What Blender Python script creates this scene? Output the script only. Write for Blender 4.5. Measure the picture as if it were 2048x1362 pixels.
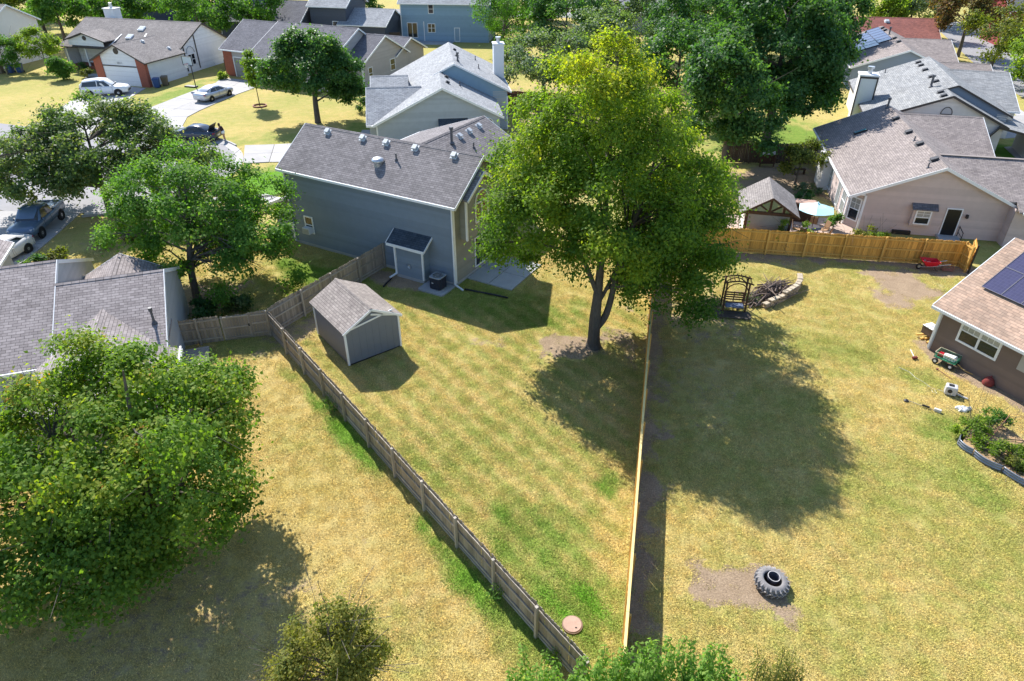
import bpy, bmesh, math, random
import numpy as np
from mathutils import Vector, Matrix

# ------------------------------------------------------------------ camera, sky, sun, exposure
for o in list(bpy.data.objects):
    bpy.data.objects.remove(o, do_unlink=True)
SC = bpy.context.scene
COL = SC.collection
R = math.radians

cam_d = bpy.data.cameras.new('camera')
cam = bpy.data.objects.new('camera', cam_d)
COL.objects.link(cam)
cam.location = (0, 0, 20.5)
cam.rotation_euler = (R(90 - 32.8), 0, 0)
cam_d.sensor_width = 36
cam_d.lens = 24
cam_d.clip_end = 2000
SC.camera = cam

SUN_EL, SUN_AZ = 43.0, 27.0            # azimuth measured to the left of straight ahead (+Y)
w = bpy.data.worlds.new('World')
SC.world = w
w.use_nodes = True
wn = w.node_tree.nodes
wn.clear()
sky = wn.new('ShaderNodeTexSky')
sky.sky_type = 'NISHITA'
sky.sun_disc = False
sky.dust_density = .4
sky.ozone_density = 2.5
sky.sun_elevation = R(SUN_EL)
sky.sun_rotation = R(-SUN_AZ)
bgn = wn.new('ShaderNodeBackground')
bgn.inputs['Strength'].default_value = 0.135
won = wn.new('ShaderNodeOutputWorld')
w.node_tree.links.new(sky.outputs[0], bgn.inputs[0])
w.node_tree.links.new(bgn.outputs[0], won.inputs[0])

sun_d = bpy.data.lights.new('sun', 'SUN')
sun_d.energy = 4.9
sun_d.angle = R(0.5)
sun_d.color = (1.0, 0.965, 0.91)
sun = bpy.data.objects.new('sun', sun_d)
COL.objects.link(sun)
sv = Vector((-math.sin(R(SUN_AZ)) * math.cos(R(SUN_EL)), math.cos(R(SUN_AZ)) * math.cos(R(SUN_EL)), math.sin(R(SUN_EL))))
sun.rotation_euler = sv.to_track_quat('Z', 'Y').to_euler()
sun.location = (0, 0, 60)

SC.view_settings.view_transform = 'Standard'
SC.view_settings.look = 'None'
SC.view_settings.exposure = 0.86
SC.view_settings.gamma = 1
SC.render.engine = 'CYCLES'
SC.cycles.max_bounces = 6
SC.cycles.diffuse_bounces = 3
SC.cycles.transmission_bounces = 4
SC.cycles.use_denoising = True

rnd = random.Random(7)

# ------------------------------------------------------------------ material helpers
MATS = {}


def mat(name, col, rough=.75, noise=.0, nscale=6., metal=0., spec=.35, bump=0., bscale=40., stretch=None, island=0.):
    if name in MATS:
        return MATS[name]
    m = bpy.data.materials.new(name)
    m.use_nodes = True
    nt = m.node_tree
    b = nt.nodes['Principled BSDF']
    b.inputs['Base Color'].default_value = (*col, 1)
    b.inputs['Roughness'].default_value = rough
    b.inputs['Metallic'].default_value = metal
    b.inputs['Specular IOR Level'].default_value = spec
    if noise or bump:
        tc = nt.nodes.new('ShaderNodeTexCoord')
        src = tc.outputs['Object']
        if stretch:
            mp = nt.nodes.new('ShaderNodeMapping')
            mp.inputs['Scale'].default_value = stretch
            nt.links.new(src, mp.inputs[0])
            src = mp.outputs[0]
    if noise:
        n = nt.nodes.new('ShaderNodeTexNoise')
        n.inputs['Scale'].default_value = nscale
        n.inputs['Detail'].default_value = 6
        n.inputs['Roughness'].default_value = .65
        nt.links.new(src, n.inputs['Vector'])
        mr = nt.nodes.new('ShaderNodeMapRange')
        mr.inputs['From Min'].default_value = .25
        mr.inputs['From Max'].default_value = .75
        mr.inputs['To Min'].default_value = 1 - noise
        mr.inputs['To Max'].default_value = 1 + noise
        nt.links.new(n.outputs['Fac'], mr.inputs['Value'])
        oi = nt.nodes.new('ShaderNodeObjectInfo')
        mr2 = nt.nodes.new('ShaderNodeMapRange')
        mr2.inputs['To Min'].default_value = 1 - noise * .8
        mr2.inputs['To Max'].default_value = 1 + noise * .8
        nt.links.new(oi.outputs['Random'], mr2.inputs['Value'])
        mu = nt.nodes.new('ShaderNodeMath')
        mu.operation = 'MULTIPLY'
        nt.links.new(mr.outputs[0], mu.inputs[0])
        nt.links.new(mr2.outputs[0], mu.inputs[1])
        if island:                       # every board of the wall a touch different
            ge = nt.nodes.new('ShaderNodeNewGeometry')
            mr3 = nt.nodes.new('ShaderNodeMapRange')
            mr3.inputs['To Min'].default_value = 1 - island
            mr3.inputs['To Max'].default_value = 1 + island
            nt.links.new(ge.outputs['Random Per Island'], mr3.inputs['Value'])
            mu2 = nt.nodes.new('ShaderNodeMath')
            mu2.operation = 'MULTIPLY'
            nt.links.new(mu.outputs[0], mu2.inputs[0])
            nt.links.new(mr3.outputs[0], mu2.inputs[1])
            mu = mu2
        sc = nt.nodes.new('ShaderNodeVectorMath')
        sc.operation = 'SCALE'
        sc.inputs[0].default_value = col
        nt.links.new(mu.outputs[0], sc.inputs['Scale'])
        nt.links.new(sc.outputs[0], b.inputs['Base Color'])
    if bump:
        n2 = nt.nodes.new('ShaderNodeTexNoise')
        n2.inputs['Scale'].default_value = bscale
        n2.inputs['Detail'].default_value = 4
        nt.links.new(src, n2.inputs['Vector'])
        bp = nt.nodes.new('ShaderNodeBump')
        bp.inputs['Strength'].default_value = bump
        bp.inputs['Distance'].default_value = .02
        nt.links.new(n2.outputs['Fac'], bp.inputs['Height'])
        nt.links.new(bp.outputs[0], b.inputs['Normal'])
    MATS[name] = m
    return m


def shingle(name, c1, c2, cm, row=.15, wid=.34, bias=0.0):
    """asphalt shingles laid in metres on the UV map: rows, tabs, granule noise and weathering blotches"""
    if name in MATS:
        return MATS[name]
    m = bpy.data.materials.new(name)
    m.use_nodes = True
    nt = m.node_tree
    L = nt.links.new
    b = nt.nodes['Principled BSDF']
    b.inputs['Roughness'].default_value = .92
    b.inputs['Specular IOR Level'].default_value = .15
    uv = nt.nodes.new('ShaderNodeUVMap')
    # slight wobble so that the courses are not ruler straight
    nz = nt.nodes.new('ShaderNodeTexNoise')
    nz.inputs['Scale'].default_value = 1.3
    L(uv.outputs[0], nz.inputs['Vector'])
    wob = nt.nodes.new('ShaderNodeVectorMath')
    wob.operation = 'MULTIPLY_ADD'
    wob.inputs[1].default_value = (.06, .03, 0)
    L(nz.outputs['Color'], wob.inputs[0])
    L(uv.outputs[0], wob.inputs[2])
    br = nt.nodes.new('ShaderNodeTexBrick')
    br.inputs['Scale'].default_value = 1
    br.inputs['Brick Width'].default_value = wid
    br.inputs['Row Height'].default_value = row
    br.inputs['Mortar Size'].default_value = .012
    br.inputs['Mortar Smooth'].default_value = .4
    br.inputs['Bias'].default_value = bias
    br.offset = .5
    br.inputs['Color1'].default_value = (*c1, 1)
    br.inputs['Color2'].default_value = (*c2, 1)
    br.inputs['Mortar'].default_value = (*cm, 1)
    L(wob.outputs[0], br.inputs['Vector'])
    # irregular double tabs (architectural shingle): a second, offset brick pattern
    br2 = nt.nodes.new('ShaderNodeTexBrick')
    br2.inputs['Scale'].default_value = 1
    br2.inputs['Brick Width'].default_value = wid * .61
    br2.inputs['Row Height'].default_value = row
    br2.inputs['Mortar Size'].default_value = 0
    br2.offset = .37
    br2.inputs['Color1'].default_value = (.83, .83, .83, 1)
    br2.inputs['Color2'].default_value = (1.14, 1.14, 1.14, 1)
    L(wob.outputs[0], br2.inputs['Vector'])
    n = nt.nodes.new('ShaderNodeTexNoise')
    n.inputs['Scale'].default_value = .55
    n.inputs['Detail'].default_value = 8
    n.inputs['Roughness'].default_value = .7
    L(uv.outputs[0], n.inputs['Vector'])
    mr = nt.nodes.new('ShaderNodeMapRange')
    mr.inputs['From Min'].default_value = .3
    mr.inputs['From Max'].default_value = .7
    mr.inputs['To Min'].default_value = .82
    mr.inputs['To Max'].default_value = 1.16
    L(n.outputs['Fac'], mr.inputs['Value'])
    mx = nt.nodes.new('ShaderNodeMixRGB')
    mx.blend_type = 'MULTIPLY'
    mx.inputs[0].default_value = .8
    L(br.outputs['Color'], mx.inputs[1])
    L(br2.outputs['Color'], mx.inputs[2])
    sc = nt.nodes.new('ShaderNodeVectorMath')
    sc.operation = 'SCALE'
    L(mx.outputs[0], sc.inputs[0])
    L(mr.outputs[0], sc.inputs['Scale'])
    L(sc.outputs[0], b.inputs['Base Color'])
    # each course is thicker at its lower edge: saw-tooth height in v
    sx = nt.nodes.new('ShaderNodeSeparateXYZ')
    L(wob.outputs[0], sx.inputs[0])
    dv = nt.nodes.new('ShaderNodeMath')
    dv.operation = 'DIVIDE'
    dv.inputs[1].default_value = row
    L(sx.outputs['Y'], dv.inputs[0])
    fr = nt.nodes.new('ShaderNodeMath')
    fr.operation = 'FRACT'
    L(dv.outputs[0], fr.inputs[0])
    iv = nt.nodes.new('ShaderNodeMath')
    iv.operation = 'SUBTRACT'
    iv.inputs[0].default_value = 1
    L(fr.outputs[0], iv.inputs[1])
    ad = nt.nodes.new('ShaderNodeMath')
    ad.operation = 'ADD'
    L(iv.outputs[0], ad.inputs[0])
    L(br2.outputs['Color'], ad.inputs[1])
    bp = nt.nodes.new('ShaderNodeBump')
    bp.inputs['Strength'].default_value = .7
    bp.inputs['Distance'].default_value = .015
    L(ad.outputs[0], bp.inputs['Height'])
    L(bp.outputs[0], b.inputs['Normal'])
    MATS[name] = m
    return m


def leafmat(name, cols, trans=.42, gloss=.5):
    """leaf: ramp of leaf colours picked per leaf, light passes through the blade"""
    if name in MATS:
        return MATS[name]
    m = bpy.data.materials.new(name)
    m.use_nodes = True
    nt = m.node_tree
    L = nt.links.new
    nt.nodes.clear()
    out = nt.nodes.new('ShaderNodeOutputMaterial')
    at = nt.nodes.new('ShaderNodeAttribute')
    at.attribute_name = 'tint'
    rp = nt.nodes.new('ShaderNodeValToRGB')
    e = rp.color_ramp.elements
    while len(e) < len(cols):
        e.new(.5)
    for i, (p, c) in enumerate(cols):
        e[i].position = p
        e[i].color = (*c, 1)
    L(at.outputs['Fac'], rp.inputs[0])
    d = nt.nodes.new('ShaderNodeBsdfPrincipled')
    d.inputs['Roughness'].default_value = gloss + .15
    d.inputs['Specular IOR Level'].default_value = .18
    L(rp.outputs[0], d.inputs['Base Color'])
    t = nt.nodes.new('ShaderNodeBsdfTranslucent')
    br = nt.nodes.new('ShaderNodeVectorMath')
    br.operation = 'MULTIPLY'
    br.inputs[1].default_value = (1.75, 1.85, .5)
    L(rp.outputs[0], br.inputs[0])
    L(br.outputs[0], t.inputs['Color'])
    mx = nt.nodes.new('ShaderNodeMixShader')
    mx.inputs[0].default_value = trans
    L(d.outputs[0], mx.inputs[1])
    L(t.outputs[0], mx.inputs[2])
    L(mx.outputs[0], out.inputs['Surface'])
    MATS[name] = m
    return m


# ------------------------------------------------------------------ mesh helpers
class MB:
    """collects vertices and faces of ONE piece and links it as one mesh object"""

    def __init__(s):
        s.v = []
        s.f = []
        s.uv = []          # per face list of uvs (or None)

    def add(s, vs, fs, uvs=None):
        o = len(s.v)
        s.v += [tuple(p) for p in vs]
        for i, f in enumerate(fs):
            s.f.append([o + k for k in f])
            s.uv.append(uvs[i] if uvs else None)
        return s

    def box(s, x0, x1, y0, y1, z0, z1):
        return s.add([(x0, y0, z0), (x1, y0, z0), (x1, y1, z0), (x0, y1, z0), (x0, y0, z1), (x1, y0, z1), (x1, y1, z1), (x0, y1, z1)],
                     [(0, 3, 2, 1), (4, 5, 6, 7), (0, 1, 5, 4), (1, 2, 6, 5), (2, 3, 7, 6), (3, 0, 4, 7)])

    def obox(s, c, ax, ay, az):
        c, ax, ay, az = Vector(c), Vector(ax), Vector(ay), Vector(az)
        p = [c + i * ax + j * ay + k * az for k in (-1, 1) for i, j in ((-1, -1), (1, -1), (1, 1), (-1, 1))]
        return s.add(p, [(0, 3, 2, 1), (4, 5, 6, 7), (0, 1, 5, 4), (1, 2, 6, 5), (2, 3, 7, 6), (3, 0, 4, 7)])

    def bar(s, a, b, wx, wz=None, up=(0, 0, 1)):
        """square bar from a to b"""
        a, b = Vector(a), Vector(b)
        d = b - a
        ln = d.length
        d.normalize()
        sd = d.cross(Vector(up))
        if sd.length < 1e-4:
            sd = d.cross(Vector((1, 0, 0)))
        sd.normalize()
        u = sd.cross(d)
        return s.obox((a + b) / 2, d * ln / 2, sd * wx / 2, u * (wz or wx) / 2)

    def prism(s, poly, z0, z1):
        n = len(poly)
        vs = [(x, y, z0) for x, y in poly] + [(x, y, z1) for x, y in poly]
        fs = [tuple(range(n - 1, -1, -1)), tuple(range(n, 2 * n))]
        for i in range(n):
            j = (i + 1) % n
            fs.append((i, j, n + j, n + i))
        return s.add(vs, fs)

    def tube(s, path, rad, n=8, cap=True):
        path = [Vector(p) for p in path]
        if not hasattr(rad, '__len__'):
            rad = [rad] * len(path)
        rings = []
        ref = Vector((0, 0, 1))
        for i, p in enumerate(path):
            d = path[min(i + 1, len(path) - 1)] - path[max(i - 1, 0)]
            if d.length < 1e-6:
                d = Vector((0, 0, 1))
            d.normalize()
            if abs(d.dot(ref)) > .93:
                ref = Vector((1, 0, 0)) if abs(d.x) < .9 else Vector((0, 1, 0))
            a = d.cross(ref).normalized()
            b = d.cross(a)
            ref = a.cross(d) if abs(a.cross(d).dot(d)) < .9 else ref
            rings.append([p + rad[i] * (math.cos(2 * math.pi * k / n) * a + math.sin(2 * math.pi * k / n) * b) for k in range(n)])
        vs = [q for r in rings for q in r]
        fs = []
        for i in range(len(rings) - 1):
            for k in range(n):
                k2 = (k + 1) % n
                fs.append((i * n + k, i * n + k2, (i + 1) * n + k2, (i + 1) * n + k))
        if cap:
            fs.append(tuple(range(n)))
            fs.append(tuple(range((len(rings) - 1) * n + n - 1, (len(rings) - 1) * n - 1, -1)))
        return s.add(vs, fs)

    def lathe(s, prof, n=20, c=(0, 0, 0), closed=False):
        vs = []
        for r, z in prof:
            for k in range(n):
                a = 2 * math.pi * k / n
                vs.append((c[0] + r * math.cos(a), c[1] + r * math.sin(a), c[2] + z))
        fs = []
        m = len(prof)
        for i in range(m if closed else m - 1):
            i2 = (i + 1) % m
            for k in range(n):
                k2 = (k + 1) % n
                fs.append((i * n + k, i * n + k2, i2 * n + k2, i2 * n + k))
        return s.add(vs, fs)

    def slab(s, pts, th, u=None):
        """plane polygon given from above, th metres thick downwards, UV in metres: u along the first edge"""
        P = [Vector(p) for p in pts]
        n = len(P)
        e = (P[1] - P[0]).normalized() if u is None else Vector(u).normalized()
        nn = (P[1] - P[0]).cross(P[2] - P[0]).normalized()
        if nn.z < 0:
            P.reverse()
            nn = -nn
        g = nn.cross(e)
        if g.z < 0:
            g = -g
        base = P[0]
        uv = [((p - base).dot(e) + 50, (p - base).dot(g) + 50) for p in P]
        Q = [p - Vector((0, 0, th)) for p in P]
        fs = [tuple(range(n)), tuple(range(2 * n - 1, n - 1, -1))]
        uvs = [uv, uv[::-1]]
        for i in range(n):
            j = (i + 1) % n
            fs.append((i, n + i, n + j, j))
            uvs.append([uv[i], uv[i], uv[j], uv[j]])
        return s.add(P + Q, fs, uvs)

    def mesh(s, name, m=None, smooth=False):
        me = bpy.data.meshes.new(name)
        me.from_pydata(s.v, [], s.f)
        if any(u is not None for u in s.uv):
            lay = me.uv_layers.new(name='UVMap')
            i = 0
            for f, u in zip(s.f, s.uv):
                for k in range(len(f)):
                    if u:
                        lay.data[i].uv = u[k]
                    i += 1
        if smooth:
            me.polygons.foreach_set('use_smooth', [True] * len(me.polygons))
        if m:
            me.materials.append(m)
        me.update()
        return me

    def build(s, name, m, parent=None, smooth=False, fix=True):
        me = s.mesh(name, m, smooth)
        if fix and len(s.f) < 6000:
            bm = bmesh.new()
            bm.from_mesh(me)
            bmesh.ops.recalc_face_normals(bm, faces=bm.faces)
            bm.to_mesh(me)
            bm.free()
        return link(name, me, parent)


def link(name, me, parent=None, loc=None, rot=None):
    o = bpy.data.objects.new(name, me)
    COL.objects.link(o)
    if parent:
        o.parent = parent
    if loc:
        o.location = loc
    if rot:
        o.rotation_euler = rot
    return o


def tag(o, label=None, cat=None, group=None, kind=None):
    if label:
        o['label'] = label
    if cat:
        o['category'] = cat
    if group:
        o['group'] = group
    if kind:
        o['kind'] = kind
    return o


def thing(name, label, cat, loc=(0, 0, 0), rz=0, group=None):
    o = bpy.data.objects.new(name, None)
    o.empty_display_size = .3
    COL.objects.link(o)
    o.location = loc
    o.rotation_euler = (0, 0, R(rz))
    return tag(o, label, cat, group)


def copy_tree(o, parent=None):
    c = o.copy()
    COL.objects.link(c)
    c.parent = parent
    for ch in list(o.children):
        copy_tree(ch, c)
    return c


def bevel(o, wd=.02, seg=2):
    md = o.modifiers.new('bevel', 'BEVEL')
    md.width = wd
    md.segments = seg
    md.limit_method = 'ANGLE'
    return o


# ------------------------------------------------------------------ common materials
M_WHITE = mat('white_trim', (.78, .79, .8), .55, .05, 3)
M_GLASS = mat('window_glass', (.015, .02, .028), .06, spec=.7)
M_GLASSB = mat('window_glass_blind', (.33, .34, .33), .25, .25, 9, spec=.5)
M_BLACK = mat('black_metal', (.02, .02, .022), .5)
M_GALV = mat('galvanised_metal', (.55, .57, .6), .38, .1, 4, metal=.7)
M_VENT = mat('vent_white', (.48, .5, .52), .5, .08)
M_VENTD = mat('vent_dark', (.05, .05, .055), .6, .15)
M_PIPE = mat('pipe_grey', (.11, .11, .12), .5, .2)
M_CONC = mat('concrete', (.385, .37, .36), .85, .13, .8, bump=.25, bscale=30)
M_CONC2 = mat('concrete_old', (.36, .36, .36), .88, .12, 1.5, bump=.3, bscale=30)
M_WOODG = mat('weathered_wood', (.30, .255, .205), .9, .3, 3.5, bump=.4, bscale=12, stretch=(14, 14, 1.2))
M_WOODG2 = mat('weathered_wood_rail', (.36, .315, .26), .9, .22, 3.5, bump=.3, bscale=12)
M_WOODY = mat('new_cedar', (.60, .32, .07), .75, .36, 2.2, bump=.3, bscale=12, stretch=(11, 11, .8))
M_WOODY2 = mat('new_cedar_rail', (.64, .38, .10), .75, .16, 2.5)
M_WOODB = mat('dark_brown_wood', (.075, .038, .022), .8, .3, 5, bump=.3, bscale=14)
M_BARK = mat('bark', (.105, .09, .075), .95, .4, 5, bump=.9, bscale=9, stretch=(3, 3, .6))
M_BRICK = mat('red_brick', (.3, .095, .06), .85, .25, 7, bump=.4, bscale=14)
M_SOIL = mat('bare_soil', (.25, .17, .115), .95, .2, 3, bump=.6, bscale=14)
M_ASPH = mat('asphalt', (.27, .26, .265), .92, .07, 1.1, bump=.35, bscale=60)

# ------------------------------------------------------------------ ground: one sheet with lawn patches, bare earth and micro relief
FC = (-13.45, 32.4)         # corner of the weathered fence
FE = (2.3, 11.86)           # its near end
FH = (-8.5, 40.78)          # where it meets the blue house
MC = (10.05, 43.95)           # corner of the new cedar fence
ME = (3.1, 11.0)            # near end of the middle run
RR = (29.75, 41.0)          # right end of the back run


def seg_dist(x, y, a, b):
    ax, ay = a
    bx, by = b
    dx, dy = bx - ax, by - ay
    l2 = dx * dx + dy * dy
    t = np.clip(((x - ax) * dx + (y - ay) * dy) / l2, 0, 1)
    d = np.hypot(x - ax - t * dx, y - ay - t * dy)
    side = (dx * (y - ay) - dy * (x - ax)) / math.sqrt(l2)
    return d, side


_rg = np.random.RandomState(5)
_W = [(_rg.normal(size=2), _rg.rand() * 6.28) for _ in range(60)]


def wobble(x, y, sc):
    s = np.zeros_like(x, dtype=float)
    for (k, p) in _W[:24]:
        s += np.sin((x * k[0] + y * k[1]) / sc + p)
    for (k, p) in _W[24:48]:
        s += .6 * np.sin((x * k[0] + y * k[1]) * 2.3 / sc + p)
    return s / 5.0


def blob(x, y, cx, cy, rx, ry=None, ang=0, soft=.35, n=.25, sc=.6):
    ry = ry or rx
    c, s_ = math.cos(R(ang)), math.sin(R(ang))
    u = ((x - cx) * c + (y - cy) * s_) / rx
    v = (-(x - cx) * s_ + (y - cy) * c) / ry
    d = np.hypot(u, v) + n * wobble(x, y, sc)
    return np.clip((1 + soft - d) / (2 * soft), 0, 1)


def masks(x, y):
    """green: watered or shaded lawn; dirt: bare earth; dry: straw"""
    d0, s0 = seg_dist(x, y, FC, FE)
    g = np.clip(np.where((s0 < 0) & (y < 34), .05, .3) + .10 * wobble(x, y, 3.2), 0, 1)
    d = np.zeros_like(x, dtype=float)

    def G(m, k=1.):
        nonlocal g
        g = np.maximum(g, m * k)

    def D(m, k=1.):
        nonlocal d
        d = np.maximum(d, m * k)
    # fenced back yard
    G(blob(x, y, 1.2, 16.0, 2.3, 3.8, 12, .75, .3, .8), .9)
    G(blob(x, y, 3.9, 20.7, .45, .6, 0, .4), .95)
    G(blob(x, y, -1.5, 36.2, 7.5, 2.6, -28, .4), .62)
    G(blob(x, y, .5, 22.8, 3.6, 6.5, 30, .6), .30)
    G(blob(x, y, -3.5, 28.5, 4.5, 3.6, 0, .6), .30)
    G(blob(x, y, 7.4, 34.5, 1.2, 2.5, 0, .4), .4)
    D(blob(x, y, 3.1, 31.3, 1.9, 1.15, 10, .5, .35), .85)
    D(blob(x, y, -1.2, 31.6, 1.4, .7, 10, .6, .4), .5)
    D(blob(x, y, 6.2, 31.5, 1.2, 2.4, 10, .6, .4), .6)
    D(blob(x, y, -12.0, 33.2, 1.3, 2.6, -35, .4), .6)
    D(blob(x, y, -7.6, 39.0, 2.4, .9, -28, .3, .1), 1)
    D(blob(x, y, -10.7, 29.6, .3, 2.2, 37, .5), .5)
    # strip along the weathered fence, outside
    dd, sd = seg_dist(x, y, FC, FE)
    t = np.clip((y - 12.0) / 3, 0, 1) * np.clip((30.2 - y) / 3, 0, 1)
    G(np.clip(1.15 - np.abs(dd - .55) / .55 + .5 * wobble(x, y, .9), 0, 1) * (sd < 0) * t, .95)
    # neighbour's lawn on the left: straw, brown under the maple
    D(blob(x, y, -11.5, 14.5, 5.5, 4.2, 0, .6, .35), .45)
    G(blob(x, y, -4.0, 13.8, 2.4, 3, 0, .6), .3)
    G(blob(x, y, -14.8, 31.2, 2.6, 1.0, 15, .5), .5)
    # right yard
    dd, sd = seg_dist(x, y, ME, MC)
    D(np.clip(1.25 - dd / 1.3 + .35 * wobble(x, y, .7), 0, 1) * (sd < 0), .8)
    dd, sd = seg_dist(x, y, MC, RR)
    D(np.clip(1.3 - dd / 1.4 + .3 * wobble(x, y, .8), 0, 1) * (sd < 0), .95)
    D(blob(x, y, 24.6, 38.4, 2.3, 2.3, 0, .3, .3), .8)
    D(blob(x, y, 23.3, 36.4, 1.1, .9, 0, .3, .3), .8)
    wx = x + .2 * wobble(x, y, .4) + .08 * wobble(x, y, .13)
    wy = y + .2 * wobble(y, x, .4) + .08 * wobble(y, x, .13)
    D(np.clip((1.95 - np.abs(wx - 8.15)) / .5, 0, 1) * np.clip((1.12 - np.abs(wy - 15.65 + .06 * (x - 8))) / .5, 0, 1), .95)
    D(blob(x, y, 9.4, 14.6, .6, .7, -10, .5, .3, .4), .75)
    D(blob(x, y, 11.5, 36.5, 3.6, 5.5, 0, .6, .4), .55)
    D(blob(x, y, 9.5, 27, 2.4, 6, 5, .6, .4), .4)
    dd, sd = seg_dist(x, y, (22.7, 31.0), (26.6, 22.6))
    D(np.clip(1.35 - dd / .95 + .35 * wobble(x, y, .7), 0, 1), .85)
    G(blob(x, y, 17.3, 31.0, 3.2, 2.2, -30, .6), .5)
    G(blob(x, y, 20.5, 28.4, 1.6, 1.4, 0, .6), .5)
    G(blob(x, y, 15.5, 20.5, 4.5, 3.2, 20, .7), .45)
    G(blob(x, y, 20.4, 24.2, 1.8, 1.4, 0, .5), .75)
    G(blob(x, y, 19.2, 21.2, 1.6, 1.8, 0, .5), .62)
    G(blob(x, y, 14, 26, 3, 2, 0, .7), .4)
    # front lawns and far lawns
    G(blob(x, y, -20.2, 57.2, 5.2, 4.2, 0, .25, .1), 1.0)
    G(blob(x, y, -12.6, 39.6, 3.2, 1.6, -30, .3), .9)
    G(blob(x, y, -24.5, 69.5, 7, 2.6, 5, .5), .55)
    G(blob(x, y, -30, 78, 6.5, 5, 0, .6), .38)
    G(blob(x, y, -16.5, 72, 2.6, 6, 0, .5), .7)
    G(blob(x, y, -42.4, 89.5, 2.0, 8.5, -12, .4), .75)
    G(blob(x, y, -63, 99, 6, 3.2, 0, .6), .5)
    G(blob(x, y, 28.5, 69.5, 10, 6.5, 10, .4), .9)
    G(blob(x, y, 49.5, 63.8, 6, 5, 0, .3), 1.0)
    G(blob(x, y, 55, 79, 5, 5, 0, .5), .55)
    D(blob(x, y, 23.5, 57.5, 5, 5.0, 0, .4), .75)
    D(blob(x, y, -19.5, 36.2, 3.6, 3.0, 0, .5), .75)
    D(blob(x, y, -27, 45.5, 4, 3, 20, .6), .5)
    D(blob(x, y, 3, 84, 10, 10, 0, .4), .6)
    # fenced yard mowing stripes, parallel to long fence: light reflection painted as greener bands
    d1, s1 = seg_dist(x, y, FC, FE)
    d2, s2 = seg_dist(x, y, ME, MC)
    yard = (s1 > .6) & (s2 > .3) & (y < 36)
    g = g + yard * .19 * np.sin(s1 * 2 * math.pi / 1.0 + .12 * wobble(x, y, 3.5))
    return np.clip(g, 0, 1), np.clip(d, 0, 1)


def relief(x, y):
    near = np.clip((60 - np.hypot(x, y)) / 30, 0, 1)
    return near * (.012 * wobble(x, y, .35) + .012 * wobble(x, y, 1.3)) - .005


def grass_nodes(nt, gsock, dsock, gain=1.):
    """lawn colour from the two masks and world position; returns a colour socket"""
    L = nt.links.new
    geo = nt.nodes.new('ShaderNodeNewGeometry')
    pos = geo.outputs['Position']

    def noise(sc, det=5, ro=.6):
        n = nt.nodes.new('ShaderNodeTexNoise')
        n.inputs['Scale'].default_value = sc
        n.inputs['Detail'].default_value = det
        n.inputs['Roughness'].default_value = ro
        L(pos, n.inputs['Vector'])
        return n.outputs['Fac']

    def rng(s, a, b, c=0., d=1.):
        r = nt.nodes.new('ShaderNodeMapRange')
        r.inputs['From Min'].default_value = a
        r.inputs['From Max'].default_value = b
        r.inputs['To Min'].default_value = c
        r.inputs['To Max'].default_value = d
        L(s, r.inputs['Value'])
        return r.outputs[0]

    def mix(f, a, b, typ='MIX'):
        m = nt.nodes.new('ShaderNodeMixRGB')
        m.blend_type = typ
        for i, v in enumerate((f, a, b)):
            if hasattr(v, 'node'):
                L(v, m.inputs[i])
            elif i == 0:
                m.inputs[0].default_value = v
            else:
                m.inputs[i].default_value = (*v, 1)
        return m.outputs[0]

    def math_(op, a, b):
        m = nt.nodes.new('ShaderNodeMath')
        m.operation = op
        m.use_clamp = True
        for i, v in enumerate((a, b)):
            if hasattr(v, 'node'):
                L(v, m.inputs[i])
            else:
                m.inputs[i].default_value = v
        return m.outputs[0]
    straw = mix(rng(noise(.3, 6), .35, .65), (.61, .445, .16), (.57, .445, .14))
    straw = mix(rng(noise(2.2, 7, .7), .38, .66, 0, .5), straw, (.64, .52, .27))
    olf = math_('MULTIPLY', rng(noise(1.1, 7, .7), .42, .66), rng(gsock, 0, .35, .12, .8))
    straw = mix(olf, straw, (.43, .40, .10))
    green = mix(rng(noise(1.6, 6, .7), .35, .65), (.17, .27, .045), (.28, .35, .07))
    gf = math_('ADD', gsock, rng(noise(1.7, 7, .75), .3, .7, -.15, .15))
    col = mix(rng(gf, .2, .8), straw, green)
    col = mix(rng(gsock, .88, 1.0), col, (.15, .33, .03))
    soil = mix(rng(noise(1.4, 7, .7), .35, .65), (.45, .33, .22), (.36, .26, .17))
    df = math_('ADD', dsock, rng(noise(2.6, 7, .75), .3, .7, -.3, .3))
    col = mix(rng(df, .4, .62), col, soil)
    fine = rng(noise(15, 3, .75), .3, .7, .66 * gain, 1.3 * gain)
    mid = rng(noise(4.5, 6, .7), .3, .7, .92, 1.09)
    sc = nt.nodes.new('ShaderNodeVectorMath')
    sc.operation = 'SCALE'
    L(col, sc.inputs[0])
    f2 = nt.nodes.new('ShaderNodeMath')
    f2.operation = 'MULTIPLY'
    L(fine, f2.inputs[0])
    L(mid, f2.inputs[1])
    L(f2.outputs[0], sc.inputs['Scale'])
    return sc.outputs[0], df


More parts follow.
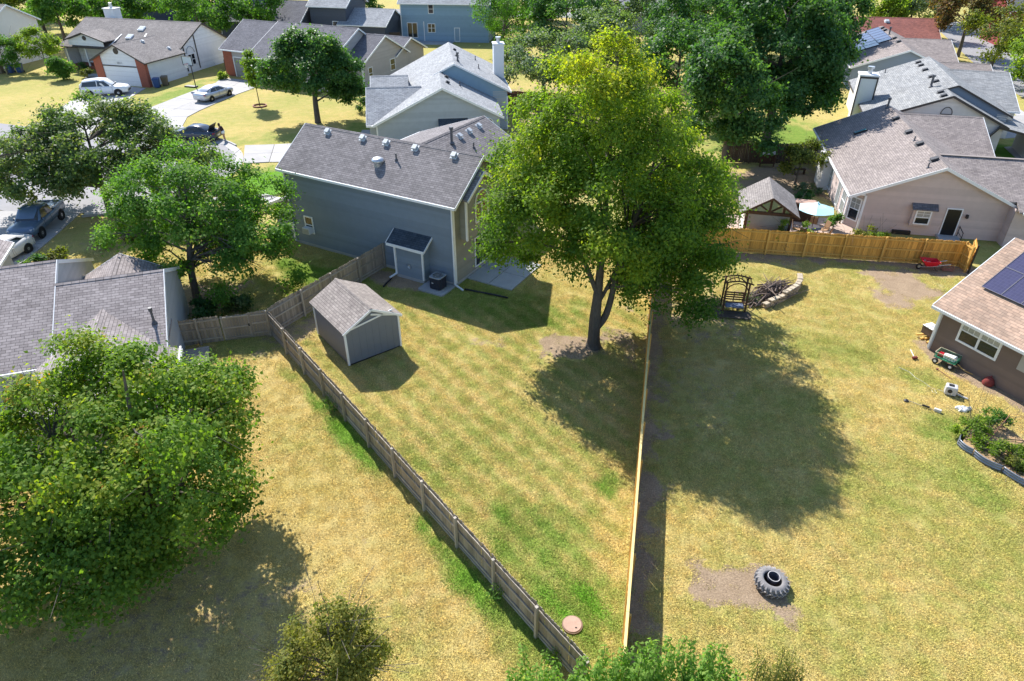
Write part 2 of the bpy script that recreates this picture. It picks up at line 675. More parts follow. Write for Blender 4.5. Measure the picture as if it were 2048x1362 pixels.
def make_ground():
    def axis(lo, hi, flo, fhi, fs, cs):
        a = [flo]
        s = fs
        while a[0] > lo:
            s = min(s * 1.25, cs)
            a.insert(0, a[0] - s)
        b = list(np.arange(flo + fs, fhi, fs))
        c = [fhi]
        s = fs
        while c[-1] < hi:
            s = min(s * 1.25, cs)
            c.append(c[-1] + s)
        return np.array(a + b + c)
    xs = axis(-500, 500, -26, 31, .24, 40)
    ys = axis(-120, 900, 7, 46, .24, 40)
    # keep moderately fine cells through the street so that the lawn masks stay crisp
    xs = np.unique(np.concatenate([xs, np.arange(-70, -26, .8), np.arange(31, 70, .8)]))
    ys = np.unique(np.concatenate([ys, np.arange(46, 110, .8)]))
    X, Y = np.meshgrid(xs, ys)
    nx, ny = len(xs), len(ys)
    x, y = X.ravel(), Y.ravel()
    z = relief(x, y)
    g, d = masks(x, y)
    co = np.stack([x, y, z], 1).astype(np.float32)
    idx = np.arange(nx * ny).reshape(ny, nx)
    q = np.stack([idx[:-1, :-1], idx[:-1, 1:], idx[1:, 1:], idx[1:, :-1]], -1).reshape(-1, 4).astype(np.int32)
    me = np_mesh('ground', co, q)
    me.polygons.foreach_set('use_smooth', np.ones(len(q), dtype=bool))
    for nm, arr in (('green', g), ('dirt', d)):
        at = me.attributes.new(nm, 'FLOAT', 'POINT')
        at.data.foreach_set('value', arr.astype(np.float32))
    m = bpy.data.materials.new('lawn')
    m.use_nodes = True
    nt = m.node_tree
    b = nt.nodes['Principled BSDF']
    b.inputs['Roughness'].default_value = .95
    b.inputs['Specular IOR Level'].default_value = .1
    a1 = nt.nodes.new('ShaderNodeAttribute')
    a1.attribute_name = 'green'
    a2 = nt.nodes.new('ShaderNodeAttribute')
    a2.attribute_name = 'dirt'
    c, df = grass_nodes(nt, a1.outputs['Fac'], a2.outputs['Fac'], .82)
    nt.links.new(c, b.inputs['Base Color'])
    n = nt.nodes.new('ShaderNodeTexNoise')
    n.inputs['Scale'].default_value = 16
    n.inputs['Detail'].default_value = 6
    n.inputs['Roughness'].default_value = .8
    geo = nt.nodes.new('ShaderNodeNewGeometry')
    nt.links.new(geo.outputs['Position'], n.inputs['Vector'])
    bp = nt.nodes.new('ShaderNodeBump')
    bp.inputs['Strength'].default_value = .9
    bp.inputs['Distance'].default_value = .06
    nt.links.new(n.outputs['Fac'], bp.inputs['Height'])
    nt.links.new(bp.outputs[0], b.inputs['Normal'])
    me.materials.append(m)
    o = link('ground', me)
    tag(o, 'dry yellow and green lawn ground of the whole neighbourhood', None, None, 'structure')
    return o


def np_mesh(name, co, quads):
    me = bpy.data.meshes.new(name)
    n, k = len(co), quads.shape[1]
    me.vertices.add(n)
    me.vertices.foreach_set('co', np.ascontiguousarray(co, dtype=np.float32).ravel())
    me.loops.add(quads.size)
    me.loops.foreach_set('vertex_index', np.ascontiguousarray(quads, dtype=np.int32).ravel())
    me.polygons.add(len(quads))
    me.polygons.foreach_set('loop_start', np.arange(0, quads.size, k, dtype=np.int32))
    me.polygons.foreach_set('loop_total', np.full(len(quads), k, dtype=np.int32))
    me.update(calc_edges=True)
    return me


make_ground()

# ------------------------------------------------------------------ pavements, street and drives (sheets a few mm to cm apart, kerb as a real step)


def sheet(name, poly, z, m, th=.12, label=None):
    mb = MB().prism(poly, z - th, z)
    o = mb.build(name, m)
    return tag(o, label, None, None, 'structure')


def arc(cx, cy, r, a0, a1, n=24):
    return [(cx + r * math.cos(R(a0 + (a1 - a0) * i / n)), cy + r * math.sin(R(a0 + (a1 - a0) * i / n))) for i in range(n + 1)]


BC = (-36.0, 60.2)
sheet('street', [(-38, 69.5), (-58, 76.3), (-110, 96), (-110, 82), (-52, 60.5), (-42, 51.6)], .032, M_ASPH)
sheet('turning_circle', arc(*BC, 10.4, 0, 360, 56)[:-1], .036, M_ASPH)
mbg = MB()
n = 40
a = arc(*BC, 10.35, -75, 92, n)
b2 = arc(*BC, 11.15, -75, 92, n)
for i in range(n):
    mbg.prism([a[i], a[i + 1], b2[i + 1], b2[i]][::-1], -.06, .05)
tag(mbg.build('gutter', M_CONC), None, None, None, 'structure')
mbk = MB()
for a0, a1 in ((-75, -6), (40, 68)):
    a = arc(*BC, 11.15, a0, a1, 20)
    b2 = arc(*BC, 11.32, a0, a1, 20)
    for i in range(20):
        mbk.prism([a[i], a[i + 1], b2[i + 1], b2[i]][::-1], -.06, .15)
tag(mbk.build('kerb', M_CONC), None, None, None, 'structure')


def drive(name, strips):
    """concrete drive: one object whose cast panels are its parts, with open joints"""
    root = thing(name, None, None)
    root['kind'] = 'structure'
    for poly in strips:
        cx = sum(p[0] for p in poly) / len(poly)
        cy = sum(p[1] for p in poly) / len(poly)
        pl = []
        for x, y in poly:
            d = math.hypot(x - cx, y - cy)
            k = (d - .035) / d
            pl.append((cx + (x - cx) * k, cy + (y - cy) * k))
        MB().prism(pl, -.06, .06 + rnd.uniform(-.004, .004)).build('panel', M_CONC, root)
    return root


def lerp2(a, b, t):
    return (a[0] + (b[0] - a[0]) * t, a[1] + (b[1] - a[1]) * t)


def ladder(left, right, split=2):
    """panels between two polylines of the same length"""
    out = []
    for i in range(len(left) - 1):
        for k in range(split):
            t0, t1 = k / split, (k + 1) / split
            out.append([lerp2(left[i], right[i], t0), lerp2(left[i], right[i], t1), lerp2(left[i + 1], right[i + 1], t1), lerp2(left[i + 1], right[i + 1], t0)])
    return out


drive('driveway', ladder([(-39.9, 98.6), (-39.6, 95.2), (-40.6, 91.4), (-41.6, 87), (-42.5, 82.5), (-43.0, 78), (-43.4, 73.5), (-42.6, 69.6)],
                         [(-33.0, 95.4), (-33.6, 91.8), (-34.5, 89), (-35.4, 85), (-36.2, 81), (-36.5, 78.2), (-35.6, 74.6), (-33.2, 71.3)]))
drive('driveway', ladder([(-54.6, 94.5), (-54.4, 90.5), (-53.8, 86.5), (-52.8, 81), (-51.6, 75.5)],
                         [(-47.5, 92.2), (-47.3, 89), (-46.8, 85.5), (-45.6, 79.5), (-44.0, 71.0)]))
drive('driveway', ladder([(-24.9, 62.0), (-22.6, 62.4), (-20.2, 62.5), (-17.5, 62.2), (-14.5, 61.5)],
                         [(-26.6, 67.6), (-23.7, 67.9), (-21.0, 68.4), (-18.0, 68.6), (-14.0, 68.6)]))
drive('driveway', ladder([(-40.9, 50.6), (-40.2, 47.4), (-39.8, 44.4), (-39.5, 41.2), (-39.3, 37.6)],
                         [(-33.6, 49.9), (-33.3, 47.0), (-33.05, 44.4), (-32.9, 41.6), (-32.6, 38.5)]))
sheet('walkway', [(-24.4, 53.4), (-20.6, 54.3), (-17.0, 52.2), (-17.0, 50.8), (-20.4, 52.9), (-24.6, 52)], .05, M_CONC)
sheet('walkway', [(-57.0, 93.6), (-55.0, 93.2), (-56.6, 97.5), (-58.0, 101.0), (-59.6, 101.0), (-58.2, 97.2)], .05, M_CONC)
sheet('walkway', [(-15.6, 66.5), (-14.4, 66.5), (-14.8, 73), (-15.9, 73)], .05, M_CONC)
# street and drives on the far right, and the road behind the far houses
sheet('street', [(57.5, 60), (65, 60), (74, 97), (92, 150), (84, 150), (65.5, 98)], .03, M_ASPH)
sheet('pavement', [(52.6, 58), (54, 58), (62.4, 96), (61, 96)], .05, M_CONC)
sheet('driveway', [(50.2, 70.0), (52.0, 77.5), (62.0, 80.0), (60.0, 71.5)], .055, M_CONC)
sheet('driveway', [(46.8, 60.4), (48.6, 67.0), (58.5, 69.0), (57.5, 62.0)], .055, M_CONC)
sheet('street', [(-34, 160), (10, 156), (60, 150), (60, 158), (10, 165), (-34, 170)], .03, M_ASPH)
sheet('driveway', [(-32, 141), (-24.5, 140), (-24.5, 160), (-32, 162)], .04, M_CONC)

# ------------------------------------------------------------------ house building kit (local metres under the house's Empty)


def wall_frame(p0, p1):
    p0, p1 = Vector(p0), Vector(p1)
    d = p1 - p0
    ln = d.length
    d.normalize()
    n = Vector((d.y, -d.x))

    def P(s, z, o=0.):
        q = p0 + d * s + n * o
        return (q.x, q.y, z)
    return P, ln


def lapwall(root, p0, p1, m, top, z0=0., lap=.19, name='wall', dep=.03):
    """wall clad in lap siding; top = [(s, z), ...] outline from p0 to p1; outside lies to the right of p0 -> p1"""
    P, ln = wall_frame(p0, p1)
    mb = MB()
    zs = [z0]
    zmax = max(z for s, z in top)
    while zs[-1] < zmax - 1e-4:
        zs.append(min(zs[-1] + lap, zmax))
    brk = sorted(set(z for s, z in top if z0 < z < zmax))

    def span(z):
        lo, hi = None, None
        pts = [(0, z0)] + list(top) + [(ln, z0)]
        xs = []
        for (s0, a), (s1, b) in zip(pts, pts[1:]):
            if abs(a - b) < 1e-9:
                if abs(a - z) < 1e-6:
                    xs += [s0, s1]
                continue
            t = (z - a) / (b - a)
            if -1e-6 <= t <= 1 + 1e-6:
                xs.append(s0 + (s1 - s0) * t)
        if not xs:
            return None
        return min(xs), max(xs)
    for a, b in zip(zs, zs[1:]):
        cuts = [a] + [k for k in brk if a + .005 < k < b - .005] + [b]
        for c, d in zip(cuts, cuts[1:]):
            s0, s1 = span(c + 1e-5), span(d - 1e-5)
            if not s0 or not s1:
                continue
            oc = dep * (1 - (c - a) / lap)
            od = dep * (1 - (d - a) / lap)
            mb.add([P(s0[0], c, oc), P(s0[1], c, oc), P(s1[1], d, od), P(s1[0], d, od)], [(0, 1, 2, 3)])
            if c == a:
                mb.add([P(s0[0], c, 0), P(s0[1], c, 0), P(s0[1], c, oc), P(s0[0], c, oc)], [(0, 1, 2, 3)])
    # backing sheet so that the wall is solid
    pts = [(0, z0)] + [(0.0, top[0][1])] + list(top) + [(ln, top[-1][1]), (ln, z0)]
    pl = []
    for q in pts:
        if not pl or (abs(pl[-1][0] - q[0]) + abs(pl[-1][1] - q[1])) > 1e-4:
            pl.append(q)
    k = len(pl)
    mb.add([P(s, z, -.03) for s, z in pl], [tuple(range(k))])
    return mb.build(name, m, root, fix=False)


def window(root, p0, p1, s, z, w_, h_, sash=True, mull=0, glass=None, trim=None, fw=.09, name='window', grid=None):
    P, ln = wall_frame(p0, p1)
    mb = MB()

    def bar(s0, s1, z0, z1, o0=.0, o1=.065):
        c = [P(a, b, o) for o in (o0, o1) for a, b in ((s0, z0), (s1, z0), (s1, z1), (s0, z1))]
        mb.add(c, [(0, 1, 2, 3), (4, 7, 6, 5), (0, 4, 5, 1), (1, 5, 6, 2), (2, 6, 7, 3), (3, 7, 4, 0)])
    bar(s, s + fw, z, z + h_)
    bar(s + w_ - fw, s + w_, z, z + h_)
    bar(s + fw, s + w_ - fw, z, z + fw)
    bar(s + fw, s + w_ - fw, z + h_ - fw, z + h_)
    cells = mull + 1
    cw = (w_ - 2 * fw - mull * fw) / cells
    for k in range(mull):
        a = s + fw + (k + 1) * cw + k * fw
        bar(a, a + fw, z + fw, z + h_ - fw)
    if sash:
        for k in range(cells):
            a = s + fw + k * (cw + fw)
            bar(a, a + cw, z + h_ * .5 - .03, z + h_ * .5 + .03, 0, .055)
    if grid:
        for k in range(cells):
            a = s + fw + k * (cw + fw)
            for i in range(1, grid):
                bar(a + cw * i / grid - .012, a + cw * i / grid + .012, z + h_ * .5 + .03, z + h_ - fw, 0, .048)
            bar(a, a + cw, z + h_ * .75 - .012, z + h_ * .75 + .012, 0, .046)
    f = mb.build(name, trim or M_WHITE, root)
    for k in range(cells):
        a = s + fw + k * (cw + fw)
        for (za, zb, gm) in ((z + fw, z + h_ * .5 - .03, glass or M_GLASS), (z + h_ * .5 + .03, z + h_ - fw, (glass or M_GLASS) if not grid else M_GLASSB)) if sash else ((z + fw, z + h_ - fw, glass or M_GLASS),):
            g = MB()
            c = [P(u, v, o) for o in (.026, .034) for u, v in ((a, za), (a + cw, za), (a + cw, zb), (a, zb))]
            g.add(c, [(0, 1, 2, 3), (4, 7, 6, 5), (0, 4, 5, 1), (1, 5, 6, 2), (2, 6, 7, 3), (3, 7, 4, 0)])
            g.build('pane', gm, f)
    return f


def panelbox(root, p0, p1, s, z, w_, h_, o0, o1, name, m):
    P, ln = wall_frame(p0, p1)
    c = [P(a, b, o) for o in (o0, o1) for a, b in ((s, z), (s + w_, z), (s + w_, z + h_), (s, z + h_))]
    return MB().add(c, [(0, 1, 2, 3), (4, 7, 6, 5), (0, 4, 5, 1), (1, 5, 6, 2), (2, 6, 7, 3), (3, 7, 4, 0)]).build(name, m, root)


def downspout(root, x, y, z1, m=None, foot=None):
    mb = MB().box(x - .05, x + .05, y - .05, y + .05, .12, z1)
    if foot:
        mb.bar((x, y, .14), (x + foot[0], y + foot[1], .07), .1, .08)
    return mb.build('downspout', m or M_WHITE, root)


def gable(root, x0, x1, y0, y1, ze, zr, axis='x', ridge=None, ov=.35, og=.35, wm=None, rm=None, trim=None, z0=0., walls='SENW', lap=.19,
          ze2=None, ga=True, gb=True, th=.11, rakeext=(0, 0), gutter=True):
    """gabled block. axis: direction of the ridge. ridge: its offset across. ze/ze2: roof height at the two long walls (low-coordinate side first).
    ga/gb: gable trim at the low/high end of the ridge"""
    trim = trim or M_WHITE
    ze2 = ze if ze2 is None else ze2
    if axis == 'x':
        a0, a1, c0, c1 = x0, x1, y0, y1
        W = lambda a, c, z: (a, c, z)
    else:
        a0, a1, c0, c1 = y0, y1, x0, x1
        W = lambda a, c, z: (c, a, z)
    rc = (c0 + c1) / 2 if ridge is None else ridge
    p0_ = (zr - ze) / (rc - c0)
    p1_ = (zr - ze2) / (c1 - rc)
    A0, A1 = a0 - og - rakeext[0], a1 + og + rakeext[1]
    if not ga:
        A0 = a0
    if not gb:
        A1 = a1
    E0, E1 = ze - ov * p0_, ze2 - ov * p1_
    MB().slab([W(A0, c0 - ov, E0), W(A1, c0 - ov, E0), W(A1, rc, zr), W(A0, rc, zr)], th, u=W(1, 0, 0)).build('roof_slope', rm, root)
    MB().slab([W(A0, c1 + ov, E1), W(A1, c1 + ov, E1), W(A1, rc, zr), W(A0, rc, zr)], th, u=W(1, 0, 0)).build('roof_slope', rm, root)
    # ridge cap: a low folded strip
    d = .14
    MB().slab([W(A0 + .02, rc - d, zr - d * p0_ + .025), W(A1 - .02, rc - d, zr - d * p0_ + .025), W(A1 - .02, rc, zr + .03), W(A0 + .02, rc, zr + .03)], .02, u=W(1, 0, 0)).slab(
        [W(A0 + .02, rc + d, zr - d * p1_ + .025), W(A1 - .02, rc + d, zr - d * p1_ + .025), W(A1 - .02, rc, zr + .03), W(A0 + .02, rc, zr + .03)], .02, u=W(1, 0, 0)).build('ridge_cap', rm, root)
    # eave fascia and gutters
    for c, E, sg in ((c0 - ov, E0, -1), (c1 + ov, E1, 1)):
        mb = MB()
        lo, hi = (c + sg * .003, c + sg * .09)
        q0, q1 = W(A0, min(lo, hi), 0), W(A1, max(lo, hi), 0)
        mb.box(q0[0], q1[0], q0[1], q1[1], E - .17, E - .02)
        if gutter:
            mb.build('gutter', trim, root)
    # rake boards
    for A, on, sg in ((A0, ga, -1), (A1, gb, 1)):
        if not on:
            continue
        mb = MB()
        for c, E in ((c0 - ov, E0), (c1 + ov, E1)):
            t = .035
            pa = [W(A + sg * .003, c, E - .2), W(A + sg * .003, c, E + .012), W(A + sg * .003, rc, zr + .012), W(A + sg * .003, rc, zr - .2)]
            pb = [W(A + sg * (.003 + t), c, E - .2), W(A + sg * (.003 + t), c, E + .012), W(A + sg * (.003 + t), rc, zr + .012), W(A + sg * (.003 + t), rc, zr - .2)]
            mb.add(pa + pb, [(0, 1, 2, 3), (4, 7, 6, 5), (0, 4, 5, 1), (1, 5, 6, 2), (2, 6, 7, 3), (3, 7, 4, 0)])
        mb.build('rake_board', trim, root)
    # walls
    drop = .1
    L_, Wd = a1 - a0, c1 - c0
    g1 = [(0, ze - drop), (rc - c0, zr - drop), (Wd, ze2 - drop)]
    g2 = [(0, ze2 - drop), (c1 - rc, zr - drop), (Wd, ze - drop)]
    if axis == 'x':
        spec = {'S': ((x0, y0), (x1, y0), [(0, ze - drop), (L_, ze - drop)]), 'E': ((x1, y0), (x1, y1), g1),
                'N': ((x1, y1), (x0, y1), [(0, ze2 - drop), (L_, ze2 - drop)]), 'W': ((x0, y1), (x0, y0), g2)}
    else:
        spec = {'S': ((x0, y0), (x1, y0), g1), 'E': ((x1, y0), (x1, y1), [(0, ze2 - drop), (L_, ze2 - drop)]),
                'N': ((x1, y1), (x0, y1), g2), 'W': ((x0, y1), (x0, y0), [(0, ze - drop), (L_, ze - drop)])}
    for k in walls:
        p0, p1, top = spec[k]
        lapwall(root, p0, p1, wm, top, z0, lap)
    return spec, (p0_, p1_, rc)


def corner(root, x, y, z1, m=None, z0=.0, s=.07):
    return MB().box(x - s, x + s, y - s, y + s, z0, z1).build('corner_board', m or M_WHITE, root)


def plinth(root, x0, x1, y0, y1, h=.22):
    return MB().box(x0 - .03, x1 + .03, y0 - .03, y1 + .03, -.2, h).build('foundation', M_CONC2, root)


def box_vent(root, x, y, z, ax, pitch, m=None, s=.29, side=-1):
    """square roof vent standing on a slope; ax = direction across the slope ('y': slope climbs along +y * -side)"""
    m = m or M_VENT
    mb = MB()
    mb.box(-s / 2, s / 2, -s / 2, s / 2, -.06, .10)
    mb.box(-s * .62, s * .62, -s * .62, s * .62, .10, .19)
    mb.box(-s * .85, s * .85, -s * .85, s * .85, -.05, .018)
    o = mb.build('roof_vent', m, root)
    o.location = (x, y, z)
    ang = math.atan(pitch) * side
    o.rotation_euler = (-ang, 0, 0) if ax == 'y' else (0, ang, 0)
    bevel(o, .02, 1)
    return o


def pipe_vent(root, x, y, z, h=.5, r=.05, m=None):
    mb = MB().tube([(x, y, z - .1), (x, y, z + h)], r, 10)
    mb.lathe([(r * 2.6, -.0), (r * 1.5, .07), (r * 1.02, .1)], 12, (x, y, z))
    return mb.build('vent_pipe', m or M_PIPE, root)


def flue(root, x, y, z, h=.8, r=.1):
    mb = MB().tube([(x, y, z - .15), (x, y, z + h)], r, 12).tube([(x, y, z + h - .02), (x, y, z + h + .16)], r * 1.6, 12)
    mb.lathe([(r * 2.4, 0), (r * 1.3, .12), (r * 1.02, .16)], 12, (x, y, z))
    return mb.build('flue_pipe', M_PIPE, root)


def turbine(root, x, y, z, s=1.):
    """round white ridge ventilator: flashing, neck and domed cap"""
    o = MB().lathe([(.001, .36), (.2, .345), (.34, .29), (.42, .2), (.44, .13), (.42, .08), (.33, .06), (.31, .0), (.31, -.3)], 24, (0, 0, 0)).build('domed_vent', M_GALV, root, True)
    o.location = (x, y, z)
    o.scale = (s, s, s)
    return o


# shingle colours
SH_A = shingle('shingle_mauve_grey', (.25, .228, .228), (.182, .167, .168), (.09, .082, .083))
SH_B = shingle('shingle_pale_grey', (0.383, 0.389, 0.394), (0.290, 0.296, 0.307), (0.151, 0.151, 0.162))
SH_C = shingle('shingle_charcoal', (0.180, 0.174, 0.191), (0.133, 0.130, 0.145), (0.070, 0.070, 0.077))
SH_D = shingle('shingle_taupe', (0.278, 0.249, 0.232), (0.220, 0.197, 0.186), (0.116, 0.104, 0.099))
SH_H = shingle('shingle_plum_grey', (.335, .295, .285), (.255, .222, .215), (.095, .082, .08), row=.165, wid=.36)
SH_I = shingle('shingle_brown_grey', (0.319, 0.273, 0.249), (0.238, 0.203, 0.191), (0.116, 0.099, 0.095))
SH_J = shingle('shingle_silver', (.31, .31, .305), (.225, .23, .235), (.13, .13, .135), row=.17, wid=.5)
SH_M = shingle('shingle_terracotta', (.46, .315, .23), (.34, .245, .185), (.23, .165, .13), row=.16, wid=.36)
SH_S = shingle('shingle_shed', (.32, .28, .25), (.25, .215, .195), (.14, .12, .11), row=.15, wid=.3)
SH_L = shingle('shingle_red', (0.336, 0.128, 0.099), (0.255, 0.104, 0.087), (0.139, 0.064, 0.058))
W_A = mat('siding_slate_blue', (.192, .236, .285), .65, .06, 2, island=.07)
W_AE = mat('siding_olive_grey', (.27, .265, .225), .65, .06, 2, island=.07)
W_B = mat('siding_pale_blue_grey', (.40, .435, .47), .65, .06, 2, island=.07)
W_C = mat('siding_warm_grey', (.42, .385, .365), .65, .06, 2, island=.07)
W_D = mat('siding_white', (.72, .73, .75), .6, .06, 2, island=.07)
W_E = mat('siding_blue', (.24, .36, .47), .65, .06, 2, island=.07)
W_F = mat('siding_navy', (.035, .055, .11), .6, .06, 2, island=.07)
W_F2 = mat('siding_dark_slate', (.075, .085, .11), .6, .06, 2, island=.07)
W_H = mat('siding_dove_grey', (.41, .41, .41), .65, .06, 2, island=.07)
W_I = mat('siding_dusty_pink', (.52, .42, .385), .65, .06, 2, island=.07)
W_J = mat('siding_cream', (.66, .61, .56), .65, .06, 2, island=.07)
W_M = mat('siding_brown', (.205, .145, .115), .65, .06, 2, island=.07)
M_DTRIM = mat('dark_trim', (.06, .05, .045), .6)
M_SOLAR = None


def solar_mat():
    m = bpy.data.materials.new('solar_cells')
    m.use_nodes = True
    nt = m.node_tree
    b = nt.nodes['Principled BSDF']
    b.inputs['Roughness'].default_value = .18
    b.inputs['Specular IOR Level'].default_value = .55
    uv = nt.nodes.new('ShaderNodeUVMap')
    br = nt.nodes.new('ShaderNodeTexBrick')
    br.offset = 0
    br.inputs['Scale'].default_value = 1
    br.inputs['Brick Width'].default_value = .165
    br.inputs['Row Height'].default_value = .165
    br.inputs['Mortar Size'].default_value = .007
    br.inputs['Color1'].default_value = (.058, .056, .115, 1)
    br.inputs['Color2'].default_value = (.052, .05, .10, 1)
    br.inputs['Mortar'].default_value = (.085, .083, .145, 1)
    nt.links.new(uv.outputs[0], br.inputs['Vector'])
    nt.links.new(br.outputs['Color'], b.inputs['Base Color'])
    return m


M_SOLAR = solar_mat()


def solar_panel(root, corner_, ux, uy, w_, h_):
    """one module: cell sheet with an aluminium rim lifted off the roof"""
    c = Vector(corner_)
    ux, uy = Vector(ux), Vector(uy)
    nn = ux.cross(uy).normalized()
    if nn.z < 0:
        nn = -nn
    c = c + nn * .12
    p = MB().slab([c, c + ux * w_, c + ux * w_ + uy * h_, c + uy * h_], .03, u=ux).build('solar_panel', M_SOLAR, root)
    mb = MB()
    for a, b in ((c, c + ux * w_), (c + uy * h_, c + ux * w_ + uy * h_), (c, c + uy * h_), (c + ux * w_, c + ux * w_ + uy * h_)):
        mb.bar(a + nn * .004, b + nn * .004, .03, .03, up=nn)
    mb.build('panel_frame', mat('panel_alu', (.12, .12, .15), .4, metal=.5), p)
    return p

# ================================================================== houses
# ---- two-storey slate blue house in the middle
A = thing('house', 'two-storey slate blue house with mauve shingle roof beside the grey shed', 'house', (-15.37, 44.88, 0), -29.5)
plinth(A, 0, 13.6, 0, 6.0, .2)
lapwall(A, (0, 0), (13.6, 0), W_A, [(0, 5.5), (13.6, 5.5)], .2)
lapwall(A, (13.6, 0), (13.6, 6), W_AE, [(0, 5.5), (3, 7.5), (6, 5.5)], .2)
sA, pA = gable(A, 0, 13.6, 0, 6.0, 5.6, 7.6, 'x', None, .3, .4, W_A, SH_A, z0=.2, walls='NW')
# back wing with its ridge running away
gable(A, 2.4, 11.6, 3.6, 12.3, 5.1, 7.0, 'y', 8.1, .3, .35, W_A, SH_A, z0=.2, walls='EN', ga=False)
# low lean-to roof at the left end (garage side)
MB().slab([(-1.9, -.35, 2.62), (-1.9, 5.2, 2.62), (.02, 5.2, 3.45), (.02, -.35, 3.45)], .12, u=(0, 1, 0)).build('lean_to_roof', SH_A, A)
MB().box(-1.97, -1.89, -.38, 5.22, 2.44, 2.63).bar((-1.9, -.37, 2.52), (.0, -.37, 3.35), .05, .17).build('lean_to_fascia', M_WHITE, A)
lapwall(A, (-1.6, 0), (0, 0), W_A, [(0, 2.6), (1.6, 3.2)], .2)
lapwall(A, (-1.6, 5), (-1.6, 0), W_A, [(0, 2.6), (5, 2.6)], .2)
# cantilevered bay with arched window on the gable end
BX, BY0, BY1 = 14.08, .75, 4.1
for p0, p1, top in (((13.6, BY0), (BX, BY0), [(0, 5.6), (BX - 13.6, 5.6)]), ((BX, BY0), (BX, BY1), [(0, 5.65), ((BY1 - BY0) / 2, 6.7), (BY1 - BY0, 5.65)]), ((BX, BY1), (13.6, BY1), [(0, 5.6), (BX - 13.6, 5.6)])):
    lapwall(A, p0, p1, W_AE, top, 2.95, name='bay_wall')
MB().box(13.6, BX, BY0, BY1, 2.9, 2.96).build('bay_floor', W_AE, A)
bc = (BY0 + BY1) / 2
for s_, e in ((1, BY0 - .25), (-1, BY1 + .25)):
    MB().slab([(13.3, e, 5.62), (BX + .3, e, 5.62), (BX + .3, bc, 6.88), (13.3, bc, 6.88)], .1, u=(1, 0, 0)).build('bay_roof', SH_A, A)
    MB().bar((BX + .32, e, 5.53), (BX + .32, bc, 6.79), .04, .17).build('bay_rake_board', M_WHITE, A)
MB().box(BX - .06, BX + .06, BY0 - .06, BY0 + .06, 2.9, 5.6).build('bay_corner_board', M_WHITE, A)
MB().box(BX - .06, BX + .06, BY1 - .06, BY1 + .06, 2.9, 5.6).build('bay_corner_board', M_WHITE, A)
# arched window: two lights under a half-round
fr = MB()
yc, wr, zs = bc, .72, 4.95
arcp = [(BX + .05, yc + wr * math.cos(R(a_)), zs + wr * math.sin(R(a_))) for a_ in range(0, 181, 12)]
fr.tube([(BX + .05, yc + wr, 3.75)] + arcp + [(BX + .05, yc - wr, 3.75)], .05, 6)
for y_ in (yc,):
    fr.box(BX + .0, BX + .09, y_ - .04, y_ + .04, 3.75, 4.95)
fr.box(BX + .0, BX + .09, yc - wr, yc + wr, 3.7, 3.79)
fr.box(BX + .0, BX + .09, yc - wr, yc + wr, 4.9, 4.99)
aw = fr.build('arched_window', M_WHITE, A)
MB().add([(BX + .035, yc - wr, 3.75), (BX + .035, yc + wr, 3.75)] + [(BX + .035, yc + wr * math.cos(R(a_)), zs + wr * math.sin(R(a_))) for a_ in range(0, 181, 12)], [tuple(range(18))]).build('pane', M_GLASS, aw)
MB().add([(BX + .038, yc + .05, 3.79), (BX + .038, yc + wr - .06, 3.79), (BX + .038, yc + wr - .06, 4.6), (BX + .038, yc + .05, 4.75)], [(0, 1, 2, 3)]).build('curtain', mat('brick_red_curtain', (.28, .08, .05), .8, .3, 6), aw)
window(A, (13.6, 0), (13.6, 6), 2.25, .32, 1.85, 2.1, False, 1, name='sliding_door')
wA = window(A, (0, 0), (13.6, 0), 1.15, 1.0, .8, 1.25)
# window air conditioner
ac = MB().box(1.2, 1.82, -.42, -.0, 1.06, 1.48).build('window_air_conditioner', mat('ac_white', (.66, .67, .68), .5, .08), A)
gr = MB()
for i in range(9):
    gr.box(1.24 + i * .062, 1.262 + i * .062, -.435, -.421, 1.1, 1.44)
gr.build('grille', mat('ac_grille', (.3, .31, .33), .5), ac)
for x_ in (0, 13.6):
    corner(A, x_, 0, 5.45, z0=.2, m=M_WHITE if x_ else W_A)
downspout(A, 13.62, -.12, 5.35, foot=(.75, -.25))
downspout(A, .02, -.1, 5.3)
# shallow bump-out under its own little roof
MB().slab([(9.05, -.95, 2.36), (11.95, -.95, 2.36), (11.95, -.0, 3.0), (9.05, -.0, 3.0)], .1, u=(1, 0, 0)).build('bump_out_roof', shingle('shingle_navy', (.075, .095, .12), (.055, .07, .09), (.03, .04, .05)), A)
MB().box(9.05, 11.95, -.99, -.92, 2.18, 2.36).bar((11.98, -.95, 2.3), (11.98, 0, 2.93), .04, .14).bar((9.02, -.95, 2.3), (9.02, 0, 2.93), .04, .14).build('bump_out_fascia', M_WHITE, A)
for p0, p1, tp in (((9.55, -.72), (11.65, -.72), [(0, 2.4), (2.1, 2.4)]), ((11.65, -.72), (11.65, 0), [(0, 2.4), (.72, 2.85)]), ((9.55, 0), (9.55, -.72), [(0, 2.85), (.72, 2.4)])):
    lapwall(A, p0, p1, W_A, tp, .2, name='bump_out_wall')
MB().box(9.52, 11.68, -.75, .0, -.2, .21).build('bump_out_foundation', M_CONC2, A)
MB().box(11.6, 11.7, -.77, -.67, .2, 2.35).build('corner_board', M_WHITE, A)
MB().box(9.5, 9.6, -.84, -.74, .22, 2.3).build('downspout', M_WHITE, A)
MB().bar((9.55, -.79, .25), (9.35, -1.3, .1), .1, .08).build('downspout_elbow', M_WHITE, A)
MB().tube([(10.6, -.78, 1.0), (10.6, -.86, .95), (10.75, -.88, .9)], .05, 8).box(10.5, 10.7, -.8, -.74, .85, 1.1).build('hose_tap', M_GALV, A)
for x_, y_ in ((1.87, 2.7), (4.9, 2.7), (6.85, 2.68), (9.15, 2.68), (12.1, 2.66)):
    box_vent(A, x_, y_, 5.6 + .667 * y_, 'y', .667)
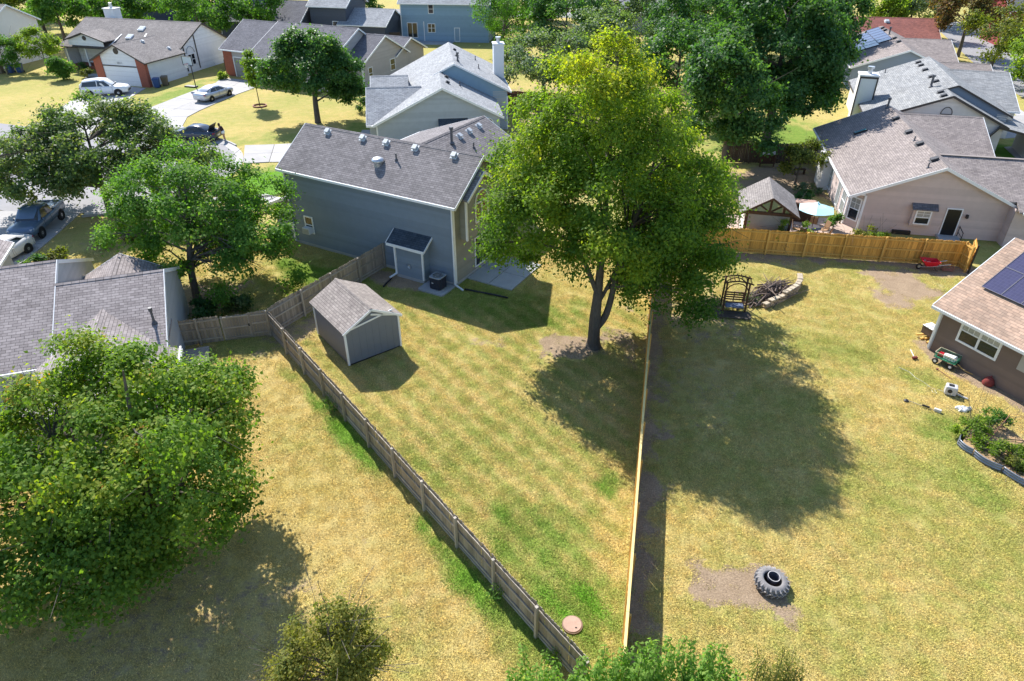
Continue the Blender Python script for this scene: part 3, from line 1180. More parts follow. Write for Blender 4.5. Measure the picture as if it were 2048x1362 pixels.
turbine(A, 7.16, 1.32, 5.6 + .667 * 1.32 + .06, .95)
pipe_vent(A, 8.3, 1.75, 5.6 + .667 * 1.75, .42)
for x_, y_ in ((8.75, 8.3), (8.7, 9.6), (8.65, 11.0)):
    box_vent(A, x_, y_, 7.0 - .543 * (x_ - 8.1), 'x', .543, side=1)
flue(A, 8.97, 7.0, 6.55, .95, .09)
pipe_vent(A, 9.9, 8.3, 6.02, .4)

# ---- pale blue-grey house behind it
def split_ranch(name, label, loc, ang, wm, rm, trim, zr, lx, lz, rx, rz, ylow, ymid, yback, shift, stepm=None, lap=.2):
    """ranch whose rear half stands higher: left slope is one plane, right slopes are two parallel planes with a wall between"""
    H = thing(name, label, 'house', loc, ang)
    pl = (zr - lz) / (-lx)
    pr_ = (zr - rz) / rx
    zu = zr + shift * pl
    ov = .35
    # left slope, front part and rear part
    E = lz - ov * pl
    MB().slab([(lx - ov, ylow - .35, E), (lx - ov, ymid, E), (0, ymid, zr), (0, ylow - .35, zr)], .11, u=(0, 1, 0)).build('roof_slope', rm, H)
    MB().slab([(lx - ov, ymid, E), (lx - ov, yback + .3, E), (shift, yback + .3, zu), (shift, ymid - .25, zu), (0, ymid - .25, zr + .002), (0, ymid, zr)], .11, u=(0, 1, 0)).build('roof_slope', rm, H)
    MB().slab([(0, ylow - .35, zr), (0, ymid + .3, zr), (rx + ov, ymid + .3, rz - ov * pr_), (rx + ov, ylow - .35, rz - ov * pr_)], .11, u=(0, 1, 0)).build('roof_slope', rm, H)
    rx2 = rx + shift
    MB().slab([(shift, ymid - .25, zu), (shift, yback + .3, zu), (rx2 + ov, yback + .3, zu - (rx2 + ov - shift) * pr_), (rx2 + ov, ymid - .25, zu - (rx2 + ov - shift) * pr_)], .11, u=(0, 1, 0)).build('roof_slope', rm, H)
    zr2 = zu - rx * pr_
    # step wall facing the viewer
    MB().add([(0, ymid, zr - .05), (shift, ymid, zu - .1), (rx2, ymid, zr2 - .1), (rx2, ymid, zr2 - 1.0), (rx, ymid, rz - .05)], [(0, 4, 3, 2, 1)]).build('step_wall', stepm or wm, H)
    for a, b in (((-.6, ymid - .27, zr - .6 * pl - .03), (shift, ymid - .27, zu - .06)), ((shift, ymid - .27, zu - .06), (rx2 + ov, ymid - .27, zu - (rx2 + ov - shift) * pr_ - .06))):
        MB().bar(a, b, .04, .16).build('rake_board', trim, H)
    for a, b in (((lx - ov, ylow - .37, E - .08), (0, ylow - .37, zr - .08)), ((0, ylow - .37, zr - .08), (rx + ov, ylow - .37, rz - ov * pr_ - .08))):
        MB().bar(a, b, .04, .2).build('rake_board', trim, H)
    MB().box(lx - ov - .09, lx - ov, ylow - .3, yback + .3, E - .17, E - .02).build('gutter', trim, H)
    MB().box(rx2 + ov + .0, rx2 + ov + .09, ymid - .2, yback + .3, zu - (rx2 + ov - shift) * pr_ - .17, zu - (rx2 + ov - shift) * pr_ - .02).build('gutter', trim, H)
    lapwall(H, (lx, ylow), (rx, ylow), wm, [(0, lz - .1), (-lx, zr - .1), (rx - lx, rz - .1)], 0, lap)
    lapwall(H, (rx, ylow), (rx, ymid), wm, [(0, rz - .1), (ymid - ylow, rz - .1)], 0, lap)
    lapwall(H, (rx2, ymid), (rx2, yback), wm, [(0, zr2 - .1), (yback - ymid, zr2 - .1)], 0, lap)
    lapwall(H, (lx, yback), (lx, ylow), wm, [(0, lz - .1), (yback - ylow, lz - .1)], 0, lap)
    lapwall(H, (rx2, yback), (lx, yback), wm, [(0, zr2 - .1), (rx, zu - .1), (rx2 - lx, lz - .1)], 0, lap)
    lapwall(H, (rx, ymid + .01), (rx2, ymid + .01), wm, [(0, zr2 - .1), (shift, zr2 - .1)], 0, lap)
    return H, pl, pr_, zu


B, plB, prB, zuB = split_ranch('house', 'pale blue-grey house with light grey shingles and white chimney behind the slate blue house', (-6.5, 65.8, 0), 7, W_B, SH_B, M_WHITE, 6.0, -6.3, 2.9, 5.4, 3.35, 0, 6.9, 19.0, 1.5, W_E, .21)
gable(B, -7.0, -1.9, .4, 8.3, 2.9, 5.2, 'x', 4.35, .36, .25, W_B, SH_B, walls='SW', gb=False, gutter=False)
MB().box(-7.25, -6.35, -.04, .03, 2.52, 2.68).build('gutter', M_WHITE, B)
gable(B, -6.9, -3.2, 5.0, 11.6, 3.9, 5.45, 'x', 8.3, .2, .1, W_B, SH_B, walls='', gb=False, gutter=False)
chB = MB().box(6.1, 7.2, 12.5, 13.9, 0, 7.45).box(6.02, 7.28, 12.42, 13.98, 7.45, 7.56).build('chimney', mat('chimney_white', (.66, .69, .74), .6, .04), B)
MB().tube([(6.65, 13.2, 7.5), (6.65, 13.2, 8.0)], .2, 14).tube([(6.65, 13.2, 8.0), (6.65, 13.2, 8.14)], .3, 14).build('chimney_flue', M_GALV, chB)
for x_, y_ in ((1.98, 15.4), (2.05, 12.0)):
    box_vent(B, x_, y_, zuB - prB * (x_ - 1.5), 'x', prB, M_VENTD, side=1)
flue(B, 2.0, 9.1, 6.5, .75, .09)
for x_, y_ in ((4.3, 15.7), (4.3, 11.0)):
    pipe_vent(B, x_, y_, zuB - prB * (x_ - 1.5), .45)
for x_, y_ in ((.63, 5.5), (.64, 3.1)):
    box_vent(B, x_, y_, 6.0 - prB * x_, 'x', prB, M_VENTD, side=1)
pipe_vent(B, 1.9, 4.5, 6.0 - prB * 1.9, .45)
MB().slab([(-.5, -.75, 2.42), (2.3, -.75, 2.42), (2.3, 0, 3.12), (-.5, 0, 3.12)], .09, u=(1, 0, 0)).build('window_canopy', MATS['shingle_navy'], B)
MB().box(-.5, 2.3, -.79, -.72, 2.28, 2.42).build('canopy_fascia', M_WHITE, B)
window(B, (-6.3, 0), (5.4, 0), 6.4, .9, 1.6, 1.35)
arch_b = MB().tube([(3.75, -.05, .9)] + [(4.25 + .5 * math.cos(R(a_)), -.05, 2.5 + .55 * math.sin(R(a_))) for a_ in range(180, -1, -15)] + [(4.75, -.05, .9)], .05, 6).box(3.75, 4.75, -.09, -.02, 2.45, 2.53).build('arched_window', M_WHITE, B)
MB().add([(3.75, -.03, .9), (4.75, -.03, .9)] + [(4.25 + .5 * math.cos(R(a_)), -.03, 2.5 + .55 * math.sin(R(a_))) for a_ in range(0, 181, 15)], [tuple(range(15))]).build('pane', M_GLASS, arch_b)
corner(B, -6.3, 0, 2.6)
corner(B, 6.9, 6.95, 3.4)

# ---- warm grey house with brick garage end
C = thing('house', 'warm grey house with charcoal roof and red brick garage corner', 'house', (-38.3, 99.2, 0), -27)
gable(C, -1.6, 5.2, .3, 10.2, 3.75, 6.55, 'x', 5.25, .45, .3, W_C, SH_C, walls='WN')
gable(C, 4.8, 17.8, -1.3, 10.6, 3.45, 6.7, 'x', 5.3, .4, .3, W_C, SH_C, walls='SEN')
gable(C, 15.5, 20.7, 1.9, 11.7, 3.3, 5.85, 'x', 6.8, .4, .4, W_C, SH_C, walls='SEN', ga=False)
gable(C, 14.6, 20.4, 9.5, 16.4, 3.1, 4.75, 'x', 12.9, .4, .5, W_C, SH_C, walls='SEN', ga=False)
lapwall(C, (-.1, .3), (4.8, .3), W_C, [(0, 3.6), (4.9, 3.6)], 0, .2)
MB().box(-1.7, -.1, .22, .8, 0, 3.6).build('brick_pier', M_BRICK, C)
gd = panelbox(C, (-.1, .3), (4.8, .3), .25, .05, 4.4, 2.45, .01, .05, 'garage_door', mat('door_grey', (.27, .26, .26), .6, .04))
for k in range(1, 4):
    MB().box(.16, 4.54, .24, .255, .05 + k * .61 - .012, .05 + k * .61 + .012).build('panel_joint', mat('door_joint', (.17, .165, .165), .7), gd)
MB().box(.02, .14, .2, .27, 0, 2.62).box(.02, 4.7, .2, .27, 2.5, 2.62).build('door_frame', M_WHITE, C)
window(C, (20.7, 1.9), (20.7, 11.7), 1.1, 1.0, .9, 1.5)
window(C, (20.7, 1.9), (20.7, 11.7), 5.9, 1.25, 1.15, 1.5)
corner(C, 20.7, 1.9, 3.2)
corner(C, 17.8, -1.3, 3.3, W_C)

# ---- white house with brick garage piers
D = thing('house', 'white house with taupe roof, red brick garage piers and black trim', 'house', (-54.6, 94.9, 0), -16)
gable(D, -12.4, 6.9, 7.3, 18.4, 3.25, 6.0, 'x', 13.2, .4, .35, W_D, SH_D, trim=M_DTRIM, walls='EWN')
gable(D, 0, 7.7, 0, 7.5, 3.25, 5.1, 'y', 3.85, .4, .35, W_D, SH_D, trim=M_DTRIM, walls='SE', gb=False)
for sg, xo in ((1, 7.2), (-1, -.05)):
    zo = 5.1 - .4805 * abs(xo - 3.85)
    MB().slab([(3.85, 7.5, 5.1), (xo, 7.5, zo), (xo, 7.3 + (zo - 3.25) / .466 + .15, zo), (3.85, 11.35, 5.1)], .06, u=(0, 1, 0)).build('roof_slope', SH_D, D)
lapwall(D, (-12.2, 9.6), (0, 9.6), W_D, [(0, 3.1), (12.2, 3.1)], .4, .2)
for x_ in (-.1, 6.58):
    xa, xb = x_ - .02, x_ + 1.22
    zt = [3.25 + .48 * min(q_, 7.7 - q_) - .16 for q_ in (xa, xb)]
    MB().add([(xa, -.14, 0), (xb, -.14, 0), (xb, .4, 0), (xa, .4, 0), (xa, -.14, zt[0]), (xb, -.14, zt[1]), (xb, .4, zt[1]), (xa, .4, zt[0])],
             [(0, 3, 2, 1), (4, 5, 6, 7), (0, 1, 5, 4), (1, 2, 6, 5), (2, 3, 7, 6), (3, 0, 4, 7)]).build('brick_pier', M_BRICK, D)
gdd = panelbox(D, (0, 0), (7.7, 0), 1.28, .05, 5.2, 2.3, .01, .06, 'garage_door', mat('door_white', (.74, .75, .77), .55, .03))
for k in range(1, 4):
    MB().box(1.3, 6.46, -.075, -.062, .05 + k * .575 - .01, .05 + k * .575 + .01).build('panel_joint', mat('door_joint_light', (.5, .51, .53), .7), gdd)
MB().box(1.18, 6.58, -.1, -.02, 2.38, 2.5).build('door_header', M_DTRIM, D)
MB().lathe([(.001, 0), (.38, 0), (.38, .06), (.001, .06)], 20).build('gable_louvre', M_DTRIM, D).matrix_local = Matrix.Translation((3.85, -.02, 4.25)) @ Matrix.Rotation(R(90), 4, 'X')
# house number on the garage gable
fnt = bpy.data.curves.new('house_number', 'FONT')
fnt.body = '8811'
fnt.size = .42
fnt.extrude = .02
fnt.align_x = 'CENTER'
tmp = bpy.data.objects.new('tmp', fnt)
COL.objects.link(tmp)
bpy.context.view_layer.update()
num = link('house_number', bpy.data.meshes.new_from_object(tmp.evaluated_get(bpy.context.evaluated_depsgraph_get())))
bpy.data.objects.remove(tmp)
num.parent = D
num.location = (3.95, -.03, 2.68)
num.rotation_euler = (R(90), 0, 0)
num.data.materials.append(mat('number_grey', (.38, .39, .41), .6))
# porch: dormer gable, posts, railing
MB().slab([(-11.0, 6.4, 4.0), (-11.0, 10.2, 4.0), (-7.5, 10.2, 5.05), (-7.5, 6.4, 5.05)], .1, u=(0, 1, 0)).build('porch_gable_roof', SH_D, D)
MB().slab([(-4.0, 6.4, 4.0), (-4.0, 10.2, 4.0), (-7.5, 10.2, 5.05), (-7.5, 6.4, 5.05)], .1, u=(0, 1, 0)).build('porch_gable_roof', SH_D, D)
lapwall(D, (-10.5, 6.7), (-4.5, 6.7), W_D, [(0, 3.95), (3.0, 4.85), (6.0, 3.95)], 3.3, .2, 'porch_gable_wall')
for a_, b_ in (((-11.0, 6.38, 3.92), (-7.5, 6.38, 4.97)), ((-7.5, 6.38, 4.97), (-4.0, 6.38, 3.92))):
    MB().bar(a_, b_, .05, .17).build('rake_board', M_DTRIM, D)
MB().lathe([(.001, 0), (.3, 0), (.3, .06), (.001, .06)], 18).build('gable_louvre', M_DTRIM, D).matrix_local = Matrix.Translation((-7.5, 6.65, 4.3)) @ Matrix.Rotation(R(90), 4, 'X')
MB().box(-12.2, -.1, 7.2, 9.6, 0, .42).build('porch_deck', M_BRICK, D)
for x_ in (-12.0, -8.6, -5.2, -1.6):
    MB().box(x_ - .09, x_ + .09, 7.25, 7.43, .4, 3.1).build('porch_post', M_WHITE, D)
rl = MB().box(-5.2, -1.0, 7.3, 7.37, 1.3, 1.38).box(-5.2, -1.0, 7.3, 7.37, .55, .62).build('porch_railing', M_WHITE, D)
for i in range(22):
    MB().box(-5.1 + i * .19, -5.03 + i * .19, 7.31, 7.36, .62, 1.3).build('baluster', M_WHITE, rl)
window(D, (-12.2, 9.6), (0, 9.6), 5.5, 1.0, 1.8, 1.5, glass=M_GLASS)
panelbox(D, (-12.2, 9.6), (0, 9.6), 8.6, .45, 1.0, 2.1, .01, .05, 'front_door', M_DTRIM)
for x_, y_, s_ in ((-1.4, 11.2, 1.0), (-2.2, 9.4, 1.0)):
    sk = MB().box(-.45, .45, -.45, .45, -.02, .14).build('skylight', M_WHITE, D)
    sk.location = (x_, y_, 3.25 + (y_ - 7.3) * .466 + .03)
    sk.rotation_euler = (math.atan(.466), 0, 0)
    MB().box(-.37, .37, -.37, .37, .14, .165).build('skylight_glass', mat('skylight_glass', (.6, .63, .66), .15), sk)
for x_, y_ in ((2.2, 4.2), (4.4, 6.2)):
    box_vent(D, 3.85 + abs(x_ - 2) + .5, y_, 5.1 - .48 * (abs(x_ - 2) + .5), 'x', .48, side=1, s=.3)
for a_, b_ in (((.4, 9.9, 4.75), (1.2, 7.3, 3.85)),):
    MB().bar(a_, b_, .16, .03).build('valley_flashing', M_WHITE, D)
MB().bar((-3.9, 9.9, 4.5), (-3.9, 7.0, 3.35), .16, .03).build('valley_flashing', M_WHITE, D)
chD = MB().box(-10.4, -8.6, 14.4, 15.8, 4.5, 7.0).box(-10.5, -8.5, 14.3, 15.9, 7.0, 7.12).build('chimney', W_D, D)
MB().tube([(-9.5, 15.1, 7.1), (-9.5, 15.1, 7.8)], .25, 12).build('chimney_flue', M_GALV, chD)
window(D, (6.9, 7.3), (6.9, 18.4), 1.9, .9, 1.5, 1.5, mull=1)
MB().tube([(6.97, 9.15, 2.5)] + [(6.97, 9.95 + .8 * math.cos(R(a_)), 2.5 + .85 * math.sin(R(a_))) for a_ in range(180, -1, -15)] + [(6.97, 10.75, 2.5)], .05, 6).build('arched_moulding', mat('grey_trim', (.4, .41, .43), .6), D)
MB().box(6.93, 7.03, 8.6, 8.72, .3, 3.7).box(6.93, 7.03, 11.2, 11.32, .3, 4.6).bar((6.98, 8.66, 3.7), (6.98, 11.3, 4.75), .1).build('wall_trim', M_DTRIM, D)

# ---- blue two-storey house at the top
E = thing('house', 'blue two-storey house with grey roof and patio slider at the top edge', 'house', (-18.9, 127.6, 0), -6)
gable(E, 0, 15, 0, 9, 6.2, 8.6, 'x', None, .4, .4, W_E, SH_B, walls='SENW', lap=.22)
window(E, (0, 0), (15, 0), 4.75, 4.4, .95, 1.45)
window(E, (0, 0), (15, 0), .95, .6, 1.8, 2.4, False, 1, name='sliding_door')
window(E, (0, 0), (15, 0), 4.5, 1.45, 1.35, 1.45, True, 1)
window(E, (0, 0), (15, 0), 9.1, .1, .95, 2.2, False, glass=mat('door_blue', (.24, .34, .44), .6, .03), name='back_door')
MB().box(3.82, 3.94, -.09, .0, 0, 3.2).build('downspout', M_WHITE, E)
corner(E, 0, 0, 6.0)
MB().box(-.2, 9.0, -3.0, -.1, -.05, .12).build('patio_slab', M_CONC2, E)

# ---- navy and dark slate houses, cream house at the left edge
F1 = thing('house', 'navy blue two-storey house with white trim at the top left edge', 'house', (-77, 150, 0), -12)
gable(F1, 0, 13, 0, 9, 6.3, 8.8, 'x', None, .4, .4, W_F, SH_C, walls='SENW', lap=.25)
window(F1, (0, 0), (13, 0), 3.9, 3.3, 1.6, 2.0, True, 1)
MB().lathe([(.42, 0), (.55, 0), (.55, .08), (.42, .08)], 20, closed=True).build('round_window_trim', M_WHITE, F1).matrix_local = Matrix.Translation((8.6, -.02, 4.6)) @ Matrix.Rotation(R(90), 4, 'X')
corner(F1, 0, 0, 6.1)
F2 = thing('house', 'dark slate house with white window trim behind the yellow bush', 'house', (-52.5, 128.5, 0), -14)
gable(F2, 0, 17.5, 0, 9, 3.6, 6.2, 'x', None, .4, .4, W_F2, SH_C, walls='SENW', lap=.22)
window(F2, (0, 0), (17.5, 0), 1.4, 1.1, 1.2, 1.7)
window(F2, (0, 0), (17.5, 0), 9.4, .3, 2.2, 2.3, False, 1, name='patio_door')
corner(F2, 0, 0, 3.4)
F3 = thing('house', 'dark slate two-storey house with grey garage roof left of the blue house', 'house', (-34.0, 126.5, 0), -14)
gable(F3, 0, 6.5, 0, 8, 5.9, 8.0, 'x', None, .4, .4, W_F2, SH_B, walls='SENW', lap=.22)
gable(F3, 5.5, 13.5, -.5, 7.5, 3.3, 5.2, 'x', None, .4, .4, W_F2, SH_B, walls='SENW', lap=.22)
window(F3, (0, 0), (6.5, 0), 3.9, 2.0, 1.1, 1.5)
corner(F3, 6.5, -.05, 3.2)
G = thing('house', 'cream two-storey house at the left edge of the street', 'house', (-91.5, 106.5, 0), -10)
gable(G, 0, 18, 0, 10, 5.6, 8.0, 'x', None, .4, .4, mat('siding_warm_white', (.7, .66, .6), .65, .04, 2), SH_D, walls='SENW', lap=.22)
MB().box(12.5, 14.5, -.9, 0, 0, 9.2).build('chimney', mat('chimney_cream', (.74, .71, .66), .65, .03), G)
window(G, (0, 0), (18, 0), 9.0, 3.6, 1.5, 1.5)
gable(G, 8, 12.5, -2.5, 0, 2.9, 4.0, 'x', None, .3, .3, MATS['siding_warm_white'], SH_D, walls='SENW', lap=.22)

# ---- plum-roofed house at the left
Hh = thing('house', 'dove grey house with plum grey shingle roof behind the left maple', 'house', (-18.0, 31.5, 0), 19)
gable(Hh, -4.9, 0, -4.1, 4.1, 2.75, 4.55, 'x', 0, .4, .05, W_H, SH_H, walls='SEN', ga=False)
gable(Hh, -17, -4.9, -4.1, 7.0, 2.75, 5.2, 'x', 1.45, .4, .02, W_H, SH_H, walls='SENW')
gable(Hh, -5.3, -.2, -9.5, -1.6, 2.62, 3.72, 'y', -2.75, .25, .3, W_H, SH_H, walls='SEW', gb=False, gutter=False)
gable(Hh, -5.0, -.6, 1.0, 4.2, 2.65, 3.85, 'y', -2.75, .3, .3, W_H, SH_H, walls='EN', ga=False, gutter=False)
gable(Hh, -16.5, -10.3, 6.5, 11.2, 2.75, 4.2, 'y', None, .35, .3, W_H, SH_H, walls='ENW', ga=False)
gable(Hh, -2.0, .55, -7.2, -4.6, 2.45, 3.0, 'y', None, .05, .05, W_H, SH_H, walls='E', gb=False)
MB().box(.58, .66, -7.2, -4.5, 2.25, 2.5).build('gutter', M_WHITE, Hh)
flue(Hh, -.45, -3.1, 3.2, .7, .06)
MB().lathe([(.0, 0), (.2, 0), (.26, .1), (.22, .45), (.3, .55), (.26, .58), (.0, .4)], 14, (-4.1, 4.6, 2.3)).build('clay_chimney_pot', mat('terracotta', (.42, .15, .07), .8, .2), Hh)
window(Hh, (-4.9, 1.4), (-4.9, 7.0), 3.2, .9, .9, 1.3)
dk = thing('deck', 'weathered grey plank deck beside the plum-roofed house and gate', 'deck', (-16.95, 29.6, 0), 19)
for i in range(9):
    MB().box(-1.0, .95, -.98 + i * .225, -.98 + i * .225 + .21, .22, .255).build('plank', M_WOODG2, dk)
MB().box(-1.0, .95, -.95, 1.0, .02, .215).build('deck_frame', M_WOODG, dk)

# ---- dusty pink house at the right with its two wings
I_ = thing('house', 'dusty pink house with brown-grey roof behind the new cedar fence', 'house', (29.9, 46.0, 0), -12.5)
lx, lz, rx, rz, zr = -5.3, 2.85, 5.0, 2.85, 5.15
gable(I_, lx, rx, 0, 17.0, lz, rz and zr, 'y', 0, .35, .4, W_I, SH_I, walls='NE', lap=.2)
lapwall(I_, (-4.5, 0), (5.0, 0), W_I, [(0, 3.1), (4.5, 5.05), (9.5, 2.75)], 0, .2)
lapwall(I_, (-5.3, 1.0), (-4.5, 0), W_I, [(0, 2.8), (1.28, 2.8)], 0, .2)
lapwall(I_, (-5.3, 17), (-5.3, 1.0), W_I, [(0, 2.75), (16, 2.75)], 0, .2)
MB().box(-5.3, -4.4, 0, 1.1, 2.62, 2.74).build('soffit', M_WHITE, I_)
window(I_, (-5.3, 1.0), (-4.5, 0), .18, .55, .95, 1.75, grid=2)
window(I_, (-5.3, 17), (-5.3, 1.0), 14.1, .35, 1.3, 1.95, glass=M_GLASSB)
window(I_, (-5.3, 17), (-5.3, 1.0), 12.2, .2, 1.1, 2.1, False, glass=M_GLASSB, name='patio_door')
window(I_, (-5.3, 17), (-5.3, 1.0), 8.4, .3, 1.4, 2.0, glass=M_GLASSB)
MB().box(-6.0, -5.3, 8.2, 10.6, 0, 2.6).build('side_bay', mat('bay_white', (.7, .68, .66), .6, .03), I_)
for c_ in ((-4.5, 0), (-5.3, 1.0)):
    corner(I_, c_[0], c_[1], 2.65)
# boxed window with its own little roof
bw = MB().box(-1.2, .2, -.32, 0, .78, 2.05).build('box_window', W_I, I_)
window(bw, (-1.2, -.32), (.2, -.32), .18, .92, 1.04, 1.08, grid=2)
MB().slab([(-1.35, -.5, 2.08), (.35, -.5, 2.08), (.35, 0, 2.42), (-1.35, 0, 2.42)], .07, u=(1, 0, 0)).build('box_window_roof', SH_C, bw)
dr = panelbox(I_, (-4.5, 0), (5.0, 0), 5.55, .05, .95, 2.05, -.01, .045, 'dark_door', mat('door_black', (.012, .012, .016), .3))
MB().box(1.0, 1.07, -.08, .0, .0, 2.14).box(1.98, 2.05, -.08, .0, .0, 2.14).box(1.0, 2.05, -.08, .0, 2.12, 2.2).build('door_frame', M_WHITE, I_)
MB().box(.85, 2.25, -1.0, 0, -.1, .18).build('door_step', M_CONC2, I_)
MB().bar((2.2, -.1, .9), (2.2, -.95, .75), .04).bar((2.2, -.95, 0), (2.2, -.95, .8), .04).bar((2.2, -.1, 0), (2.2, -.1, .95), .04).bar((2.2, -.1, .5), (2.2, -.95, .4), .03).build('handrail', M_BLACK, I_)
MB().lathe([(.0, .3), (.09, .26), (.11, .05), (.06, 0)], 10, (2.4, -.14, 1.55)).box(2.36, 2.44, -.14, 0, 1.75, 1.82).build('wall_lamp', M_BLACK, I_)
MB().box(-2.1, -.9, -.25, -.02, .02, .28).build('window_well', M_BLACK, I_)
pw_ = (4.85 - 2.85) / 4.6
zw = lambda y: 2.85 + (y + .9) * pw_
MB().slab([(5.0, -1.25, zw(-1.25)), (20.3, -1.25, zw(-1.25)), (20.3, 3.7, 4.85), (.6, 3.7, 4.85), (4.45, -.36, zw(-.36)), (5.0, -.36, zw(-.36))], .11, u=(1, 0, 0)).build('roof_slope', SH_I, I_)
MB().slab([(.6, 8.65, zw(-1.25)), (20.3, 8.65, zw(-1.25)), (20.3, 3.7, 4.85), (.6, 3.7, 4.85)], .11, u=(1, 0, 0)).build('roof_slope', SH_I, I_)
MB().bar((.7, 3.7, 4.87), (20.3, 3.7, 4.87), .26, .04).build('ridge_cap', SH_I, I_)
lapwall(I_, (20, -.9), (20, 8.3), W_I, [(0, 2.75), (4.6, 4.75), (9.2, 2.75)], 0, .2)
lapwall(I_, (4.9, -.9), (20, -.9), W_I, [(0, 2.75), (15.1, 2.75)], 0, .2)
lapwall(I_, (4.9, 0), (4.9, -.9), W_I, [(0, 2.75), (.9, 2.75)], 0, .2)
MB().box(5.2, 20.3, -1.35, -1.26, 2.52, 2.68).build('gutter', M_WHITE, I_)
gable(I_, .6, 7.1, 10.6, 20.6, 2.85, 4.85, 'x', 15.6, .35, .25, W_I, SH_I, walls='SEN', ga=False, lap=.2)
for y_ in (12.7, 8.6, 5.4, 1.6):
    box_vent(I_, -.28, y_, 5.15 - .28 * .434, 'x', .434, M_VENTD, s=.4, side=-1)
flue(I_, -.2, 16.3, 5.05, .75, .09)
pipe_vent(I_, -.4, 6.5, 4.98, .35)
pipe_vent(I_, -.9, .6, 4.76, .35)
sk = MB().box(-.5, .5, -.22, .22, -.02, .12).build('skylight', M_BLACK, I_)
sk.location = (-2.9, 12.2, 5.15 - 2.9 * .434 + .02)
sk.rotation_euler = (0, -math.atan(.434), 0)
MB().box(-.44, .44, -.17, .17, .12, .13).build('skylight_glass', mat('sky_teal_glass', (.04, .16, .2), .08), sk)
turbine(I_, 6.9, 1.1, 2.85 + 2.0 * .435 + .05, .95)
box_vent(I_, 8.6, 2.8, 2.85 + 3.7 * .435, 'y', .435, M_VENT, s=.4)

# ---- cream house with white chimney behind it, and the solar house behind that
J, plJ, prJ, zuJ = split_ranch('house', 'cream house with silver shingles, dark trim and tall white chimney', (40.9, 65.5, 0), -17.5, W_J, SH_J, M_DTRIM, 5.35, -6.4, 2.8, 5.0, 3.0, 0, 2.9, 17.5, .9, mat('siding_steel_blue', (.2, .25, .33), .6, .04), .2)
gable(J, 1.0, 7.8, 7.2, 20.6, 2.9, 5.15, 'x', 13.9, .35, .3, W_J, SH_J, trim=M_WHITE, walls='SEN', ga=False, lap=.2)
gable(J, 4.2, 7.6, -.0, 4.0, 2.3, 2.9, 'y', 4.6, .25, .35, W_J, SH_J, trim=M_DTRIM, walls='E', lap=.2)
hw = MB().tube([(-.55, -.05, 3.6)] + [(-.08 + .47 * math.cos(R(a_)), -.05, 3.65 + .6 * math.sin(R(a_))) for a_ in range(180, -1, -12)] + [(.39, -.05, 3.6), (-.55, -.05, 3.6)], .035, 6).build('half_round_louvre', M_DTRIM, J)
MB().add([(-.55, -.035, 3.62), (.39, -.035, 3.62)] + [(-.08 + .47 * math.cos(R(a_)), -.035, 3.65 + .6 * math.sin(R(a_))) for a_ in range(0, 181, 12)], [tuple(range(18))]).build('louvre_panel', mat('louvre_grey', (.5, .48, .47), .7), hw)
for y_ in (16.3, 14.6, 12.1, 8.6, 6.3):
    box_vent(J, -.3, y_, 5.35 - .3 * plJ, 'x', plJ, M_VENTD, s=.4, side=-1)
for y_ in (2.0, .5):
    box_vent(J, -.62, y_, 5.35 - .62 * plJ, 'x', plJ, M_VENTD, s=.4, side=-1)
flue(J, -.95, 4.9, 5.0, .95, .11)
pipe_vent(J, -3.4, 16.2, 5.35 - 3.4 * plJ, .45)
chJ = MB().box(-7.3, -5.6, 6.2, 7.9, 0, 5.35).box(-7.4, -5.5, 6.1, 8.0, 5.35, 5.5).build('chimney', mat('chimney_offwhite', (.72, .72, .73), .6, .04), J)
MB().box(-7.34, -7.22, 6.12, 6.24, 0, 5.4).box(-5.68, -5.56, 6.12, 6.24, 2.5, 5.4).box(-5.68, -5.56, 7.86, 7.98, 2.5, 5.4).box(-7.3, -5.6, 6.14, 6.2, 5.15, 5.36).build('chimney_trim', M_DTRIM, chJ)
MB().tube([(-6.4, 7.0, 5.4), (-6.4, 7.0, 6.0)], .22, 14).tube([(-6.4, 7.0, 6.0), (-6.4, 7.0, 6.2)], .34, 14).build('chimney_flue', M_GALV, chJ)

K = thing('house', 'steel blue gabled house with rooftop solar panels behind the white chimney', 'house', (49.2, 90.3, 0), -15)
gable(K, -6.0, 5.2, 0, 19, 2.85, 5.05, 'y', 0, .35, .4, mat('siding_steel_blue2', (.26, .31, .38), .6, .04), SH_I, walls='SENW', lap=.22)
gable(K, 1.0, 7.0, 4.5, 17.5, 2.85, 4.75, 'x', 11, .3, .25, W_J, SH_I, walls='SE', ga=False, lap=.22)
gable(K, 4.0, 9.6, -1.2, 4.6, 2.5, 3.5, 'x', 1.8, .3, .25, W_J, SH_I, walls='SE', ga=False, lap=.22)
pK = (5.05 - 2.85) / 6.0
sl = math.sqrt(1 + pK * pK)
for r_, (y0_, n_) in enumerate(((8.4, 6), (7.2, 6), (7.2, 6))):
    for i in range(n_):
        x0_ = -.45 - (r_ + 1) * 1.62
        solar_panel(K, (x0_, y0_ + i * 1.75, 5.05 + x0_ * pK), (0, 1, 0), (1 / sl, 0, pK / sl), 1.72, 1.62 * sl - .06)
for y_ in (17.5, 15.5, 8.6, 5.8):
    box_vent(K, -.25, y_, 5.0, 'x', pK, M_VENTD, s=.38, side=-1)
flue(K, -.3, 12.2, 4.95, .8, .1)

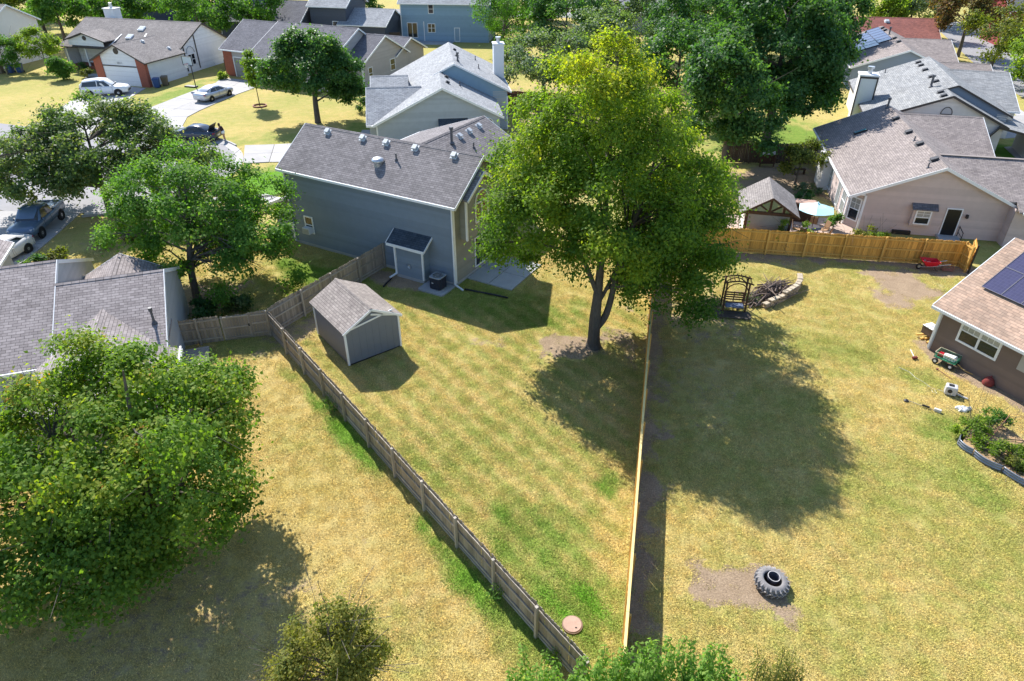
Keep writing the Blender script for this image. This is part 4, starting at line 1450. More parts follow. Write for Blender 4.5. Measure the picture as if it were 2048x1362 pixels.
L_ = thing('house', 'low house with brick red shingle roof beyond the solar roof', 'house', (51.5, 112.5, 0), -11)
gable(L_, 0, 12.5, 0, 9.5, 3.0, 5.3, 'x', None, .4, .4, W_C, SH_L, walls='SENW', lap=.22)
box_vent(L_, 5.7, 3.8, 4.85, 'y', .484, M_VENT, s=.45)
N1 = thing('house', 'barn red two-storey house with white corner boards at the top right', 'house', (81, 122, 0), -12)
gable(N1, 0, 14, 0, 9, 5.8, 8.2, 'x', None, .4, .4, mat('siding_red', (.26, .035, .04), .6, .06), SH_C, walls='SENW', lap=.22)
corner(N1, 0, 0, 5.6)
for x_ in (3.2, 7.8):
    window(N1, (0, 0), (14, 0), x_, 3.4, 1.3, 1.6)
MB().box(5.9, 6.1, -.12, 0, 0, 5.6).build('corner_board', M_WHITE, N1)
S1 = thing('house', 'pale grey shingle roofed house showing between the top treetops', 'house', (20, 138, 0), -5)
gable(S1, 0, 15, 0, 10, 4.2, 7.0, 'x', None, .4, .4, W_H, SH_B, walls='SENW', lap=.25)
box_vent(S1, 4, 3.5, 6.1, 'y', .56, M_VENTD, s=.5)

# ---- brown house at the right edge
Mh = thing('house', 'brown house with terracotta shingles and solar panels at the right edge', 'house', (22.7, 31.0, 0), -65)
gable(Mh, 0, 16, 0, 9.2, 2.8, 5.47, 'x', None, .35, .45, W_M, SH_M, walls='SENW', lap=.15)
plinth(Mh, .04, 15.9, .04, 9.1, .12)
pM = (5.47 - 2.8) / 4.6
slM = math.sqrt(1 + pM * pM)
for i in range(4):
    for r_ in range(2):
        if r_ == 0 or True:
            y0_ = 1.5 + r_ * 1.42
            solar_panel(Mh, (.55 + i * 1.02, y0_, 2.8 + y0_ * pM), (1, 0, 0), (0, 1 / slM, pM / slM), 1.0, 1.40 * slM)
window(Mh, (0, 0), (16, 0), 1.12, 1.22, 2.16, 1.4, True, 1, grid=3, fw=.11)
panelbox(Mh, (0, 0), (16, 0), 4.28, 1.4, .55, .8, .0, .06, 'wall_louvre', mat('louvre_taupe', (.4, .38, .35), .7))
downspout(Mh, -.02, -.1, 2.6)
corner(Mh, 0, 0, 2.65, mat('corner_taupe', (.5, .5, .5), .6))

# ================================================================== trees and shrubs


def leaves_mesh(name, c, n, size, tint, m, parent, rs, aspect=.72):
    """one folded, pointed blade per leaf"""
    N = len(c)
    n = n / (np.linalg.norm(n, axis=1, keepdims=True) + 1e-9)
    t = rs.normal(size=(N, 3))
    t[:, 2] -= .5
    t -= n * np.sum(t * n, 1, keepdims=True)
    t /= (np.linalg.norm(t, axis=1, keepdims=True) + 1e-9)
    b = np.cross(n, t)
    s = size[:, None]
    v = np.empty((N, 4, 3), dtype=np.float32)
    v[:, 0] = c - t * s * .5
    v[:, 1] = c + b * s * aspect * .5 + n * s * .10 - t * s * .08
    v[:, 2] = c + t * s * .55 - n * s * .12
    v[:, 3] = c - b * s * aspect * .5 + n * s * .10 - t * s * .08
    q = np.arange(N * 4, dtype=np.int32).reshape(N, 4)
    me = np_mesh(name, v.reshape(-1, 3), q)
    at = me.attributes.new('tint', 'FLOAT', 'FACE')
    at.data.foreach_set('value', np.clip(tint, 0, 1).astype(np.float32))
    me.materials.append(m)
    o = link(name, me, parent)
    o['kind'] = 'stuff'
    return o


def crown_clusters(lobes, ncl, rs, shell=.55, lump=.2, bough=None, space=.44, per_b=9):
    """sprays gathered on boughs: bough centres spread through the lobes, sprays over each bough's outer side; gaps stay between boughs"""
    lob = np.array(lobes, dtype=float)
    vol = lob[:, 3] * lob[:, 4] * lob[:, 5]
    ks = [(rs.normal(size=3) * 2.2, rs.rand() * 6.28) for _ in range(9)]
    ks += [(rs.normal(size=3) * 5.0, rs.rand() * 6.28) for _ in range(9)]
    C, O, T = [], [], []
    pick = vol ** .75
    pick /= pick.sum()
    nb = max(6, ncl // per_b)
    Bc = []
    tries = 0
    while len(Bc) < nb and tries < nb * 60:
        tries += 1
        i = rs.choice(len(lob), p=pick)
        d = rs.normal(size=3)
        d /= np.linalg.norm(d)
        if d[2] < -.35 and rs.rand() < .6:
            continue
        nz = sum(math.sin(float(k @ d) + ph + i) for k, ph in ks) / 6
        rr = (1 + lump * nz) * (shell + (1 - shell) * rs.rand() ** .4) * .9
        p = lob[i, :3] + d * lob[i, 3:6] * rr
        q = np.sqrt((((p - lob[:, :3]) / lob[:, 3:6]) ** 2).sum(1))
        if q.min() < .5:
            continue
        rb = bough * rs.uniform(.65, 1.3) if bough else .17 * (lob[i, 3] + lob[i, 4]) * .5 * rs.uniform(.65, 1.35) + .12
        # keep some distance so that boughs read as separate masses
        if Bc and tries < nb * 40:
            dm = min(np.linalg.norm((p - b_) / (r_ + rb)) for b_, _, r_, _ in Bc)
            if dm < space:
                continue
        Bc.append((p, d, rb, rs.normal()))
    for p, d, rb, tn in Bc:
        tn = max(-1.3, min(1.1, tn))
        for _ in range(max(3, int(per_b * rs.uniform(.7, 1.3)))):
            e = rs.normal(size=3)
            e /= np.linalg.norm(e)
            e = e + d * .55 + np.array([0, 0, .25])
            e /= np.linalg.norm(e)
            C.append(p + e * rb * np.array([1.1, 1.1, .85]) * rs.uniform(.55, 1.05))
            O.append(e * .7 + d * .3)
            T.append(tn)
    return np.array(C), np.array(O), np.array(T)


def tree(name, label, base, lobes, m, ncl=300, per=60, crad=.5, leaf=.16, seed=1, trunk_r=.22, trunk=None, limbs=26, group=None, shell=.5, lump=.2,
         cat='tree', bark=None, tb=(.5, .22, .12), up=.55, limb_r=.35, flat=.75, thin=0., bough=None, high=0., space=.44, per_b=9):
    """lobes are given relative to the trunk's foot. trunk: list of (x, y, z, r) paths"""
    rs = np.random.RandomState(seed)
    root = thing(name, label, cat, (base[0], base[1], 0), 0, group)
    C, O, BT = crown_clusters(lobes, ncl, rs, shell, lump, bough, space, per_b)
    k = len(C)
    szc = rs.uniform(.7, 1.3, k)
    idx = np.repeat(np.arange(k), np.maximum(6, (per * szc ** 1.5 * rs.uniform(.6, 1.3, k)).astype(int)))
    N = len(idx)
    g = rs.normal(size=(N, 3))
    g[:, 2] *= flat
    # leaves sit towards the surface of their spray
    g *= (.55 + .45 * rs.rand(N, 1))
    pos = C[idx] + g * (crad * szc[idx])[:, None]
    nrm = O[idx] * .85 + rs.normal(size=(N, 3)) * .5 + np.array([0, 0, up])
    tc = rs.normal(size=k) * tb[1] * .55 + BT * tb[1] * .6
    tint = tb[0] + tc[idx] + rs.normal(size=N) * tb[2]
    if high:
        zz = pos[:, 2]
        tint = tint + high * ((zz - zz.min()) / (zz.max() - zz.min()) - .5)      # sunlit crown top put into the leaf colour, with some autumn yellow
    zmin = pos[:, 2] > .05
    if thin:
        zmin &= rs.rand(N) > thin
    leaves_mesh('crown', pos[zmin], nrm[zmin], leaf * rs.uniform(.65, 1.25, N)[zmin], tint[zmin], m, root, rs)
    mb = MB()
    lob = np.array(lobes)
    top = lob[:, 2].max()
    cx, cy = (lob[:, 0] * lob[:, 3]).sum() / lob[:, 3].sum(), (lob[:, 1] * lob[:, 3]).sum() / lob[:, 3].sum()
    if trunk is None:
        zt = top
        trunk = [[(0, 0, -.1, trunk_r * 1.45), (0, 0, .25, trunk_r * 1.1), (cx * .1, cy * .1, zt * .3, trunk_r * .9), (cx * .5, cy * .5, zt * .62, trunk_r * .62), (cx, cy, zt * 1.05, trunk_r * .18)]]
    anch = []
    for path in trunk:
        # densify with a smooth curve
        P = [Vector(q[:3]) for q in path]
        rr = [q[3] for q in path]
        pts, rad = [], []
        for i in range(len(P) - 1):
            for s in range(4):
                t = s / 4
                p0, p1, p2, p3 = P[max(i - 1, 0)], P[i], P[i + 1], P[min(i + 2, len(P) - 1)]
                q = .5 * ((2 * p1) + (p2 - p0) * t + (2 * p0 - 5 * p1 + 4 * p2 - p3) * t * t + (3 * p1 - p0 - 3 * p2 + p3) * t ** 3)
                pts.append(q)
                rad.append(rr[i] * (1 - t) + rr[i + 1] * t)
        pts.append(P[-1])
        rad.append(rr[-1])
        mb.tube(pts, rad, 10)
        anch += [(p, r_) for p, r_ in zip(pts, rad) if p.z > .25 * top]
    order = rs.permutation(k)[:limbs]
    for j in order:
        tgt = Vector(C[j])
        best = min(anch, key=lambda a: (a[0] - tgt).length + max(0, a[0].z - tgt.z + .6) * 1.6)
        p0, r0 = best
        mid = p0.lerp(tgt, .5) + Vector((rs.normal() * .2, rs.normal() * .2, .12 * (tgt - p0).length))
        r_ = max(.02, min(r0 * .6, trunk_r * limb_r))
        pts = [p0, p0.lerp(mid, .55) + Vector((0, 0, .05)), mid, mid.lerp(tgt, .5) + Vector((0, 0, .04)), tgt]
        mb.tube(pts, [r_, r_ * .8, r_ * .6, r_ * .38, .012], 6, cap=False)
        for s in range(2):
            t2 = tgt + Vector(rs.normal(size=3) * .8)
            mb.tube([mid, mid.lerp(t2, .6), t2], [r_ * .4, r_ * .25, .008], 5, cap=False)
    mb.build('trunk', bark or M_BARK, root, True, fix=False)
    return root


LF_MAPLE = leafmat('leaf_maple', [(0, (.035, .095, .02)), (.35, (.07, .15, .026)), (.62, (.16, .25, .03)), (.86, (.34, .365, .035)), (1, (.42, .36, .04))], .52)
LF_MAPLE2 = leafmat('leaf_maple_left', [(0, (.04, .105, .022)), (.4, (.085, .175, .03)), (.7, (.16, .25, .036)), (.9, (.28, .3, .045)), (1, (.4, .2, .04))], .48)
LF_ASH = leafmat('leaf_ash', [(0, (.045, .12, .025)), (.5, (.09, .20, .036)), (.85, (.16, .28, .05)), (1, (.26, .31, .07))], .46)
LF_DARK = leafmat('leaf_dark', [(0, (.03, .085, .03)), (.5, (.055, .135, .042)), (1, (.12, .21, .065))], .46, .36)
LF_OAK = leafmat('leaf_oak', [(0, (.055, .105, .045)), (.5, (.11, .175, .07)), (.85, (.21, .25, .10)), (1, (.32, .3, .15))], .52, .34)
LF_PEAR = leafmat('leaf_pear', [(0, (.03, .09, .028)), (.5, (.058, .14, .038)), (1, (.125, .21, .05))], .44, .3)
LF_LIME = leafmat('leaf_lime', [(0, (.10, .18, .025)), (.5, (.18, .27, .04)), (1, (.3, .35, .07))], .5)
LF_GREY = leafmat('leaf_greygreen', [(0, (.06, .11, .06)), (.5, (.11, .17, .095)), (1, (.22, .27, .17))], .45, .36)
LF_RUST = leafmat('leaf_rust', [(0, (.06, .09, .03)), (.5, (.13, .10, .04)), (1, (.27, .13, .06))], .42)
LF_FG = leafmat('leaf_sapling', [(0, (.08, .17, .028)), (.5, (.13, .26, .042)), (1, (.24, .35, .08))], .5)
LF_OLIVE = leafmat('leaf_olive', [(0, (.06, .09, .022)), (.5, (.125, .155, .032)), (1, (.26, .24, .055))], .42)

# the big silver maple in the fenced yard
tree('maple_tree', 'huge green maple with sunlit, yellow-tinted top standing in the fenced back yard', (4.46, 31.25),
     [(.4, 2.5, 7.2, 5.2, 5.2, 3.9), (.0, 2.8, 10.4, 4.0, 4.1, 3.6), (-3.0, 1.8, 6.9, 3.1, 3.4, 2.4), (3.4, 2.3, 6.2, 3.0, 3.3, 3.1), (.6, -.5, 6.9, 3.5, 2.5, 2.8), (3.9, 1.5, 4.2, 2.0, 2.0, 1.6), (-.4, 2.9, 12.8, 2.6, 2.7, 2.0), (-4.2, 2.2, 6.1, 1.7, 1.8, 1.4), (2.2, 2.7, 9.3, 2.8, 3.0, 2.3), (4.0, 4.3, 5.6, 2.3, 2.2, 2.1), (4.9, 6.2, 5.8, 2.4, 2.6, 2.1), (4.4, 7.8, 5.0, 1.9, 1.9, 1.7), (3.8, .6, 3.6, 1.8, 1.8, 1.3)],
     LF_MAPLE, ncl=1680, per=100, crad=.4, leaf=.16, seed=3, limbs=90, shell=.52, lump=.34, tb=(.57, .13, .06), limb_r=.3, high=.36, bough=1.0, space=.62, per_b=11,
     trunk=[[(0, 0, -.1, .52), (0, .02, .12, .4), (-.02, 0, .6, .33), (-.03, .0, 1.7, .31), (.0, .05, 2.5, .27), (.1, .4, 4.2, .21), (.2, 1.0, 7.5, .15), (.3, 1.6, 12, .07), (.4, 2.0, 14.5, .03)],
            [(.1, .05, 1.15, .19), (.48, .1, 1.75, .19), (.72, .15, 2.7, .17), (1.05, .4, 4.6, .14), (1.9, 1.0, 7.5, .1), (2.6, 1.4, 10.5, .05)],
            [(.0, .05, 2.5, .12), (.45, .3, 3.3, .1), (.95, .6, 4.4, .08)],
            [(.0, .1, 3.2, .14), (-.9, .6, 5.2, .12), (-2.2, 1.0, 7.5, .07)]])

# the maple in the left foreground
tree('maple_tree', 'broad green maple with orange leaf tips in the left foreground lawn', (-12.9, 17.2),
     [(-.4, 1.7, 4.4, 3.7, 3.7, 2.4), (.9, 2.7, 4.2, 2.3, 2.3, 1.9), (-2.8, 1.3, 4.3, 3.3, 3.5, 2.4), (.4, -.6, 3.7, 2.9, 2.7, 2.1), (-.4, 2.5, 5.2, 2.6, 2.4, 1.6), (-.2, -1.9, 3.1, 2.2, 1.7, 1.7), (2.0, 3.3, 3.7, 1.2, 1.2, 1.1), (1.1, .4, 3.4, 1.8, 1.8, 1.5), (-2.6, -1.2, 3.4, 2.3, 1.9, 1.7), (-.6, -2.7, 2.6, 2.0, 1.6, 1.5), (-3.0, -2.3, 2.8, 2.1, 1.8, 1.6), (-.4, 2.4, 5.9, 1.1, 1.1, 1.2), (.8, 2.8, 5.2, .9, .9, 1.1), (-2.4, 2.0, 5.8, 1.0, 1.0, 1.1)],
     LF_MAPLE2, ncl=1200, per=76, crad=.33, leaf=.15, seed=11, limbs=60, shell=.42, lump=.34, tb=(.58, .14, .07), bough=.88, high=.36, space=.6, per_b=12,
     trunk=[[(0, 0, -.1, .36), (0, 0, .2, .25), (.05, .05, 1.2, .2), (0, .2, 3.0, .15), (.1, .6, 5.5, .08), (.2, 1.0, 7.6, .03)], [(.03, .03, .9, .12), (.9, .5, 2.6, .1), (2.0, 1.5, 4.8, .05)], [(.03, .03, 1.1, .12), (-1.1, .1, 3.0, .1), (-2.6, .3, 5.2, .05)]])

# ash between the plum roof and the street
tree('ash_tree', 'open bright green ash between the plum roof and the slate blue house', (-19.3, 36.6),
     [(.2, 2.4, 4.8, 4.2, 3.8, 2.5), (-3.2, 2.8, 5.2, 2.2, 2.6, 2.0), (3.9, 1.4, 3.4, 2.3, 2.2, 2.0), (.0, .4, 3.0, 3.0, 2.2, 2.0), (1.8, 3.8, 5.2, 2.4, 2.4, 1.8), (4.9, .2, 2.4, 1.5, 1.4, 1.4), (-1.2, 4.4, 6.4, 2.2, 2.2, 1.4), (-3.4, 1.0, 3.6, 1.9, 1.8, 1.5), (1.8, -.8, 2.2, 1.9, 1.5, 1.4), (-1.4, -.6, 2.1, 1.5, 1.3, 1.2)],
     LF_ASH, ncl=800, per=62, crad=.34, leaf=.18, seed=21, limbs=60, shell=.45, lump=.36, tb=(.62, .18, .08), bough=.85, space=.62, per_b=11)
tree('oak_tree', 'grey-green tree over the turning circle and blue pickup', (-31.6, 50.6),
     [(-.3, .6, 4.8, 4.6, 4.2, 2.7), (-4.2, -.2, 4.2, 3.2, 3.4, 2.4), (3.6, 1.0, 4.6, 2.8, 2.8, 2.2), (-.2, 2.2, 6.4, 3.2, 2.8, 1.7), (-3.6, -2.4, 3.4, 2.6, 2.0, 1.7), (7.3, 1.2, 4.0, 1.3, 1.2, 1.2), (.8, -1.8, 3.2, 2.8, 1.8, 1.6), (2.4, 2.2, 6.0, 1.8, 1.8, 1.2)],
     LF_OAK, ncl=1000, per=56, crad=.36, leaf=.22, seed=31, limbs=50, shell=.45, lump=.3, tb=(.5, .2, .16), bough=.85)
tree('pear_tree', 'dark glossy green tree on the lawn before the warm grey house', (-21.3, 76.0),
     [(0.2, 1.0, 5.2, 4.6, 4.2, 2.6), (-2.6, .6, 5.4, 2.8, 2.8, 2.3), (2.8, .8, 5.0, 2.7, 2.8, 2.4), (0, 1.2, 7.0, 2.8, 2.6, 1.9), (-1.6, .4, 7.2, 1.6, 1.6, 1.5), (2.8, .8, 7.0, 1.6, 1.8, 1.4), (3.4, .6, 3.6, 1.9, 1.9, 1.3), (-4.3, .2, 4.6, 1.5, 1.5, 1.3)],
     LF_PEAR, ncl=760, per=52, crad=.42, leaf=.28, seed=41, limbs=24, shell=.45, lump=.2, trunk_r=.3, tb=(.5, .18, .16))
sap = tree('sapling_tree', 'slim young lime green tree inside a ring on the yellow lawn', (-29.9, 83.1), [(0, 0, 4.0, 1.35, 1.3, 1.5), (0, 0, 5.0, .9, .9, 1.0), (-.3, 0, 3.1, 1.1, 1.0, .8)], LF_LIME, ncl=130, per=50, crad=.3, leaf=.24, seed=43, trunk_r=.05, limbs=6, tb=(.3, .2, .15))
tree('shade_tree', 'tall dark tree behind the gazebo shading the pink house roof', (25.3, 67.9),
     [(.0, 1.5, 8.4, 5.8, 5.6, 3.8), (-3.4, 1.0, 7.6, 3.8, 4.0, 3.4), (2.7, 1.0, 8.2, 3.5, 4.2, 3.4), (.0, 1.6, 11.6, 4.8, 4.6, 2.6), (-1.2, -1.8, 5.6, 3.2, 2.6, 2.2), (2.7, -1.6, 5.8, 2.9, 2.6, 2.2), (-2.6, .5, 4.6, 3.6, 3.2, 2.0), (3.2, .8, 4.8, 3.0, 3.0, 1.9)],
     LF_DARK, ncl=1150, per=52, crad=.5, leaf=.32, seed=51, limbs=40, trunk_r=.42, tb=(.5, .2, .18))
tree('shade_tree', 'dark tree filling the gap right of the huge maple', (18.6, 59.0),
     [(0, .5, 6.2, 3.8, 3.6, 3.4), (-1.5, 0, 8.6, 3.0, 3.0, 2.4), (1.6, .3, 4.2, 2.8, 2.6, 2.2)], LF_DARK, ncl=480, per=50, crad=.46, leaf=.3, seed=53, limbs=16, trunk_r=.28, tb=(.55, .2, .18))
tree('apple_tree', 'small spreading olive green tree beside the dark rear fence', (24.3, 56.6), [(0.3, .1, 2.5, 2.0, 1.7, .95), (-.9, -.2, 2.2, 1.2, 1.1, .8), (1.2, 0, 2.2, 1.1, 1.1, .7)], LF_OLIVE, ncl=85, per=60, crad=.32, leaf=.2, seed=55, trunk_r=.1, limbs=12, tb=(.5, .22, .15))

far = [
    ('broad rich green tree right of the blue two-storey house', (-1.6, 113), 5.6, 10.5, LF_ASH, .25, 61, .28),
    ('grey-green tree beside the white chimney', (3.8, 85), 6.2, 8.4, LF_GREY, .3, 62, .5),
    ('dark grey-green tree behind the grey-green one near the top', (14.5, 116), 7.5, 12.5, LF_GREY, .34, 63, .3),
    ('round dark green tree directly behind the huge maple', (24.5, 98), 7.6, 12.0, LF_DARK, .36, 64, .5),
    ('mid green tree left of the tall dark shade tree', (18.5, 80), 6.2, 10.5, LF_DARK, .34, 65, .62),
    ('tall dark green tree above the white house chimney', (-57, 131), 7.0, 11.5, LF_ASH, .36, 66, .25),
    ('drooping willow-like tree behind the cream house', (-85, 135), 7.0, 11, LF_OLIVE, .38, 67, .4),
    ('pale green tree between the willow and navy house', (-78, 138), 4.6, 9, LF_LIME, .36, 68, .5),
    ('leafy tree at the left foot of the navy house', (-66, 133), 4.6, 8, LF_ASH, .34, 69, .4),
    ('dark tree over the dark slate house', (-42, 124), 5.5, 11.5, LF_ASH, .34, 70, .3),
    ('green tree above the dark slate roof at the top', (-45, 140), 6.0, 13, LF_DARK, .38, 71, .6),
    ('street tree with dark crown left of the blue two-storey house', (-27.5, 147), 4.2, 9.5, LF_DARK, .36, 72, .5),
    ('rust brown tree at the top right', (69.5, 113.5), 5.6, 11.5, LF_RUST, .34, 73, .55),
    ('round green tree by the right street, second from the edge', (66.2, 100), 6.2, 9.6, LF_OLIVE, .32, 74, .45),
    ('bright lime tree at the right edge', (66.5, 88.5), 5.2, 8.5, LF_LIME, .32, 75, .45),
    ('bright lime green tree beyond the red roof', (64.5, 130), 3.6, 8.5, LF_LIME, .36, 76, .5),
    ('soft green tree beyond the red roof, right of the lime one', (70.5, 132), 6.0, 9.5, LF_GREY, .36, 77, .75),
    ('dark green tree left of the red roof', (50, 128), 6.0, 12, LF_DARK, .38, 78, .5),
    ('dark green tree rising behind the tall shade tree', (37, 112), 7.6, 13.5, LF_DARK, .38, 79, .55),
    ('dark tree beyond the grey roof at the top middle', (28, 154), 8, 13, LF_DARK, .44, 80, .5),
    ('wide green tree on the far road at the top', (8, 150), 8, 13, LF_ASH, .44, 81, .3),
    ('far round tree behind the blue two-storey house', (-8, 152), 8, 12, LF_DARK, .44, 82, .4),
    ('far green tree above the navy house', (-60, 172), 9, 13, LF_ASH, .46, 83, .3),
    ('far dark tree at the upper left corner', (-95, 150), 8, 12, LF_DARK, .46, 84, .4),
    ('far dark green tree at the top right behind the rust tree', (84, 146), 8, 12, LF_DARK, .44, 85, .4),
    ('far tree right of the red houses at the top', (60, 160), 9, 14, LF_DARK, .46, 86, .5),
    ('grey-green tree right of the grey-green one by the chimney', (12.5, 93), 5.6, 9.5, LF_GREY, .32, 88, .45),
    ('dark tree peeking over the left shoulder of the huge maple', (8.0, 106), 6.0, 11.5, LF_DARK, .36, 89, .5),
    ('green tree between the far grey roof and the maple top', (32, 122), 7.0, 12.5, LF_ASH, .38, 90, .3),
    ('dark tree over the right end of the far grey roof', (40, 140), 7.5, 13, LF_DARK, .4, 191, .5),
    ('far green tree in the top middle gap', (2, 132), 6.5, 11, LF_ASH, .4, 192, .35),
    ('far dark tree in the top middle gap', (14, 134), 6.5, 11.5, LF_DARK, .4, 193, .5),
    ('dark tree behind the tall shade tree beside the solar roof', (43, 102), 5.5, 11, LF_DARK, .36, 194, .55),
    ('far tree beyond the dark slate houses', (-38, 160), 8, 12, LF_ASH, .44, 195, .35),
    ('far tree over the road right of the slate houses', (-18, 172), 8, 12, LF_DARK, .46, 196, .5),
    ('green tree between the cream house and the willow', (-74, 122), 5.0, 9.5, LF_ASH, .36, 197, .35),
    ('leafy tree behind the white house roof, left of the navy house', (-69, 126), 4.8, 8.5, LF_ASH, .34, 198, .45),
    ('green tree over the left end of the charcoal roof', (-50, 119), 4.6, 9.0, LF_ASH, .34, 199, .4),
    ('far tree beyond the soft green tree', (45, 158), 8, 13, LF_ASH, .46, 87, .3),
]
for (lab, b_, r_, h_, m_, lf_, sd_, t0) in far:
    rr = np.random.RandomState(sd_)
    lobes = [(0, 0, h_ * .6, r_ * .92, r_ * .92, h_ * .34)]
    for k in range(5):
        a_ = rr.rand() * 6.28
        lobes.append((r_ * .48 * math.cos(a_), r_ * .48 * math.sin(a_), h_ * rr.uniform(.42, .74), r_ * rr.uniform(.42, .6), r_ * rr.uniform(.42, .6), h_ * rr.uniform(.18, .26)))
    area = r_ * h_
    tree('background_tree', lab, b_, lobes, m_, ncl=int(150 + area * 3.2), per=34, crad=.56, leaf=lf_ * 1.05, seed=sd_, limbs=12, trunk_r=.28, group='trees among the far houses', tb=(t0, .2, .17), shell=.5, lump=.25)

for lab, b_, h_, r_, m_, sd_ in (('small loose green tree against the cream house wall', (-70.5, 100.5), 5.6, 2.6, LF_ASH, 91), ('bright leafy tree before the white house porch', (-66.6, 103.4), 5.8, 3.4, LF_LIME, 92), ('little leaning tree with a dark shadow on the yellow lawn', (-61, 97.3), 2.6, 1.4, LF_ASH, 93),
                               ('yellow-green bush behind the charcoal roof', (-34.5, 114), 4.2, 3.4, LF_LIME, 94)):
    tree('garden_tree', lab, b_, [(0, 0, h_ * .6, r_ * .8, r_ * .8, h_ * .36), (r_ * .35, 0, h_ * .5, r_ * .6, r_ * .6, h_ * .3), (-r_ * .35, .2, h_ * .7, r_ * .5, r_ * .5, h_ * .22)], m_, ncl=190, per=34, crad=.36, leaf=.26, seed=sd_, trunk_r=.1, limbs=10, tb=(.4, .2, .15))

# foreground
tree('bushy_tree', 'dense olive green bushy tree at the bottom edge left of the fence', (-4.95, 10.9), [(0, .1, 2.6, 1.35, 1.3, 1.5), (.55, .2, 3.4, .85, .8, .95), (-.75, .1, 2.6, .85, .9, 1.2), (.1, .3, 4.1, .6, .6, .65), (-.45, .2, 3.8, .5, .5, .6), (.95, -.1, 2.4, .7, .7, .9), (.45, .2, 4.35, .3, .3, .45)],
     LF_OLIVE, ncl=560, per=44, crad=.17, leaf=.085, seed=101, trunk_r=.09, limbs=30, shell=.4, lump=.4, tb=(.74, .18, .12), bough=.26, space=.6)


def shoots(name, label, base, stems, m, leaf, seed, cat='shrub'):
    """upright leafy shoots: each stem carries leaves all the way up"""
    rs = np.random.RandomState(seed)
    root = thing(name, label, cat, (base[0], base[1], 0))
    P, Nn, S, T = [], [], [], []
    mb = MB()
    for (x, y, h, lean) in stems:
        n_ = int(h * 30)
        tx, ty = rs.normal() * lean, rs.normal() * lean
        pts = []
        for i in range(7):
            t = i / 6
            pts.append((x + tx * t * t, y + ty * t * t, h * t))
        mb.tube(pts, [.016 * (1 - .8 * i / 6) + .003 for i in range(7)], 5, cap=False)
        for i in range(n_):
            t = .25 + .75 * i / n_
            a_ = i * 2.4 + rs.rand()
            r_ = (.2 * (1.15 - t) + .05) * rs.uniform(.6, 1.3)
            P.append((x + tx * t * t + math.cos(a_) * r_, y + ty * t * t + math.sin(a_) * r_, h * t + rs.normal() * .03))
            Nn.append((math.cos(a_) * .6, math.sin(a_) * .6, .9))
            S.append(leaf * rs.uniform(.7, 1.25) * (1.15 - .5 * t))
            T.append(rs.normal(.55, .2) + .3 * (t - .5))
    leaves_mesh('foliage', np.array(P), np.array(Nn) + rs.normal(size=(len(P), 3)) * .35, np.array(S), np.array(T), m, root, rs, .5)
    mb.build('stems', mat('green_stem', (.10, .13, .05), .8), root, fix=False)
    return root


rs = np.random.RandomState(5)
st = [(rs.uniform(-3.2, 2.8), rs.uniform(-.7, .5), rs.uniform(2.4, 3.3), .22) for _ in range(95)]
st += [(1.0, .3, 4.0, .1), (1.12, .25, 3.7, .1), (1.7, .2, 3.75, .1), (2.15, .3, 3.7, .1), (.62, .2, 3.75, .1), (-.35, .3, 3.5, .12), (-.1, .4, 3.45, .1), (-.8, .3, 3.35, .1), (2.5, .2, 3.35, .1)]
shoots('shrub', 'bright green leafy shoots at the bottom edge beside the cedar fence', (3.3, 10.85), st, LF_FG, .2, 111)
st = [(rs.normal() * .35, rs.normal() * .25, rs.uniform(1.1, 2.0), .15) for _ in range(22)]
shoots('shrub', 'straggly weedy shrub at the bottom edge below the tractor tyre', (8.0, 11.9), st, LF_OLIVE, .11, 112)
st = [(rs.normal() * .55, rs.normal() * .25, rs.uniform(.5, 1.0), .15) for _ in range(16)]
shoots('shrub', 'low bright green shrub at the bottom edge left of the weedy shrub', (6.9, 11.5), st, LF_FG, .12, 113)

# ================================================================== fences


def picket_meshes(nm, h, w_, th, m, ear=.035):
    out = []
    for k in range(6):
        dh = rnd.uniform(-.03, .03)
        w2 = w_ / 2 * rnd.uniform(.94, 1.0)
        mb = MB()
        pr = [(-w2, 0.03), (w2, 0.03), (w2, h + dh - ear), (w2 - ear, h + dh), (-w2 + ear, h + dh), (-w2, h + dh - ear)]
        vs = [(x, -th / 2, z) for x, z in pr] + [(x, th / 2, z) for x, z in pr]
        mb.add(vs, [(0, 1, 2, 3, 4, 5), (11, 10, 9, 8, 7, 6)] + [(i, i + 6, (i + 1) % 6 + 6, (i + 1) % 6) for i in range(6)])
        out.append(mb.mesh(nm, m))
    return out


